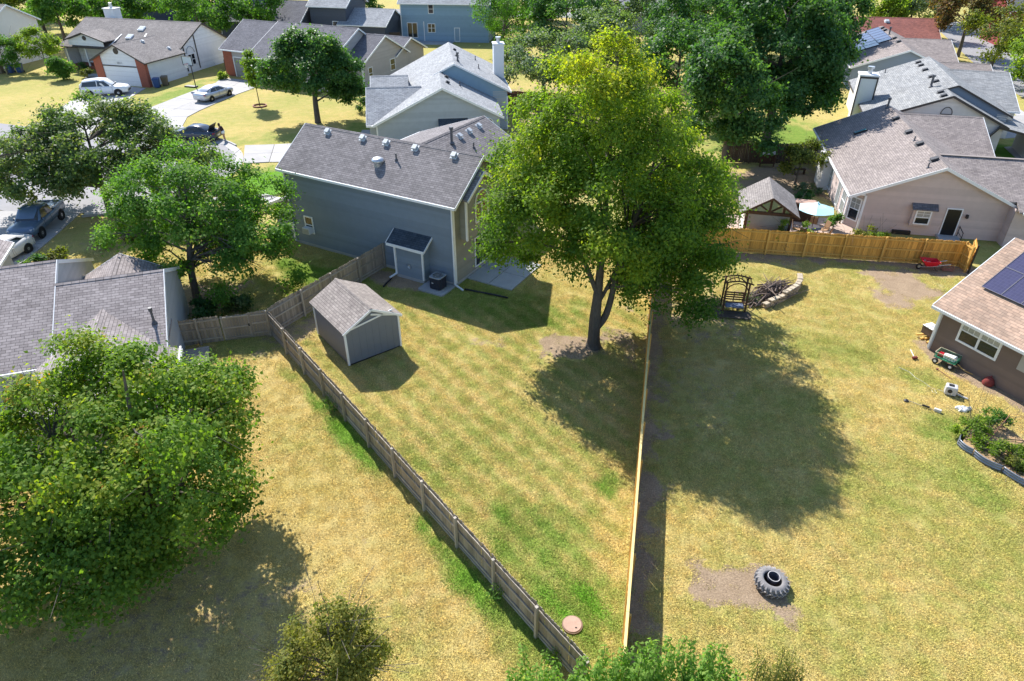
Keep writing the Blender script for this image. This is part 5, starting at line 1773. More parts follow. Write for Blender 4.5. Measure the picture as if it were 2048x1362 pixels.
def fence(name, label, a, b, h, pm, rm, side, rails=(.3, .95, 1.55), post_step=2.44, w_=.142, gap=.004, cat='fence', skip=None, lapd=.003, post_h=None, kick=True, postm=None, single=True, top=None, post0=True, cap=None):
    ln = math.hypot(b[0] - a[0], b[1] - a[1])
    root = thing(name, label, cat, (a[0], a[1], 0), math.degrees(math.atan2(b[1] - a[1], b[0] - a[0])))
    ms = picket_meshes('picket', h, w_, .018 if lapd < .01 else .026, pm)
    n_ = int(ln / (w_ + gap))
    st_ = ln / n_
    big = MB()
    for i in range(n_):
        x = (i + .5) * st_
        if skip and skip[0] < x < skip[1]:
            continue
        if single:
            o = link('picket', ms[rnd.randrange(6)], root, (x, ((i % 2) * 2 - 1) * lapd + rnd.uniform(-.003, .003), rnd.uniform(-.015, .015)), (rnd.uniform(-.008, .008), rnd.uniform(-.008, .008), rnd.uniform(-.02, .02)))
        else:
            big.box(x - w_ / 2, x + w_ / 2, -.01 + rnd.uniform(-.004, .004), .01, .03, h + rnd.uniform(-.03, .03))
    if not single:
        o = big.build('pickets', pm, root)
        o['kind'] = 'stuff'
    np_ = max(1, round(ln / post_step))
    for i in range(np_ + 1):
        x = ln * i / np_
        if i == 0 and not post0:
            continue
        if skip and skip[0] < x < skip[1]:
            continue
        ph = (post_h or h + .03) + rnd.uniform(-.02, .02)
        y = side * .105
        MB().box(x - .05, x + .05, y - .05, y + .05, -.1, ph).build('post', postm or rm, root)
    for z in rails:
        for i in range(np_):
            x0, x1 = ln * i / np_, ln * (i + 1) / np_
            if skip:
                if skip[0] <= x0 and x1 <= skip[1]:
                    continue
                if x0 < skip[0] < x1:
                    x1 = skip[0]
                if x0 < skip[1] < x1:
                    x0 = skip[1]
            MB().box(x0 + .052, x1 - .052, min(side * .026, side * .062), max(side * .026, side * .062), z - .045, z + .045).build('rail', rm, root)
    if kick:
        MB().box(0.05, ln - .05, min(side * .013, side * .04), max(side * .013, side * .04), .02, .13).build('kickboard', rm, root) if not skip else None
    if cap:
        k_ = max(1, round(ln / 2.44))
        for i in range(k_):
            MB().box(ln * i / k_ + .004, ln * (i + 1) / k_ - .004, min(-side * .022, side * .07), max(-side * .022, side * .07), h + .035, h + .06).build('cap_board', cap, root)
    if top:
        MB().box(0, ln, min(side * .0105, side * .045), max(side * .0105, side * .045), h - .09, h - .01).build('top_rail', top, root)
    return root


fence('fence', 'long weathered grey picket fence running diagonally to the bottom edge', FC, FE, 1.6, M_WOODG, M_WOODG2, -1, (.3, .92, 1.42))
fence('fence', 'weathered picket fence behind the shed meeting the slate blue house', FC, FH, 1.72, M_WOODG, M_WOODG2, -1, (.3, .95, 1.5), post0=False)
gfb = (-18.25, 31.15)
fence('fence', 'dark weathered fence between the plum-roofed house and the long fence', FC, gfb, 1.62, M_WOODG, M_WOODG2, 1, (.3, .92, 1.42), 1.24, skip=(.98, 2.5), post0=False)
gt = thing('gate', 'weathered wooden gate with pale frame in the dark fence', 'gate', (FC[0], FC[1], 0), math.degrees(math.atan2(gfb[1] - FC[1], gfb[0] - FC[0])))
ms = picket_meshes('picket', 1.55, .142, .018, M_WOODG)
for i in range(10):
    link('picket', ms[rnd.randrange(6)], gt, (1.07 + i * .15, 0, 0))
MB().box(1.02, 1.1, .02, .065, .15, 1.5).build('gate_stile', M_WOODG2, gt)
MB().box(2.4, 2.48, .02, .065, .15, 1.5).build('gate_stile', M_WOODG2, gt)
for z in (.19, .82, 1.46):
    MB().box(1.1, 2.4, .02, .06, z - .04, z + .04).build('gate_rail', M_WOODG2, gt)
MB().box(1.04, 1.12, .066, .09, .8, .95).build('latch', M_BLACK, gt)
fence('fence', 'new cedar fence dividing the two back yards, seen edge on', MC, ME, 1.75, M_WOODY, M_WOODY2, 1, (.35, 1.0, 1.58), w_=.158, gap=-.012, lapd=.011, post_h=1.68, cap=mat('cedar_cap', (.72, .55, .22), .7, .12, 2))
fence('fence', 'new golden cedar fence along the back of the right yard', MC, RR, 1.78, M_WOODY, M_WOODY2, -1, (.3, .95, 1.6), post0=False, w_=.158, gap=-.012, lapd=.011)
fence('fence', 'short cedar fence return before the open gate at the right', RR, (29.78, 40.08), 1.78, M_WOODY, M_WOODY2, -1, (.3, .95, 1.6), .95, post0=False, w_=.158, gap=-.012, lapd=.011, kick=False)
g2 = thing('gate', 'sunlit open cedar gate with diagonal brace at the right end of the fence', 'gate', (29.85, 39.98, 0), 63)
ms = picket_meshes('picket', 1.78, .142, .018, M_WOODY)
for i in range(11):
    link('picket', ms[rnd.randrange(6)], g2, (.1 + i * .146, -.0, .04))
for z in (.3, 1.0, 1.65):
    MB().box(.03, 1.64, .012, .055, z - .045, z + .045).build('gate_rail', M_WOODY2, g2)
MB().bar((.1, .075, .34), (1.55, .075, 1.6), .035, .09).build('gate_brace', M_WOODY2, g2)
MB().box(-.1, -.02, -.05, .05, -.1, 2.0).build('gate_post', M_BLACK, g2)
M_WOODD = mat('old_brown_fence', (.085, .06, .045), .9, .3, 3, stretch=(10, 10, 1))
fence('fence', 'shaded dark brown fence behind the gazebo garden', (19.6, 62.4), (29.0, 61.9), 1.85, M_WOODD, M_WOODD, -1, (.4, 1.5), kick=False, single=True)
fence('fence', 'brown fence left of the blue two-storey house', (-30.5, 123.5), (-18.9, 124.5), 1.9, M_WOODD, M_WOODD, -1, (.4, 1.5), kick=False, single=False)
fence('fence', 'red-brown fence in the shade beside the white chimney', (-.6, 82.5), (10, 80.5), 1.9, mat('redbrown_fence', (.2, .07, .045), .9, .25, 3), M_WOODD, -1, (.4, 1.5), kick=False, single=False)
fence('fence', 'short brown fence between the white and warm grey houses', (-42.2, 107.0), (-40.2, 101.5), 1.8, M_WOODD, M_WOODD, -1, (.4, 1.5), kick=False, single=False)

# ================================================================== shed and things against the blue house
S = thing('shed', 'grey garden shed with mauve-brown shingle roof and white trim', 'shed', (-8.52, 29.34, 0), 37.3)
M_SHED = mat('shed_panel', (.175, .19, .215), .7, .04, 2)
M_SHEDL = mat('shed_panel_left', (.19, .185, .205), .7, .04, 2)
sw, sdp, she, shr = 3.08, 3.85, 2.12, 2.95
for nm, vs, mm in (('wall', [(0, 0, .08), (sw, 0, .08), (sw, 0, she), (sw / 2, 0, shr - .06), (0, 0, she)], M_SHED), ('wall', [(sw, sdp, .08), (0, sdp, .08), (0, sdp, she), (sw / 2, sdp, shr - .06), (sw, sdp, she)], M_SHED),
                   ('wall', [(0, sdp, .08), (0, 0, .08), (0, 0, she), (0, sdp, she)], M_SHEDL), ('wall', [(sw, 0, .08), (sw, sdp, .08), (sw, sdp, she), (sw, 0, she)], M_SHED)):
    MB().add(vs, [tuple(range(len(vs)))]).build(nm, mm, S, fix=False)
gv = MB()
for i in range(1, 8):
    gv.box(i * sw / 8 - .006, i * sw / 8 + .006, -.006, .004, .08, she - .05)
gv.build('panel_batten', mat('shed_groove', (.155, .17, .19), .7), S)
pS = (shr - she) / (sw / 2)
for sg in (0, 1):
    xe = -.16 if sg == 0 else sw + .16
    MB().slab([(xe, -.16, she + .06 - .16 * pS), (xe, sdp + .16, she + .06 - .16 * pS), (sw / 2, sdp + .16, shr + .06), (sw / 2, -.16, shr + .06)], .07, u=(0, 1, 0)).build('roof_slope', SH_S, S)
    MB().bar((xe, -.18, she - .02 - .16 * pS), (sw / 2, -.18, shr - .02), .035, .12).build('rake_board', M_WHITE, S)
    xb = .12 if sg == 0 else sw - .12
    MB().bar((xb, -.03, she - .02), (sw / 2 + (.3 if sg == 0 else 0), -.03, she + (sw / 2 - .12) * pS * .62 + (0.09 if sg == 0 else 0)), .03, .1).build('gable_trim', M_WHITE, S) if sg else None
MB().slab([(sw / 2 - .1, -.17, shr + .03), (sw / 2 - .1, sdp + .17, shr + .03), (sw / 2, sdp + .17, shr + .085), (sw / 2, -.17, shr + .085)], .02, u=(0, 1, 0)).slab(
    [(sw / 2 + .1, -.17, shr + .03), (sw / 2 + .1, sdp + .17, shr + .03), (sw / 2, sdp + .17, shr + .085), (sw / 2, -.17, shr + .085)], .02, u=(0, 1, 0)).build('ridge_cap', SH_S, S)
MB().bar((.2, -.03, she - .02), (sw - .3, -.03, she + .34), .03, .09).build('gable_trim', M_WHITE, S)
for x_, y_ in ((0, 0), (sw, 0), (0, sdp)):
    MB().box(x_ - .05, x_ + .05, y_ - .05, y_ + .05, .05, she - .02).build('corner_board', M_WHITE, S)
MB().box(.05, sw - .05, .05, sdp - .05, -.05, .1).build('skid_base', M_BLACK, S)

pad = tag(MB().prism([(-.85, -.75), (.85, -.75), (.95, -.6), (.95, .75), (-.95, .75), (-.95, -.6)], -.05, .09).build('concrete_pad', M_CONC2), 'grey concrete pad under the air conditioner by the blue house', 'pad')
pad.location = (-4.75, 37.85, 0)
pad.rotation_euler = (0, 0, R(-29.5))
acu = thing('air_conditioner', 'round-cornered black air conditioning condenser on the concrete pad', 'air conditioner', (-4.62, 37.85, .09), -29.5)
M_ACB = mat('ac_black', (.02, .024, .04), .45)
rr_ = .4


def rsq(s, c, n=4):
    out = []
    for cx, cy, a0 in ((s - c, s - c, 0), (-s + c, s - c, 90), (-s + c, -s + c, 180), (s - c, -s + c, 270)):
        for i in range(n + 1):
            out.append((cx + c * math.cos(R(a0 + 90 * i / n)), cy + c * math.sin(R(a0 + 90 * i / n))))
    return out


MB().prism(rsq(.4, .12), .04, .78).build('casing', M_ACB, acu)
lou = MB()
for k in range(14):
    lou.prism(rsq(.41, .125), .1 + k * .046, .115 + k * .046)
lou.build('louvres', mat('ac_louvre', (.045, .05, .07), .5), acu)
MB().prism(rsq(.42, .13), .78, .83).build('top_panel', mat('ac_top', (.3, .32, .35), .5), acu)
MB().lathe([(.33, .0), (.33, .012), (.0, .014)], 20, (0, 0, .83)).build('fan_well', M_BLACK, acu)
fg_ = MB()
for r_ in (.08, .16, .24, .31):
    fg_.lathe([(r_ - .008, .02), (r_ + .008, .02), (r_ + .008, .034), (r_ - .008, .034)], 20, (0, 0, .83), True)
for a_ in range(0, 360, 45):
    fg_.bar((0, 0, .862), (.33 * math.cos(R(a_)), .33 * math.sin(R(a_)), .862), .014)
fg_.build('fan_guard', M_GALV, acu)
MB().box(-.2, -.08, -.415, -.409, .42, .47).build('badge', M_WHITE, acu)
tag(MB().tube([(-2.95, 37.62, .08), (-2.2, 37.35, .06), (-1.2, 36.98, .06), (-.25, 36.55, .06)], .06, 10).build('drain_pipe', M_BLACK, None, True), 'black corrugated drain pipe lying in the grass from the downspout', 'pipe')
tag(MB().tube([(-7.75, 39.0, .1), (-8.0, 38.4, .07), (-8.1, 38.0, .06)], .055, 8).build('drain_pipe', M_BLACK, None, True), 'short black drain pipe at the foot of the small roofed bump-out', 'pipe')
pt = thing('patio', None, None, (-15.37, 44.88, 0), -29.5)
pt['kind'] = 'structure'
for x0_, x1_ in ((13.68, 15.26), (15.3, 16.95)):
    for y0_, y1_ in ((1.2, 3.05), (3.09, 5.2)):
        MB().box(x0_, x1_, y0_, y1_, -.05, .07 + rnd.uniform(-.003, .003)).build('slab', M_CONC2, pt)
lid = thing('access_cover', 'round rust-pink utility cover in the green grass beside the fence', 'cover', (2.03, 14.12, .0))
M_LID = mat('rusty_pink_steel', (.47, .31, .235), .8, .15, 5, bump=.3, bscale=20)
MB().lathe([(.0, .075), (.30, .075), (.315, .06), (.315, -.05)], 30).build('lid', M_LID, lid)
MB().lathe([(.32, -.05), (.32, .05), (.35, .045), (.35, -.05)], 30).build('ring', M_SOIL, lid)
MB().tube([(.08, -.14, .08), (.14, -.14, .08)], .02, 6).build('lifting_eye', M_BLACK, lid)

# ================================================================== tractor tyre
ty = thing('tractor_tyre', 'big lugged tractor tyre lying on the bare patch', 'tyre', (9.2, 15.72, .0), 20)
M_RUB = mat('old_rubber', (.25, .235, .23), .9, .22, 6, bump=.4, bscale=25)
ty.rotation_euler = (R(2), R(3), R(20))
ty.scale = (.9, .9, .9)
prof = [(.345, .04), (.38, .0), (.52, .0), (.59, .05), (.605, .2), (.59, .35), (.545, .405), (.42, .425), (.37, .41), (.345, .37), (.375, .3), (.48, .2), (.375, .1)]
MB().lathe(prof, 44, closed=True).build('carcass', M_RUB, ty, True)
lugm = MB()
lugm.add([(.56, -.035, .05), (.67, -.028, .06), (.67, .028, .06), (.56, .035, .05), (.56, -.035 + .13, .24), (.675, -.025 + .13, .24), (.675, .03 + .13, .24), (.56, .04 + .13, .24)], [(0, 1, 2, 3), (7, 6, 5, 4), (0, 4, 5, 1), (1, 5, 6, 2), (2, 6, 7, 3), (3, 7, 4, 0)])
lu = lugm.mesh('tread_lug', M_RUB)
lug2 = MB()
lug2.add([(.5, -.04, .415), (.66, -.03, .36), (.66, .03, .36), (.5, .02, .425), (.56, .1, .2), (.675, .1, .21), (.675, .16, .21), (.56, .16, .2)], [(0, 1, 2, 3), (7, 6, 5, 4), (0, 4, 5, 1), (1, 5, 6, 2), (2, 6, 7, 3), (3, 7, 4, 0)])
lu2 = lug2.mesh('tread_lug', M_RUB)
for i in range(20):
    link('tread_lug', lu, ty, None, (0, 0, R(i * 18)))
    link('tread_lug', lu2, ty, None, (0, 0, R(i * 18 + 9)))
dr_ = thing('steel_drum', 'open dark steel drum standing inside the tractor tyre', 'drum', (9.26, 15.83, .0), 0)
dr_.rotation_euler = (R(5), R(3), 0)
MB().lathe([(.0, .03), (.19, .03), (.2, .04), (.205, .25), (.215, .26), (.205, .28), (.205, .37), (.218, .38), (.205, .39), (.19, .38), (.19, .06), (.0, .05)], 28).build('barrel', mat('drum_dark', (.05, .05, .07), .5, .2), dr_, True)
MB().lathe([(.196, .38), (.216, .38), (.216, .4), (.196, .4)], 28, closed=True).build('rim', mat('drum_rim', (.55, .52, .5), .5), dr_)

# ================================================================== swing arbour, stone ring and brush pile
M_LOG = mat('log_wood', (.085, .045, .024), .85, .3, 5)
sw_ = thing('arbour_swing', 'rustic log arbour with bench seat beside the brush pile', 'swing', (13.15, 35.25, 0), -8)
sw_.scale = (.94, .94, .94)
for x_ in (-.68, .68):
    for y_ in (-.42, .42):
        MB().tube([(x_, y_, -.05), (x_ * .99, y_ * .9, 2.05)], .06, 8).build('post', M_LOG, sw_)
for y_ in (-.4, .4):
    MB().tube([(-.9, y_, 2.02), (-.4, y_, 2.16), (0, y_, 2.2), (.4, y_, 2.16), (.9, y_, 2.02)], .05, 8).build('beam', M_LOG, sw_)
    for sx in (-1, 1):
        MB().tube([(sx * .68, y_, 1.5), (sx * .52, y_, 1.82), (sx * .25, y_, 2.0), (0, y_, 2.05)], .035, 7).build('brace', M_LOG, sw_)
for i in range(7):
    x_ = -.75 + i * .25
    MB().tube([(x_, -.55, 2.25 - abs(x_) * .13), (x_, .55, 2.25 - abs(x_) * .13)], .028, 6).build('rafter', M_LOG, sw_)
se = MB().box(-.6, .6, -.3, .22, .4, .45).build('seat', M_LOG, sw_)
for k in range(4):
    MB().box(-.6, .6, .24 + k * .02, .27 + k * .02, .55 + k * .15, .64 + k * .15).build('back_slat', M_LOG, sw_)
for x_ in (-.58, 0, .58):
    MB().box(x_ - .03, x_ + .03, .275, .33, .4, 1.12).build('back_stile', M_LOG, sw_)
for x_ in (-.6, .6):
    MB().box(x_ - .04, x_ + .04, -.32, .3, .62, .67).build('arm_rest', M_LOG, sw_)
tag(bevel(MB().box(-.52, .52, -.52, -.04, 0, .09).build('bench_cushion', mat('blue_grey_cushion', (.13, .16, .24), .8, .1)), .03, 3), 'blue-grey cushion on the arbour bench', 'cushion').matrix_world = Matrix.Translation((13.1, 35.12, .455)) @ Matrix.Rotation(R(-8), 4, 'Z')
M_OLDP = mat('old_dark_plank', (.10, .08, .065), .9, .3, 4)
pl_ = thing('plank_platform', 'stack of dark weathered planks lying before the arbour', 'planks', (12.9, 34.5, 0), -10)
for k in range(6):
    MB().box(-1.05 + rnd.uniform(-.05, .05), 1.05 + rnd.uniform(-.06, .06), -.42 + k * .14, -.42 + k * .14 + .115, .07, .11).build('plank', M_OLDP, pl_)
for x_ in (-.8, .8):
    MB().box(x_ - .05, x_ + .05, -.42, .42, -.03, .068).build('bearer', M_WOODG, pl_)
# low dry-stone wall, every stone its own piece
sp = [(15.0, 35.35), (15.6, 35.7), (16.3, 36.15), (17.0, 36.75), (17.6, 37.3), (18.05, 37.95), (18.25, 38.6)]
swl = thing('stone_wall', 'low curved tan stone wall holding the brush pile', 'wall', (15.0, 35.35, 0))
M_STONE = mat('tan_stone', (.40, .29, .19), .9, .28, 4, bump=.5, bscale=14)
M_CAP = mat('cap_stone', (.45, .37, .27), .9, .14, 4, bump=.4, bscale=14)


def along(path, s):
    acc = 0
    for a_, b_ in zip(path, path[1:]):
        d = math.hypot(b_[0] - a_[0], b_[1] - a_[1])
        if s <= acc + d:
            t = (s - acc) / d
            return a_[0] + (b_[0] - a_[0]) * t, a_[1] + (b_[1] - a_[1]) * t, math.atan2(b_[1] - a_[1], b_[0] - a_[0])
        acc += d
    return b_[0], b_[1], math.atan2(b_[1] - a_[1], b_[0] - a_[0])


plen = sum(math.hypot(b_[0] - a_[0], b_[1] - a_[1]) for a_, b_ in zip(sp, sp[1:]))


def stone(nm, m, L, D, Hh_, x, y, z, a_):
    mb = MB()
    q = [(sx * L / 2 * rnd.uniform(.82, 1.02), sy * D / 2 * rnd.uniform(.82, 1.02), sz * Hh_ / 2 * rnd.uniform(.85, 1.02)) for sz in (-1, 1) for sx, sy in ((-1, -1), (1, -1), (1, 1), (-1, 1))]
    mb.add(q, [(0, 3, 2, 1), (4, 5, 6, 7), (0, 1, 5, 4), (1, 2, 6, 5), (2, 3, 7, 6), (3, 0, 4, 7)])
    o = mb.build(nm, m, swl)
    o.location = (x - 15.0, y - 35.35, z)
    o.rotation_euler = (0, 0, a_ + rnd.uniform(-.08, .08))
    bevel(o, .025, 1)
    return o


for row in range(4):
    s_ = rnd.uniform(0, .1)
    hmax = .13
    while s_ < plen:
        L = rnd.uniform(.2, .38)
        x, y, a_ = along(sp, min(s_ + L / 2, plen))
        hf = min(1, .45 + (s_ / plen) * .9)
        if row < 4 * hf:
            stone('stone', M_STONE, L, .26, .125, x, y, .06 + row * .125 * .98, a_)
        s_ += L + .015
s_ = 0
while s_ < plen:
    L = rnd.uniform(.28, .46)
    x, y, a_ = along(sp, min(s_ + L / 2, plen))
    hf = min(4, math.ceil(4 * min(1, .45 + (s_ / plen) * .9)))
    stone('cap_stone', M_CAP, L, .36, .08, x, y, .03 + hf * .1225 + .04, a_)
    s_ += L + .02
bp_ = thing('brush_pile', 'heap of bare grey branches behind the curved stone wall', 'brush pile', (15.9, 36.9, 0))
M_STICK = mat('dead_wood', (.15, .11, .09), .9, .3, 5)
for i in range(110):
    a_ = R(rnd.gauss(38, 22))
    ln = rnd.uniform(.8, 2.6)
    cx, cy = rnd.gauss(.1, .85), rnd.gauss(0, .42)
    ca, sa = math.cos(R(38)), math.sin(R(38))
    x, y = cx * ca - cy * sa, cx * sa + cy * ca
    z = .08 + max(0, .95 - (abs(cx) * .45 + abs(cy) * .7)) * rnd.random()
    ti = rnd.uniform(-.12, .22)
    dx, dy, dz = math.cos(a_) * ln / 2, math.sin(a_) * ln / 2, ti * ln / 2
    p0, p1 = Vector((x - dx, y - dy, max(.03, z - dz))), Vector((x + dx, y + dy, max(.04, z + dz)))
    md_ = (p0 + p1) / 2 + Vector((rnd.gauss(0, .07), rnd.gauss(0, .07), abs(rnd.gauss(0, .06))))
    r_ = rnd.uniform(.02, .055)
    mb = MB().tube([p0, md_, p1], [r_, r_ * .8, r_ * .35], 5)
    if rnd.random() < .6:
        mb.tube([md_, md_ + Vector((rnd.gauss(0, .3), rnd.gauss(0, .3), rnd.uniform(.05, .3)))], [r_ * .6, r_ * .2], 4)
    mb.build('branch', M_STICK, bp_)
for i in range(7):
    a_ = rnd.uniform(0, 6.28)
    MB().tube([(-1.35 + math.cos(a_) * .3, -1.1 + math.sin(a_) * .25, .0), (-1.3 + rnd.gauss(0, .1), -1.0 + rnd.gauss(0, .1), rnd.uniform(.3, .65))], [.04, .025], 6).build('branch', M_STICK, bp_)
st = [(rnd.gauss(0, .25), rnd.gauss(0, .2), rnd.uniform(.3, .7), .2) for _ in range(14)]
shoots('plant', 'dark green plant growing left of the log arbour', (12.1, 35.7), st, LF_DARK, .12, 121, 'plant')
st = [(rnd.gauss(0, .3), rnd.gauss(0, .2), rnd.uniform(.25, .6), .2) for _ in range(14)]
shoots('plant', 'green weeds between the arbour and the brush pile', (14.5, 36.0), st, LF_DARK, .12, 122, 'plant')

# ================================================================== wheelbarrow
wb = thing('wheelbarrow', 'red plastic wheelbarrow parked against the cedar fence', 'wheelbarrow', (27.5, 40.5, 0), -6)
M_RED = mat('red_plastic', (.5, .012, .03), .35, .06)
b0 = [(-.28, -.22), (.3, -.24), (.3, .24), (-.28, .22)]
b1 = [(-.62, -.38), (.52, -.36), (.52, .36), (-.62, .38)]
mb = MB()
vs = [(x, y, .3) for x, y in b0] + [(x, y, .66 + (.05 if x < 0 else 0)) for x, y in b1] + [(x * .93, y * .9, .66 + (.05 if x < 0 else 0)) for x, y in b1] + [(x * .92, y * .92, .33) for x, y in b0]
fs = [(3, 2, 1, 0)]
for i in range(4):
    j = (i + 1) % 4
    fs += [(i, j, 4 + j, 4 + i), (4 + i, 4 + j, 8 + j, 8 + i), (8 + i, 8 + j, 12 + j, 12 + i)]
fs.append((12, 13, 14, 15))
bevel(mb.add(vs, fs).build('tray', M_RED, wb), .04, 3)
for y_ in (-.24, .24):
    MB().tube([(-.6, y_ * .5, .22), (.1, y_, .3), (.55, y_ * 1.1, .42), (1.15, y_ * 1.2, .55)], .022, 8).build('handle', M_GALV, wb)
    MB().tube([(.2, y_, .3), (.42, y_, .0), (.5, y_, .02)], .016, 6).build('leg', M_BLACK, wb)
wl = MB().lathe([(.1, -.04), (.16, -.05), (.2, -.025), (.2, .025), (.16, .05), (.1, .04)], 18, closed=True).build('wheel', M_BLACK, wb, True)
wl.location = (-.62, 0, .2)
wl.rotation_euler = (R(90), 0, 0)
MB().lathe([(.0, -.03), (.1, -.03), (.1, .03), (.0, .03)], 12).build('hub', M_GALV, wl)
rub = thing('rubble_heap', 'pinkish rubble heaped in the red wheelbarrow', 'rubble', (27.4, 40.5, .42), 0)
for i in range(9):
    o = MB().box(-.07, .07, -.05, .05, -.04, .04).build('lump', mat('pink_rubble', (.42, .24, .2), .9, .2), rub)
    o.location = (rnd.gauss(0, .13), rnd.gauss(0, .08), rnd.uniform(0, .1))
    o.rotation_euler = (rnd.random() * 3, rnd.random() * 3, rnd.random() * 3)
bx = thing('wire_crate', 'rusty open wire crate beside the red wheelbarrow', 'crate', (28.65, 40.35, 0), -8)
M_RUST = mat('rusty_wire', (.3, .13, .09), .8, .2)
for x_ in (-.3, .3):
    for y_ in (-.18, .18):
        MB().box(x_ - .015, x_ + .015, y_ - .015, y_ + .015, 0, .42).build('upright', M_RUST, bx)
for z in (.04, .22, .41):
    MB().bar((-.3, -.18, z), (.3, -.18, z), .02).bar((-.3, .18, z), (.3, .18, z), .02).bar((-.3, -.18, z), (-.3, .18, z), .02).bar((.3, -.18, z), (.3, .18, z), .02).build('hoop', M_RUST, bx)
MB().box(-.29, .29, -.17, .17, .03, .05).build('floor', M_RUST, bx)

# ================================================================== things by the brown house
cr = thing('crate_stack', 'dark crate with white lattice top on timber scraps at the brown house corner', 'crates', (23.15, 32.05, 0), 20)
MB().box(-.3, .35, -.3, .3, .3, .75).build('crate', mat('crate_brown', (.13, .09, .065), .8, .3), cr)
for i in range(4):
    MB().box(-.32 + i * .17, -.32 + i * .17 + .12, -.32, .32, .76, .79).build('slat', M_WHITE, cr)
MB().box(-.33, .37, -.03, .03, .791, .81).build('slat', M_WHITE, cr)
for i in range(4):
    o = MB().box(-.45, .45, -.05, .05, -.04, .04).build('timber', M_WOODY2, cr)
    o.location = (rnd.uniform(-.08, .05), -.25 + i * .15, .05 + (i % 2) * .1)
    o.rotation_euler = (0, 0, rnd.uniform(-.4, .4))
ml = thing('sledge_hammer', 'white-handled mallet with dark red head lying upright on the lawn', 'mallet', (21.42, 30.0, 0), 0)
MB().tube([(0, .06, .06), (.12, .75, .1)], .018, 7).build('handle', M_WHITE, ml)
MB().obox((0, .02, .07), (.13, .01, 0), (0, .06, 0), (0, 0, .06)).build('head', mat('mallet_red', (.16, .03, .025), .6), ml)

wg = thing('garden_cart', 'green wire-sided garden cart loaded with red and white things', 'cart', (22.78, 29.55, 0), -52)
M_CG = mat('cart_green', (.03, .16, .09), .5, .1)
MB().box(-.52, .52, -.3, .3, .3, .33).build('bed', M_CG, wg)
sd_ = MB()
for z in (.34, .44, .54, .62):
    for y_ in (-.31, .31):
        sd_.bar((-.53, y_, z), (.53, y_, z), .016)
    for x_ in (-.53, .53):
        sd_.bar((x_, -.31, z), (x_, .31, z), .016)
for x_ in np.linspace(-.53, .53, 9):
    for y_ in (-.31, .31):
        sd_.bar((x_, y_, .33), (x_, y_, .62), .012)
sd_.build('mesh_side', M_CG, wg)
MB().bar((-.53, -.33, .63), (.53, -.33, .63), .025).bar((-.53, .33, .63), (.53, .33, .63), .025).bar((-.53, -.33, .63), (-.53, .33, .63), .025).build('top_rim', mat('rim_tan', (.5, .42, .3), .6), wg)
for x_ in (-.38, .38):
    for y_ in (-.36, .36):
        q = MB().lathe([(.06, -.04), (.12, -.05), (.155, -.03), (.155, .03), (.12, .05), (.06, .04)], 16, closed=True).build('wheel', M_BLACK, wg, True)
        q.location = (x_, y_, .155)
        q.rotation_euler = (R(90), 0, 0)
        MB().lathe([(.0, -.045), (.075, -.045), (.075, .045), (.0, .045)], 12).build('rim', M_WHITE, q)
    MB().bar((x_, -.34, .16), (x_, .34, .16), .03).build('axle', M_BLACK, wg)
MB().tube([(.55, 0, .28), (.95, 0, .08), (1.35, .05, .05)], .018, 7).build('pull_handle', M_WOODY2, wg)
for nm, lab, mm, dx, dy, dims in (('plastic_bag', 'crumpled white bag on the garden cart', M_WHITE, .12, .02, (.34, .2, .14)), ('red_container', 'red container on the garden cart', M_RED, -.33, .0, (.13, .16, .13))):
    o = MB()
    for k in range(1):
        q = [(sx * dims[0] * rnd.uniform(.7, 1), sy * dims[1] * rnd.uniform(.7, 1), (0 if sz < 0 else dims[2] * rnd.uniform(1.2, 2))) for sz in (-1, 1) for sx, sy in ((-1, -1), (0, -1.1), (1, -1), (1.05, 0), (1, 1), (0, 1.05), (-1, 1), (-1.05, 0))]
        o.add(q, [tuple(range(7, -1, -1)), tuple(range(8, 16))] + [(i, (i + 1) % 8, 8 + (i + 1) % 8, 8 + i) for i in range(8)])
    ob = bevel(o.build(nm, mm), .03, 2)
    ca, sa = math.cos(R(-52)), math.sin(R(-52))
    ob.location = (22.78 + dx * ca - dy * sa, 29.55 + dx * sa + dy * ca, .335)
    ob.rotation_euler = (0, 0, R(-52))
    tag(ob, lab, 'bag' if 'bag' in nm else 'container')
tag(MB().tube([(22.1, 29.0, .04), (22.4, 28.1, .03)], .014, 6).obox((22.1, 29.02, .05), (.06, .02, 0), (-.01, .03, 0), (0, 0, .03)).build('garden_rake', M_RUST), 'thin rusty rake lying on bare soil below the cart', 'rake')

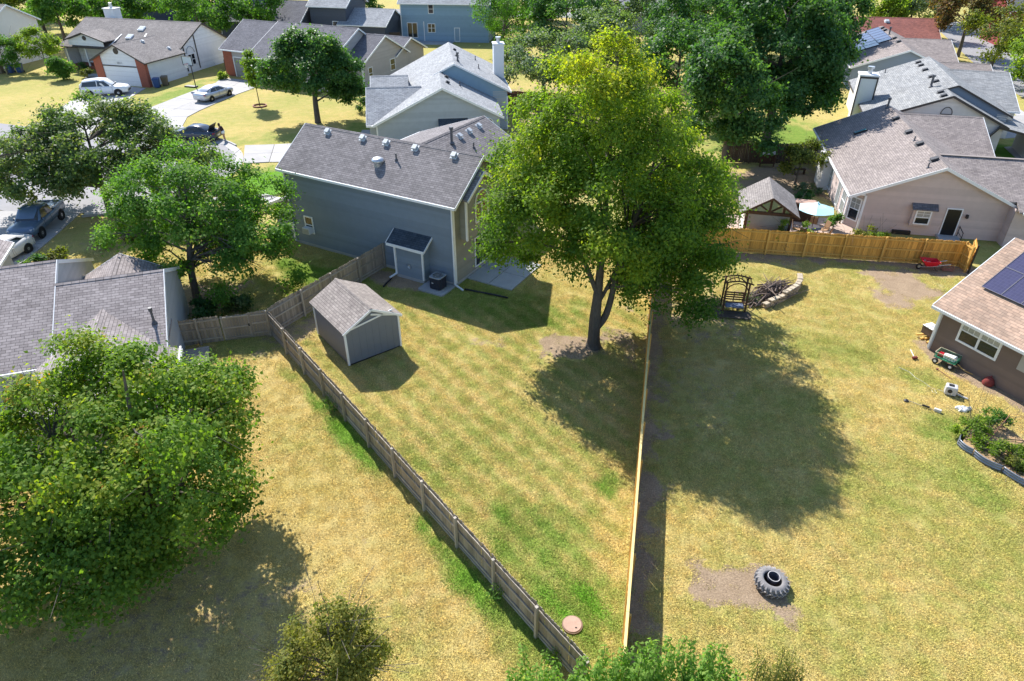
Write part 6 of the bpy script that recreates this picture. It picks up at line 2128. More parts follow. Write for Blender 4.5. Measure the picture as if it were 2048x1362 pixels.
pw = thing('pressure_washer', 'pale grey boxy machine with a black opening lying on the lawn', 'machine', (21.62, 26.95, 0), -28)
M_PW = mat('machine_grey', (.5, .49, .48), .5, .06)
bevel(MB().box(-.26, .26, -.22, .22, .03, .5).build('housing', M_PW, pw), .06, 3)
MB().lathe([(.0, .0), (.1, .0), (.1, .03), (.0, .03)], 16).build('intake', M_BLACK, pw).matrix_local = Matrix.Translation((-.05, -.215, .28)) @ Matrix.Rotation(R(90), 4, 'X')
MB().box(-.15, .08, -.1, .1, .5, .52).build('top_opening', M_BLACK, pw)
MB().tube([(.26, 0, .12), (.55, -.08, .07), (.78, -.14, .06)], .045, 10).build('spout', M_PW, pw)
MB().tube([(.3, .1, .16), (.6, .03, .1)], .03, 8).build('spout', M_BLACK, pw)
tag(MB().tube([(21.4, 27.1, .03), (21.1, 27.35, .02), (20.9, 27.3, .02), (20.85, 27.05, .02), (21.0, 26.95, .02), (21.05, 27.3, .02), (20.85, 27.6, .02), (20.75, 27.45, .02), (20.95, 27.5, .02), (20.8, 27.95, .02), (20.6, 28.3, .02), (20.55, 28.75, .02), (20.2, 29.2, .02)], .012, 6, False).build('power_cord', mat('cord_white', (.62, .6, .52), .6)), 'white cord looped on the lawn leading from the grey machine', 'cord')
tr_ = thing('string_trimmer', 'long-shafted string trimmer lying on the lawn', 'trimmer', (19.2, 26.32, 0), -37)
MB().tube([(0, 0, .1), (.5, 0, .07), (1.2, 0, .07)], .016, 7).build('shaft', mat('shaft_tan', (.5, .42, .3), .5), tr_)
MB().lathe([(.0, .0), (.11, .0), (.12, .05), (.05, .1), (.0, .1)], 14, (-.02, 0, .02)).build('trimmer_head', M_BLACK, tr_)
MB().obox((.82, .0, .11), (.16, 0, 0), (0, .035, 0), (0, 0, .035)).build('grip', M_BLACK, tr_)
bevel(MB().obox((1.34, 0, .1), (.16, 0, 0), (0, .075, 0), (0, 0, .08)).build('motor', mat('motor_pale', (.6, .55, .5), .5), tr_), .03, 2)
mb = MB()
k_ = 22
ring = []
for j, (f_, z_) in enumerate(((1.0, .01), (.8, .1), (.45, .14), (.1, .06))):
    for i in range(k_):
        a_ = 2 * math.pi * i / k_
        rr_2 = f_ * (.27 + .06 * math.sin(3 * a_ + 1) + .03 * math.sin(7 * a_))
        ring.append((1.35 * rr_2 * math.cos(a_), .8 * rr_2 * math.sin(a_), z_ + .03 * math.sin(5 * a_ + j)))
fs = [(j * k_ + i, j * k_ + (i + 1) % k_, (j + 1) * k_ + (i + 1) % k_, (j + 1) * k_ + i) for j in range(3) for i in range(k_)] + [tuple(3 * k_ + i for i in range(k_))]
o = tag(mb.add(ring, fs).build('plastic_sack', M_WHITE), 'crumpled white plastic sack on the lawn near the raised bed', 'sack')
o.location = (21.6, 25.7, .01)
rd = thing('red_bag', 'dark red sack slumped against the brown house wall', 'sack', (23.98, 27.75, 0), 20)
MB().lathe([(.26, 0), (.28, .1), (.22, .28), (.12, .4), (.07, .44), (.0, .45)], 12).build('sack', mat('dark_red_cloth', (.19, .035, .03), .85, .2), rd, True)
MB().tube([(0, 0, .42), (.05, 0, .5), (.1, 0, .44)], .02, 6).build('knot', MATS['dark_red_cloth'], rd)
tag(MB().tube([(24.25, 27.6, .0), (24.62, 27.95, 1.25)], .015, 6).obox((24.64, 27.97, 1.3), (.05, .03, 0), (-.02, .03, 0), (0, 0, .08)).build('broom', M_BLACK), 'thin-handled broom leaning on the brown house wall', 'broom')

# corrugated raised bed
rb = thing('raised_bed', 'scalloped corrugated metal raised garden bed at the right edge', 'garden bed', (20, 23.2, 0))
M_CORR = mat('corrugated_steel', (.22, .245, .3), .4, .12, 3, metal=.5)


def scallop(p0, p1, bulge, h=.36, zb=.0):
    a_, b_ = Vector((*p0, 0)), Vector((*p1, 0))
    d = b_ - a_
    nn = Vector((-d.y, d.x, 0)).normalized()
    pts = []
    for i in range(17):
        t = i / 16
        pts.append(a_ + d * t + nn * bulge * 4 * t * (1 - t))
    mb = MB()
    rows = 15
    vs = []
    for j in range(rows):
        off = .024 * math.sin(j * 2 * math.pi / 4.6)
        for p in pts:
            q = p + nn * off
            vs.append((q.x - 20, q.y - 23.2, zb + h * j / (rows - 1)))
    n_ = len(pts)
    mb.add(vs, [(j * n_ + i, j * n_ + i + 1, (j + 1) * n_ + i + 1, (j + 1) * n_ + i) for j in range(rows - 1) for i in range(n_ - 1)])
    o = mb.build('metal_panel', M_CORR, rb, True)
    md = o.modifiers.new('solid', 'SOLIDIFY')
    md.thickness = .01
    return o


scallop((19.95, 23.15), (20.2, 22.5), -.08)
scallop((20.2, 22.45), (20.85, 21.45), -.14)
scallop((20.85, 21.42), (21.7, 20.2), -.12)
scallop((19.95, 23.15), (21.0, 24.2), .1)
MB().prism([(20.05 - 20, 23.1 - 23.2), (20.25 - 20, 22.5 - 23.2), (20.75 - 20, 21.6 - 23.2), (21.6 - 20, 20.5 - 23.2), (23.5 - 20, 21.5 - 23.2), (22.6 - 20, 24.3 - 23.2), (21.0 - 20, 24.1 - 23.2)], -.05, .2).build('soil_fill', mat('bed_soil', (.42, .28, .15), .95, .2, 3, bump=.6, bscale=14), rb)
for i, (x, y, h_, r_, m_, lab) in enumerate(((20.55, 23.55, .55, .5, LF_LIME, 'yellow-green bushy plant at the far end of the raised bed'), (21.25, 24.0, .6, .55, LF_LIME, 'spreading leafy plant in the raised bed'), (22.2, 24.35, .7, .5, LF_ASH, 'tall dark leafed plant beside the bean pole'),
                                             (20.75, 22.55, .6, .36, LF_LIME, 'rounded bright green plant behind the middle metal panel'), (21.3, 22.35, .55, .36, LF_LIME, 'rounded bright green plant right of its twin'), (22.0, 22.3, .4, .26, LF_LIME, 'small green plant at the right of the bed'), (21.4, 21.55, .4, .3, LF_OLIVE, 'low sprawling plant by the near metal panel'), (21.85, 21.3, .4, .28, LF_LIME, 'low plant at the right edge of the frame in the bed'))):
    tree('garden_plant', lab, (x, y), [(0, 0, .2 + h_ * .45, r_, r_, h_ * .45), (r_ * .3, 0, .2 + h_ * .6, r_ * .6, r_ * .6, h_ * .3)], m_, ncl=46, per=26, crad=.1, leaf=.09, seed=200 + i, trunk_r=.015, limbs=6, cat='plant', tb=(.45, .2, .15))
tag(MB().tube([(21.35, 23.3, .15), (22.3, 23.95, .9), (22.42, 24.02, 1.05)], .018, 6).tube([(22.42, 24.02, 1.05), (22.8, 24.0, 1.08), (23.2, 23.7, .9)], .008, 5).build('bean_pole', M_RUST), 'leaning dark pole with wire arm in the raised bed', 'pole')
tag(MB().tube([(22.0, 23.3, .25), (22.9, 23.1, .3), (23.4, 23.0, .3)], .02, 6).tube([(22.1, 22.6, .22), (22.7, 23.0, .4)], .02, 6).build('irrigation_pipe', M_BLACK), 'black irrigation pipe lying on the bed soil', 'pipe')

# ================================================================== gazebo garden behind the cedar fence
tag(MB().prism([(15.6, 43.4), (25.0, 43.0), (25.4, 49.0), (15.6, 50.0)], -.05, .035).build('garden_paving', mat('tan_paving', (.5, .37, .3), .85, .12, 2)), None, None, None, 'structure')
gz = thing('gazebo', 'dark timber gazebo with grey gabled roof and screened front', 'gazebo', (17.55, 43.75, 0), -14)
gw, gdp = 1.62, 3.9
for x_ in (-1.45, 1.45):
    for y_ in (.15, 3.7):
        MB().box(x_ - .09, x_ + .09, y_ - .09, y_ + .09, -.1, 2.42).build('post', M_WOODB, gz)
for y_ in (.15, 3.7):
    MB().box(-1.7, 1.7, y_ - .07, y_ + .07, 2.42, 2.62).build('tie_beam', M_WOODB, gz)
    MB().box(-.07, .07, y_ - .06, y_ + .06, 2.62, 3.55).build('king_post', M_WOODB, gz)
    for sx in (-1, 1):
        MB().bar((sx * .08, y_, 2.66), (sx * .75, y_, 3.12), .1).build('strut', M_WOODB, gz)
        MB().bar((sx * 1.75, y_, 2.55), (0, y_, 3.66), .1, .16).build('rafter', M_WOODB, gz)
        MB().bar((sx * .9, y_, 2.62), (sx * .9, y_, 3.05), .08).build('strut', M_WOODB, gz)
for x_ in (-1.45, 1.45):
    MB().box(x_ - .07, x_ + .07, .15, 3.7, 2.42, 2.6).build('plate_beam', M_WOODB, gz)
for sx in (-1, 1):
    MB().slab([(sx * 1.95, -.25, 2.52), (sx * 1.95, 4.1, 2.52), (0, 4.1, 3.78), (0, -.25, 3.78)], .08, u=(0, 1, 0)).build('roof_slope', SH_D, gz)
    MB().bar((sx * 1.95, -.27, 2.46), (0, -.27, 3.72), .05, .13).build('barge_board', M_WOODB, gz)
scr = mat('screen_cloth', (.30, .285, .26), .8, .08, 2)
MB().box(-1.36, 1.36, .12, .15, .1, 2.4).build('front_screen', scr, gz)
MB().box(-1.5, -1.47, .3, 3.6, .1, 2.4).build('side_curtain', mat('curtain_white', (.7, .66, .62), .8, .06), gz)
for i, (x, y, lab) in enumerate(((18.45, 43.2, 'feathery yellow-green plant before the gazebo screen'), (20.0, 43.25, 'feathery plant at the right corner of the gazebo'))):
    tree('garden_plant', lab, (x, y), [(0, 0, 1.2, .5, .35, .8), (.2, 0, 1.9, .3, .3, .5)], LF_LIME, ncl=50, per=24, crad=.13, leaf=.12, seed=230 + i, trunk_r=.02, limbs=6, cat='plant')
um = thing('parasol', 'pale turquoise hexagonal garden parasol over the patio table', 'parasol', (21.6, 45.75, 0), 8)
mb = MB()
n_ = 6
Rm, zt, ze_ = 1.32, 2.55, 2.12
vs = [(0, 0, zt)]
for k in range(n_ * 4):
    a_ = 2 * math.pi * k / (n_ * 4)
    hexr = math.cos(math.pi / n_) / math.cos((a_ % (2 * math.pi / n_)) - math.pi / n_)
    sag = .05 * math.sin((a_ % (2 * math.pi / n_)) / (2 * math.pi / n_) * math.pi)
    for f_, in ((.5,), (1.,)):
        vs.append((Rm * f_ * hexr * math.cos(a_), Rm * f_ * hexr * math.sin(a_), zt - (zt - ze_) * f_ ** 1.2 - sag * f_))
m_ = n_ * 4
fs = []
for k in range(m_):
    k2 = (k + 1) % m_
    fs += [(0, 1 + 2 * k, 1 + 2 * k2), (1 + 2 * k, 2 + 2 * k, 2 + 2 * k2, 1 + 2 * k2)]
cn = mb.add(vs, fs).build('canopy', mat('turquoise_cloth', (.52, .78, .80), .75, .04), um)
cn.modifiers.new('solid', 'SOLIDIFY').thickness = .012
MB().tube([(0, 0, 0), (0, 0, 2.6)], .025, 10).build('pole', M_WOODB, um)
for k in range(6):
    a_ = 2 * math.pi * k / 6
    MB().tube([(0, 0, 2.5), (Rm * math.cos(a_), Rm * math.sin(a_), ze_ - .02)], .012, 5).build('rib', M_GALV, um)
MB().lathe([(.0, .08), (.25, .08), (.27, .0)], 16).build('base', M_BLACK, um)
MB().lathe([(.09, .1), (.0, .16)], 10, (0, 0, 2.5)).build('finial', MATS['turquoise_cloth'], um)
tb_ = thing('patio_table', 'round dark metal patio table under the turquoise parasol', 'table', (21.6, 45.75, 0))
MB().lathe([(.03, .7), (.62, .7), (.64, .72), (.62, .74), (.03, .74)], 26, closed=True).build('table_top', mat('table_dark', (.09, .075, .075), .4, .2), tb_)
for k in range(4):
    a_ = R(45 + 90 * k)
    MB().tube([(.45 * math.cos(a_), .45 * math.sin(a_), .7), (.5 * math.cos(a_), .5 * math.sin(a_), 0)], .02, 6).build('leg', M_BLACK, tb_)


def chair(label, x, y, rz):
    c = thing('patio_chair', label, 'chair', (x, y, 0), rz, 'chairs round the patio table')
    m1 = mat('chair_frame', (.09, .055, .035), .6)
    m2 = mat('chair_sling', (.36, .22, .12), .8, .1)
    MB().box(-.24, .24, -.24, .24, .41, .44).build('seat', m2, c)
    bk = MB().add([(-.24, .23, .44), (.24, .23, .44), (.24, .36, 1.02), (-.24, .36, 1.02), (-.24, .26, .44), (.24, .26, .44), (.24, .39, 1.02), (-.24, .39, 1.02)], [(0, 1, 2, 3), (7, 6, 5, 4), (0, 4, 5, 1), (1, 5, 6, 2), (2, 6, 7, 3), (3, 7, 4, 0)]).build('backrest', m2, c)
    for sx in (-1, 1):
        MB().tube([(sx * .26, -.24, 0), (sx * .26, -.22, .62)], .018, 6).build('leg', m1, c)
        MB().tube([(sx * .26, .3, 0), (sx * .26, .24, .44), (sx * .26, .38, 1.04)], .018, 6).build('leg', m1, c)
        MB().tube([(sx * .26, -.24, .62), (sx * .26, .28, .64)], .02, 6).build('arm_rest', m1, c)
    return c


chair('tall-backed patio chair left of the parasol table', 20.7, 46.15, 75)
chair('patio chair left of the table nearest the cedar fence', 20.95, 45.05, 130)
chair('patio chair behind the table under the parasol edge', 22.05, 46.65, -25)
chair('patio chair right of the table turned to the house', 22.6, 46.05, -75)
chair('patio chair right of the table near the fence', 22.3, 44.95, -135)
for i, (x, y, h_, r_, m_, lab) in enumerate(((23.7, 46.9, 1.1, .35, LF_ASH, 'small conical green potted shrub beside the bay window'), (24.9, 44.6, 1.0, .9, LF_OLIVE, 'yellowing shrub at the front corner of the pink house'), (25.9, 44.5, .9, .7, LF_LIME, 'pale yellow flowering shrub right of the yellowing one'), (22.4, 50.3, 1.0, .7, LF_DARK, 'dark green shrub right of the gazebo roof'), (23.6, 52.0, .9, .9, LF_DARK, 'dark low hedge along the pink house side'), (24.6, 54.4, .8, .9, LF_GREY, 'grey-green low shrub along the pink house side'))):
    tree('garden_shrub', lab, (x, y), [(0, 0, h_ * .5, r_, r_ * .8, h_ * .5), (r_ * .2, 0, h_ * .75, r_ * .6, r_ * .6, h_ * .35)], m_, ncl=60, per=28, crad=.14, leaf=.13, seed=240 + i, trunk_r=.03, limbs=6, cat='shrub')
bd = thing('whiteboard_easel', 'dark easel with a pale board standing at the rear fence', 'easel', (23.3, 61.2, 0), -3)
MB().box(-.6, .6, -.04, .04, 1.15, 2.25).build('board', mat('board_pale', (.55, .6, .68), .4), bd)
for x_ in (-.62, .62):
    MB().box(x_ - .05, x_ + .05, -.05, .05, 0, 2.3).build('upright', M_WOODB, bd)
MB().box(-.6, .6, -.25, .25, .35, .42).build('shelf', M_WOODB, bd)
MB().box(-.6, .6, -.03, .03, .42, 1.1).build('lower_panel', M_WOODB, bd)
bnch = thing('garden_bench', 'small brown bench under the dark rear fence', 'bench', (25.6, 59.3, 0), -10)
MB().box(-.5, .5, -.2, .2, .4, .46).build('seat', M_WOODB, bnch)
for x_ in (-.42, .42):
    MB().box(x_ - .05, x_ + .05, -.18, .18, 0, .4).build('leg', M_WOODB, bnch)
sh2 = thing('tool_cabinet', 'low dark cabinet behind the gazebo roof edge', 'cabinet', (22.0, 48.6, 0), -14)
MB().box(-.7, .7, -.3, .3, 0, 1.5).build('body', M_WOODB, sh2)
MB().box(-.78, .78, -.38, .38, 1.5, 1.58).build('lid', mat('cabinet_lid', (.4, .26, .2), .8, .1), sh2)

# ================================================================== street side things
hp = thing('basketball_hoop', 'portable basketball hoop on a black pole beside the drive', 'basketball hoop', (-41.25, 92.8, 0), -20)
MB().tube([(0, 0, .1), (0, 0, 2.6), (-.1, -.35, 3.2)], .06, 10).build('pole', M_BLACK, hp)
bevel(MB().box(-1.6, .1, -.35, .35, 0, .16).build('base', M_BLACK, hp), .05, 2)
bb = MB().box(-.75, .75, -.43, -.39, 2.8, 3.85).build('backboard', mat('backboard_grey', (.5, .56, .62), .3), hp)
MB().bar((-.77, -.44, 2.8), (.77, -.44, 2.8), .06).bar((-.77, -.44, 3.85), (.77, -.44, 3.85), .06).bar((-.77, -.44, 2.8), (-.77, -.44, 3.85), .06).bar((.77, -.44, 2.8), (.77, -.44, 3.85), .06).build('board_frame', M_BLACK, bb)
MB().lathe([(.22, 0), (.25, 0), (.25, .03), (.22, .03)], 20, (0, -.72, 3.0), True).build('rim', mat('rim_red', (.5, .06, .04), .5), hp)
nt_ = MB()
for k in range(12):
    a_ = 2 * math.pi * k / 12
    b_ = a_ + .5
    nt_.tube([(.23 * math.cos(a_), -.72 + .23 * math.sin(a_), 3.0), (.14 * math.cos(b_), -.72 + .14 * math.sin(b_), 2.55)], .012, 4, False)
    nt_.tube([(.23 * math.cos(a_), -.72 + .23 * math.sin(a_), 3.0), (.14 * math.cos(a_ - .5), -.72 + .14 * math.sin(a_ - .5), 2.55)], .012, 4, False)
nt_.build('net', M_WHITE, hp)


def bin_(label, x, y, rz, m):
    b = thing('wheelie_bin', label, 'bin', (x, y, 0), rz, 'wheelie bins beside the houses')
    body = MB()
    q0 = [(-.3, -.28), (.3, -.28), (.3, .3), (-.3, .3)]
    q1 = [(-.38, -.4), (.38, -.4), (.38, .4), (-.38, .4)]
    body.add([(x_, y_, .05) for x_, y_ in q0] + [(x_, y_, 1.1) for x_, y_ in q1], [(3, 2, 1, 0), (4, 5, 6, 7)] + [(i, (i + 1) % 4, 4 + (i + 1) % 4, 4 + i) for i in range(4)])
    bevel(body.build('body', m, b), .04, 2)
    bevel(MB().add([(-.41, -.45, 1.1), (.41, -.45, 1.1), (.41, .42, 1.1), (-.41, .42, 1.1), (-.36, -.38, 1.2), (.36, -.38, 1.2), (.36, .36, 1.24), (-.36, .36, 1.24)], [(3, 2, 1, 0), (4, 5, 6, 7)] + [(i, (i + 1) % 4, 4 + (i + 1) % 4, 4 + i) for i in range(4)]).build('lid', m, b), .02, 2)
    for sx in (-.3, .3):
        w_2 = MB().lathe([(.0, -.04), (.15, -.04), (.15, .04), (.0, .04)], 14).build('wheel', M_BLACK, b)
        w_2.location = (sx, .34, .15)
        w_2.rotation_euler = (0, R(90), 0)
    MB().tube([(-.3, .46, 1.05), (.3, .46, 1.05)], .025, 6).build('handle', m, b)
    return b


M_BINB = mat('bin_blue', (.03, .07, .2), .5, .06)
M_BINN = mat('bin_brown', (.14, .11, .08), .55, .06)
bin_('blue wheelie bin by the white garage wall', -46.15, 92.6, 10, M_BINB)
bin_('brown wheelie bin by the white garage wall', -45.6, 93.8, 10, M_BINN)
bin_('brown wheelie bin by the cream house', -71.9, 101.2, 0, M_BINN)
bin_('blue wheelie bin by the cream house, left of the other blue one', -70.7, 101.6, 0, M_BINB)
bin_('blue wheelie bin by the cream house, rightmost', -69.6, 101.9, 0, M_BINB)
tag(MB().lathe([(.68, 0), (.8, 0), (.82, .14), (.7, .16)], 30, (-29.9, 83.1, 0), True).build('tree_ring', M_RUST), 'dark edging ring around the young sapling', 'edging')
for i, (x, y, h_, r_, m_, lab) in enumerate(((-58.5, 98.8, .9, .8, LF_OLIVE, 'low grey-green shrub beside the white garage walk'), (-60.5, 101.4, 1.2, .9, LF_DARK, 'dark round shrub below the white porch'), (-15.2, 79.5, 1.4, 1.6, LF_DARK, 'dark shrubs against the warm grey house wall'), (-17.5, 80.5, 1.5, 1.5, LF_DARK, 'dark shrub left of the other against the grey wall'), (-39.4, 97.6, .8, .5, LF_LIME, 'small lime shrub at the brick garage corner'),
                                             (-30.5, 41.4, .7, .8, LF_OLIVE, 'dry brown-green plant beside the white car'), (-31.3, 40.4, .8, .6, LF_DARK, 'dark green plant behind the small garage roof'), (-27.5, 44.6, 1.3, 1.7, LF_OLIVE, 'dark low shrub under the ash on dry lawn'), (-25.6, 47.5, 1.0, 1.4, LF_GREY, 'pale scraggly shrub right of the blue pickup'), (-18.1, 34.0, 1.2, .9, LF_DARK, 'dark green shrub at the trunk of the ash'), (-16.3, 35.2, .9, .9, LF_OAK, 'scraggly dark shrub behind the weathered gate'))):
    tree('garden_shrub', lab, (x, y), [(0, 0, h_ * .5, r_, r_ * .8, h_ * .5), (r_ * .2, 0, h_ * .75, r_ * .6, r_ * .6, h_ * .35)], m_, ncl=60, per=30, crad=.18, leaf=.17, seed=260 + i, trunk_r=.03, limbs=8, cat='shrub')
for i, (t, lab) in enumerate(((.30, 'first leafy weed against the outside of the long grey fence'), (.33, 'second leafy weed against the outside of the long grey fence'), (.83, 'broad-leaved weed at the foot of the long grey fence'), (.95, 'small weed near the bottom end of the long grey fence'))):
    x, y = FC[0] + (FE[0] - FC[0]) * t, FC[1] + (FE[1] - FC[1]) * t
    nx_, ny_ = -.797, -.603
    st = [(rnd.gauss(0, .1), rnd.gauss(0, .08), rnd.uniform(.35, .7), .12) for _ in range(6)]
    shoots('weed', lab, (x + nx_ * .3, y + ny_ * .3), st, LF_ASH, .12, 300 + i, 'weed')

# ================================================================== vehicles
M_CGLASS = mat('car_glass', (.02, .025, .03), .05, spec=.8)
M_TYRE = mat('tyre_black', (.018, .018, .018), .85)
M_RIM = mat('alloy', (.5, .5, .52), .3, metal=.8)
M_TAIL = mat('tail_lamp', (.35, .02, .03), .3)
M_HEAD = mat('head_lamp', (.6, .62, .65), .15)


def loft(sections, close_ends=True):
    mb = MB()
    n_ = len(sections[0])
    vs = [p for s in sections for p in s]
    fs = []
    for i in range(len(sections) - 1):
        for k in range(n_):
            k2 = (k + 1) % n_
            fs.append((i * n_ + k, i * n_ + k2, (i + 1) * n_ + k2, (i + 1) * n_ + k))
    if close_ends:
        fs.append(tuple(range(n_ - 1, -1, -1)))
        fs.append(tuple((len(sections) - 1) * n_ + k for k in range(n_)))
    return mb.add(vs, fs)


def body_section(x, hw, zb, zt, crown=.04, tuck=.9):
    """closed loop across the car"""
    half = [(hw * .82, zb), (hw * .97, zb + .1), (hw, zb + (zt - zb) * .45), (hw * .985, zb + (zt - zb) * .78), (hw * tuck, zt), (hw * .5, zt + crown)]
    return [(x, y, z) for y, z in half] + [(x, -y, z) for y, z in half[::-1]]


def car(name, label, cat, loc, rz, paint, kind='sedan', scale=1., lid_open=False):
    c = thing(name, label, cat, (*loc, .0), rz)
    c.scale = (scale,) * 3
    if kind == 'sedan':
        st = [(-2.36, .74, .34, .86), (-2.28, .84, .3, .93), (-1.75, .91, .26, .98), (-.9, .92, .22, .95), (.4, .92, .22, .94), (1.1, .92, .24, .93), (1.7, .9, .26, .86), (2.15, .84, .3, .76), (2.36, .68, .36, .66)]
        ws, tr = (-1.42, 1.40), .325
        roof = [(-1.75, .93, .80, .80), (-1.0, 1.36, .60, .84), (-.4, 1.44, .62, .85), (.25, 1.41, .62, .85), (1.2, .93, .78, .80)]
    elif kind == 'suv':
        st = [(-2.4, .78, .42, 1.0), (-2.32, .88, .36, 1.08), (-1.6, .96, .32, 1.1), (.5, .96, .3, 1.08), (1.15, .96, .32, 1.06), (1.75, .94, .34, 1.02), (2.2, .88, .38, .94), (2.4, .74, .44, .8)]
        ws, tr = (-1.45, 1.45), .38
        roof = [(-2.34, 1.06, .82, .82), (-1.95, 1.66, .68, .86), (-.5, 1.78, .70, .88), (.25, 1.72, .68, .88), (1.15, 1.05, .82, .84)]
    elif kind == 'coupe':
        st = [(-2.3, .74, .36, .88), (-2.2, .86, .3, 1.0), (-1.5, .93, .26, 1.04), (-.6, .93, .22, .98), (.5, .93, .22, .94), (1.2, .93, .24, .92), (1.8, .9, .27, .84), (2.2, .8, .32, .72), (2.34, .62, .38, .62)]
        ws, tr = (-1.4, 1.42), .34
        roof = [(-2.05, .98, .70, .72), (-1.2, 1.38, .56, .74), (-.4, 1.46, .6, .8), (.2, 1.42, .6, .82), (1.25, .92, .78, .8)]
    else:
        st = [(-2.72, .86, .55, 1.12), (-2.66, .95, .5, 1.16), (-1.5, .99, .46, 1.16), (.0, .99, .44, 1.14), (1.3, .99, .46, 1.14), (2.0, .98, .5, 1.12), (2.55, .94, .5, 1.05), (2.74, .82, .56, .9)]
        ws, tr = (-1.62, 1.75), .41
        roof = [(-.85, 1.14, .84, .9), (-.7, 1.82, .70, .9), (.0, 1.88, .72, .9), (.55, 1.84, .70, .9), (1.3, 1.13, .84, .88)]
    bo = loft([body_section(x, hw, zb, zt) for x, hw, zb, zt in st])
    if kind == 'pickup':
        body = bo.build('body', paint, c, True)
        # open bed: raised rim around a dark floor
        MB().box(-2.6, -.95, .80, .97, 1.1, 1.26).box(-2.6, -.95, -.97, -.80, 1.1, 1.26).box(-2.7, -2.58, -.93, .93, 1.08, 1.26).build('bed_side', paint, c)
        MB().box(-2.57, -.92, -.79, .79, 1.16, 1.19).build('bed_liner', M_BLACK, c)
    else:
        body = bo.build('body', paint, c, True)
    # greenhouse
    secs = []
    for i, (x, z, hw, hb) in enumerate(roof):
        zb = .88 if kind in ('sedan', 'coupe') else (1.02 if kind == 'suv' else 1.1)
        b = hb
        if i in (0, len(roof) - 1):
            secs.append([(x, b, zb), (x, hw, z), (x, hw * .5, z + .005), (x, -hw * .5, z + .005), (x, -hw, z), (x, -b, zb)])
        else:
            secs.append([(x, b, zb), (x, hw, z - .05), (x, hw * .72, z + .01), (x, -hw * .72, z + .01), (x, -hw, z - .05), (x, -b, zb)])
    loft(secs).build('cabin', paint, c, True)
    eps = .012

    def quad_glass(nm, pts):
        P = [Vector(p) for p in pts]
        nn = (P[1] - P[0]).cross(P[2] - P[0]).normalized()
        ctr = sum(P, Vector()) / len(P)
        if nn.dot(ctr - Vector((ctr.x * .5, 0, .8))) < 0:
            nn = -nn
        Q = [p + (ctr - p) * .07 + nn * eps for p in P]
        q2 = [p - nn * .03 for p in Q]
        k = len(Q)
        MB().add(Q + q2, [tuple(range(k)), tuple(range(2 * k - 1, k - 1, -1))] + [(i, k + i, k + (i + 1) % k, (i + 1) % k) for i in range(k)]).build(nm, M_CGLASS, c)
    f0, f1 = secs[-2], secs[-1]
    quad_glass('windscreen', [f0[1], f0[4], (f1[4][0], -f1[0][1] * .92, f1[1][2]), (f1[1][0], f1[0][1] * .92, f1[1][2])])
    r0, r1 = secs[1], secs[0]
    quad_glass('rear_window', [r0[1], r0[4], (r1[4][0], -r1[0][1] * .9, r1[1][2]), (r1[1][0], r1[0][1] * .9, r1[1][2])])
    for sg in (0, 1):
        ia, ib = (1, 0) if sg == 0 else (4, 5)
        s1, s2, s3 = secs[1], secs[2], secs[3]
        e0, e4 = secs[0], secs[-1]
        lo = lambda s, t=.1: tuple(Vector(s[ib]).lerp(Vector(s[ia]), t))
        hi = lambda s, t=.9: tuple(Vector(s[ib]).lerp(Vector(s[ia]), t))
        mid01 = tuple(Vector(lo(e0)).lerp(Vector(lo(s1)), .45))
        mid34 = tuple(Vector(lo(s3)).lerp(Vector(lo(e4)), .7))
        quad_glass('rear_side_window', [mid01, lo(s2), hi(s2), hi(s1)])
        quad_glass('front_side_window', [lo(s2), mid34, hi(s3), hi(s2)])
    # wheels in dark arches
    hw_ = max(s[1] for s in st)
    for x in ws:
        for sy in (-1, 1):
            ar = MB().lathe([(.0, .0), (tr * 1.14, .0), (tr * 1.14, .02), (.0, .02)], 22).build('wheel_arch', M_BLACK, c)
            ar.matrix_local = Matrix.Translation((x, sy * (hw_ - .012), tr * 1.02)) @ Matrix.Rotation(R(-90 * sy), 4, 'X')
            w_2 = MB().lathe([(tr * .62, -.1), (tr * .93, -.11), (tr, -.07), (tr, .07), (tr * .93, .11), (tr * .62, .1)], 24, closed=True).build('wheel', M_TYRE, c, True)
            w_2.matrix_local = Matrix.Translation((x, sy * (hw_ - .07), tr)) @ Matrix.Rotation(R(-90 * sy), 4, 'X')
            rm_ = MB().lathe([(.0, .07), (tr * .2, .085), (tr * .62, .06), (tr * .64, .1), (tr * .68, .1), (tr * .66, -.05), (.0, -.05)], 20)
            rm_.build('rim', M_RIM, w_2)
            sp_ = MB()
            for k in range(5):
                a_ = R(72 * k)
                sp_.bar((.05 * math.cos(a_ + .7), .05 * math.sin(a_ + .7), .075), (tr * .6 * math.cos(a_ + .36), tr * .6 * math.sin(a_ + .36), .075), tr * .28, .01)
            sp_.build('spoke_gap', M_BLACK, w_2)
    xf, xr = st[-1][0], st[0][0]
    zf = st[-2][3]
    for sy in (-1, 1):
        MB().obox((xf - .2, sy * st[-2][1] * .84, zf - .08), (.13, -.07 * sy, 0), (.02, .06, 0), (0, 0, .06)).build('headlight', M_HEAD, c)
        MB().obox((xr + .08, sy * st[1][1] * .84, st[1][3] - .12), (.07, .05 * sy, 0), (0, .1, 0), (0, 0, .075)).build('tail_light', M_TAIL, c)
        xm = roof[-1][0] - .28
        MB().obox((xm, sy * (hw_ + .06), roof[-1][1] + .08), (.07, 0, 0), (0, .09, 0), (0, 0, .06)).build('wing_mirror', paint, c)
        MB().obox((-.25, sy * (hw_ * .99 + .008), st[3][3] - .14), (.1, 0, 0), (0, .012, 0), (0, 0, .015)).build('door_handle', M_RIM, c)
        for xx in (.95, -.15):
            MB().obox((xx, sy * (hw_ + .001), (st[3][2] + st[3][3]) / 2 + .08), (.006, 0, 0), (0, .006, 0), (0, 0, .26)).build('door_gap', M_BLACK, c)
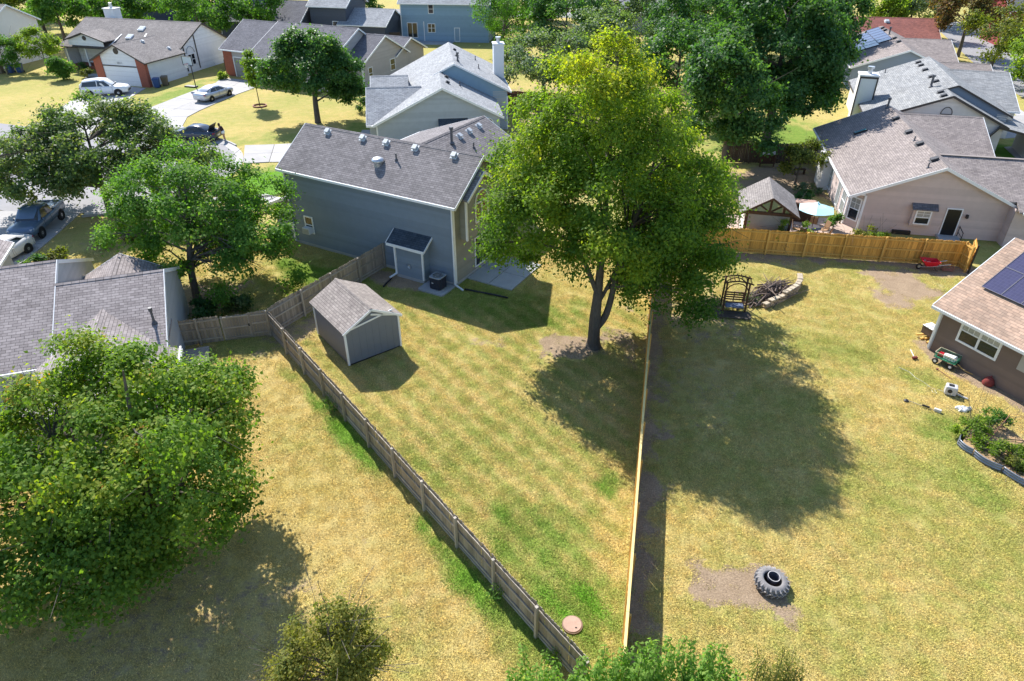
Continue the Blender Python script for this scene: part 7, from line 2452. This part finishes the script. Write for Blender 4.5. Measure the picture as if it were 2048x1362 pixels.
    MB().obox((xf - .03, 0, st[-1][2] + .12), (.03, 0, 0), (0, st[-1][1] * .75, 0), (0, 0, .1)).build('grille', M_BLACK, c)
    MB().obox((xr - .004, 0, st[0][3] - .28), (.012, 0, 0), (0, .2, 0), (0, 0, .07)).build('number_plate', M_WHITE, c)
    if lid_open:
        lid_ = MB().add([(0, -.62, 0), (0, .62, 0), (-.62, .6, .0), (-.62, -.6, 0), (0, -.62, .04), (0, .62, .04), (-.62, .6, .04), (-.62, -.6, .04)], [(0, 1, 2, 3), (7, 6, 5, 4), (0, 4, 5, 1), (1, 5, 6, 2), (2, 6, 7, 3), (3, 7, 4, 0)]).build('boot_lid', M_BLACK, c)
        lid_.location = (-1.72, 0, 1.0)
        lid_.rotation_euler = (0, R(62), 0)
        MB().box(-2.3, -1.72, -.62, .62, .94, 1.0).build('open_boot', M_BLACK, c)
    return c


car('car', 'white SUV parked before the white garage door', 'car', (-50.7, 88.6), 12, mat('paint_white', (.75, .76, .78), .25, spec=.6), 'suv', 1.14)
car('car', 'silver sedan parked on the pale drive beside the sapling lawn', 'car', (-36.6, 86.9), 70, mat('paint_silver', (.56, .58, .62), .28, metal=.35, spec=.6), 'sedan', 1.12)
car('car', 'dark blue sedan with its boot open on the turning circle', 'car', (-32.15, 69.75), 172, mat('paint_dark_blue', (.035, .05, .08), .2, spec=.7), 'sedan', 1.05, True)
car('pickup_truck', 'steel blue double-cab pickup under the grey-green tree', 'pickup', (-35.0, 47.1), -82, mat('paint_steel_blue', (.10, .155, .23), .28, metal=.2, spec=.6), 'pickup', 1.0)
car('car', 'pearl white coupe beside the small garage roof at the left edge', 'car', (-34.45, 41.75), -99, mat('paint_pearl', (.68, .66, .63), .25, spec=.6), 'coupe', 1.0)

# ================================================================== person leaning into the boot
pe = thing('person', 'person with brown hair in dark top and white shorts reaching into the car boot', 'person', (-29.1, 69.15, .035), 172)
vs = [(0, 0, .92), (0, 0, 1.08), (.1, 0, 1.26), (.2, 0, 1.42), (.25, 0, 1.5),      # pelvis, waist, chest, neck base, neck
      (-.01, .1, .88), (-.02, .11, .48), (-.06, .11, .07), (.1, .11, .03),            # left leg, foot
      (-.01, -.1, .88), (.03, -.11, .48), (-.02, -.12, .07), (.14, -.12, .03),
      (.18, .18, 1.38), (.36, .22, 1.16), (.56, .16, 1.08), (.18, -.18, 1.38), (.38, -.22, 1.18), (.58, -.14, 1.1)]
es = [(0, 1), (1, 2), (2, 3), (3, 4), (0, 5), (5, 6), (6, 7), (7, 8), (0, 9), (9, 10), (10, 11), (11, 12), (3, 13), (13, 14), (14, 15), (3, 16), (16, 17), (17, 18)]
rad = [.13, .12, .135, .09, .055, .1, .065, .045, .04, .1, .065, .045, .04, .06, .045, .035, .06, .045, .035]
me = bpy.data.meshes.new('body')
me.from_pydata(vs, es, [])
bo = link('body', me, pe)
md = bo.modifiers.new('skin', 'SKIN')
for v_, r_ in zip(me.skin_vertices[0].data, rad):
    v_.radius = (r_, r_)
me.skin_vertices[0].data[0].use_root = True
sb = bo.modifiers.new('sub', 'SUBSURF')
sb.levels = sb.render_levels = 2
M_SKIN = mat('skin', (.45, .26, .18), .6)
me.materials.append(M_SKIN)
MB().lathe([(.0, .13), (.06, .115), (.09, .06), (.1, 0), (.09, -.06), (.065, -.11), (.0, -.13)], 14).build('head', M_SKIN, pe, True).location = (.31, 0, 1.6)
hd = MB().lathe([(.0, .15), (.08, .125), (.115, .06), (.115, -.04), (.1, -.16), (.07, -.2), (.0, -.2)], 14).build('hair', mat('brown_hair', (.09, .04, .02), .7, .2), pe, True)
hd.location = (.275, 0, 1.62)
mb = MB().lathe([(.0, .5), (.09, .5), (.15, .44), (.17, .3), (.15, .1), (.16, .0), (.0, 0)], 16)
tp = mb.build('top', mat('maroon_top', (.05, .022, .022), .8), pe, True)
tp.matrix_local = Matrix.Translation((-.0, 0, 1.0)) @ Matrix.Rotation(R(24), 4, 'Y') @ Matrix.Diagonal((.95, 1.25, .98, 1))
MB().lathe([(.0, .2), (.16, .2), (.175, .05), (.18, -.12), (.0, -.12)], 16).build('shorts', M_WHITE, pe, True).matrix_local = Matrix.Translation((0, 0, .86)) @ Matrix.Diagonal((.9, 1.15, 1, 1))
for s_ in (-1, 1):
    MB().obox((.06, s_ * .115, .04), (.12, 0, 0), (0, .045, 0), (0, 0, .04)).build('shoe', M_WHITE, pe)

# ================================================================== grass blades on the near lawns (stuff: nobody could count it)


def in_poly(x, y, poly):
    r = np.zeros(x.shape, bool)
    n_ = len(poly)
    for i in range(n_):
        x0, y0 = poly[i]
        x1, y1 = poly[(i + 1) % n_]
        c = ((y0 > y) != (y1 > y)) & (x < (x1 - x0) * (y - y0) / (y1 - y0 + 1e-12) + x0)
        r ^= c
    return r


def rect_poly(loc, ang, x0, x1, y0, y1):
    c, s = math.cos(R(ang)), math.sin(R(ang))
    return [(loc[0] + x * c - y * s, loc[1] + x * s + y * c) for x, y in ((x0, y0), (x1, y0), (x1, y1), (x0, y1))]


def make_grass():
    rs = np.random.RandomState(77)
    # a patch of blades, copied many times
    def patch(nm, nb, half, h, wd, seed):
        r = np.random.RandomState(seed)
        c = np.zeros((nb, 3))
        c[:, :2] = r.uniform(-half, half, (nb, 2))
        a_ = r.uniform(0, 6.28, nb)
        ln = h * r.uniform(.5, 1.3, nb)
        lean = r.uniform(.25, 1.0, nb)
        d = np.stack([np.cos(a_), np.sin(a_)], 1)
        sdv = np.stack([-np.sin(a_), np.cos(a_)], 1) * wd
        v = np.zeros((nb, 4, 3), np.float32)
        v[:, 0, :2] = c[:, :2] - sdv
        v[:, 1, :2] = c[:, :2] + sdv
        v[:, 2, :2] = c[:, :2] + d * (ln * lean * .9)[:, None] + sdv * .35
        v[:, 3, :2] = c[:, :2] + d * (ln * lean)[:, None] - sdv * .35
        v[:, 2, 2] = v[:, 3, 2] = ln * np.sqrt(np.clip(1.1 - lean ** 2, .12, 1))
        me = np_mesh(nm, v.reshape(-1, 3), np.arange(nb * 4).reshape(nb, 4))
        at = me.attributes.new('tint', 'FLOAT', 'FACE')
        at.data.foreach_set('value', r.rand(nb).astype(np.float32))
        me.materials.append(gm)
        return me
    gm = bpy.data.materials.new('grass_blade')
    gm.use_nodes = True
    nt = gm.node_tree
    L = nt.links.new
    nt.nodes.clear()
    out = nt.nodes.new('ShaderNodeOutputMaterial')
    a1 = nt.nodes.new('ShaderNodeAttribute')
    a1.attribute_type = 'INSTANCER'
    a1.attribute_name = 'green'
    a2 = nt.nodes.new('ShaderNodeAttribute')
    a2.attribute_type = 'INSTANCER'
    a2.attribute_name = 'dirt'
    col, _ = grass_nodes(nt, a1.outputs['Fac'], a2.outputs['Fac'], 1.3)
    at = nt.nodes.new('ShaderNodeAttribute')
    at.attribute_name = 'tint'
    mr = nt.nodes.new('ShaderNodeMapRange')
    mr.inputs['To Min'].default_value = .7
    mr.inputs['To Max'].default_value = 1.45
    L(at.outputs['Fac'], mr.inputs['Value'])
    sc = nt.nodes.new('ShaderNodeVectorMath')
    sc.operation = 'SCALE'
    L(col, sc.inputs[0])
    L(mr.outputs[0], sc.inputs['Scale'])
    d = nt.nodes.new('ShaderNodeBsdfDiffuse')
    d.inputs['Normal'].default_value = (0, 0, 1)
    gn = nt.nodes.new('ShaderNodeNewGeometry')
    vm = nt.nodes.new('ShaderNodeVectorMath')
    vm.operation = 'MULTIPLY_ADD'
    vm.inputs[1].default_value = (.35, .35, .35)
    vm.inputs[2].default_value = (0, 0, .8)
    L(gn.outputs['Normal'], vm.inputs[0])
    vn = nt.nodes.new('ShaderNodeVectorMath')
    vn.operation = 'NORMALIZE'
    L(vm.outputs[0], vn.inputs[0])
    L(vn.outputs[0], d.inputs['Normal'])
    L(sc.outputs[0], d.inputs['Color'])
    t = nt.nodes.new('ShaderNodeBsdfTranslucent')
    L(sc.outputs[0], t.inputs['Color'])
    mx = nt.nodes.new('ShaderNodeMixShader')
    mx.inputs[0].default_value = .25
    L(d.outputs[0], mx.inputs[1])
    L(t.outputs[0], mx.inputs[2])
    L(mx.outputs[0], out.inputs['Surface'])
    tufts = []
    for k in range(3):
        o = bpy.data.objects.new('grass_patch', patch('grass_patch', 90, .26, .04, .008, k + 1))
        tufts.append(o)
    x = rs.uniform(-30, 33, 64000)
    y = rs.uniform(9.5, 46, 64000)
    keep = (np.abs(x) < 10 + y * .66)
    # thinner with distance
    keep &= rs.rand(len(x)) < np.clip(1.25 - y / 75, .35, 1)
    no = [rect_poly((-15.37, 44.88), -29.5, -1.8, 13.9, -.1, 6.2), rect_poly((-15.37, 44.88), -29.5, 13.5, 17.1, 1.0, 5.3), rect_poly((-8.52, 29.34), 37.3, -.1, 3.2, -.1, 4.0), rect_poly((22.7, 31), -65, -.3, 16, -.2, 9),
          rect_poly((-18.0, 31.5), 19, -18, .2, -9.5, 7.2), [(15.5, 43.3), (40, 39), (40, 60), (15.5, 50.2)], [(-45, 36), (-33.0, 36), (-33.2, 52), (-45, 52)], rect_poly((-4.75, 37.85), -29.5, -1.1, 1.1, -.95, .95), [(20.0, 23.1), (20.8, 21.4), (21.6, 20.4), (24, 21), (23, 24.5), (21, 24.2)]]
    for p in no:
        keep &= ~in_poly(x, y, p)
    x, y = x[keep], y[keep]
    g, dd = masks(x, y)
    k2 = rs.rand(len(x)) > np.clip(dd * 1.5 - .1, 0, .97)
    x, y, g, dd = x[k2], y[k2], g[k2], dd[k2]
    z = relief(x, y)
    me = bpy.data.meshes.new('grass')
    me.vertices.add(len(x))
    me.vertices.foreach_set('co', np.stack([x, y, z], 1).astype(np.float32).ravel())
    for nm, arr in (('green', g), ('dirt', dd * .6), ('scl', rs.uniform(.7, 1.15, len(x)) * (1 + .35 * g)), ('rot', rs.uniform(0, 6.28, len(x)))):
        a_ = me.attributes.new(nm, 'FLOAT', 'POINT')
        a_.data.foreach_set('value', arr.astype(np.float32))
    o = link('grass', me)
    tag(o, 'short dry grass blades of the back yard lawns', 'grass', None, 'stuff')
    ng = bpy.data.node_groups.new('grass_scatter', 'GeometryNodeTree')
    ng.interface.new_socket('Geometry', in_out='INPUT', socket_type='NodeSocketGeometry')
    ng.interface.new_socket('Geometry', in_out='OUTPUT', socket_type='NodeSocketGeometry')
    N = ng.nodes.new
    gi, go = N('NodeGroupInput'), N('NodeGroupOutput')
    iop = N('GeometryNodeInstanceOnPoints')
    gg = N('GeometryNodeGeometryToInstance')
    for tf in tufts:
        oi = N('GeometryNodeObjectInfo')
        oi.inputs['Object'].default_value = tf
        oi.inputs['As Instance'].default_value = True
        ng.links.new(oi.outputs['Geometry'], gg.inputs[0])
    na = N('GeometryNodeInputNamedAttribute')
    na.data_type = 'FLOAT'
    na.inputs['Name'].default_value = 'rot'
    cx = N('ShaderNodeCombineXYZ')
    ng.links.new(na.outputs['Attribute'], cx.inputs['Z'])
    nb = N('GeometryNodeInputNamedAttribute')
    nb.data_type = 'FLOAT'
    nb.inputs['Name'].default_value = 'scl'
    ng.links.new(gi.outputs[0], iop.inputs['Points'])
    ng.links.new(gg.outputs[0], iop.inputs['Instance'])
    iop.inputs['Pick Instance'].default_value = True
    ng.links.new(cx.outputs[0], iop.inputs['Rotation'])
    ng.links.new(nb.outputs['Attribute'], iop.inputs['Scale'])
    ng.links.new(iop.outputs[0], go.inputs[0])
    md = o.modifiers.new('scatter', 'NODES')
    md.node_group = ng
    return o


make_grass()
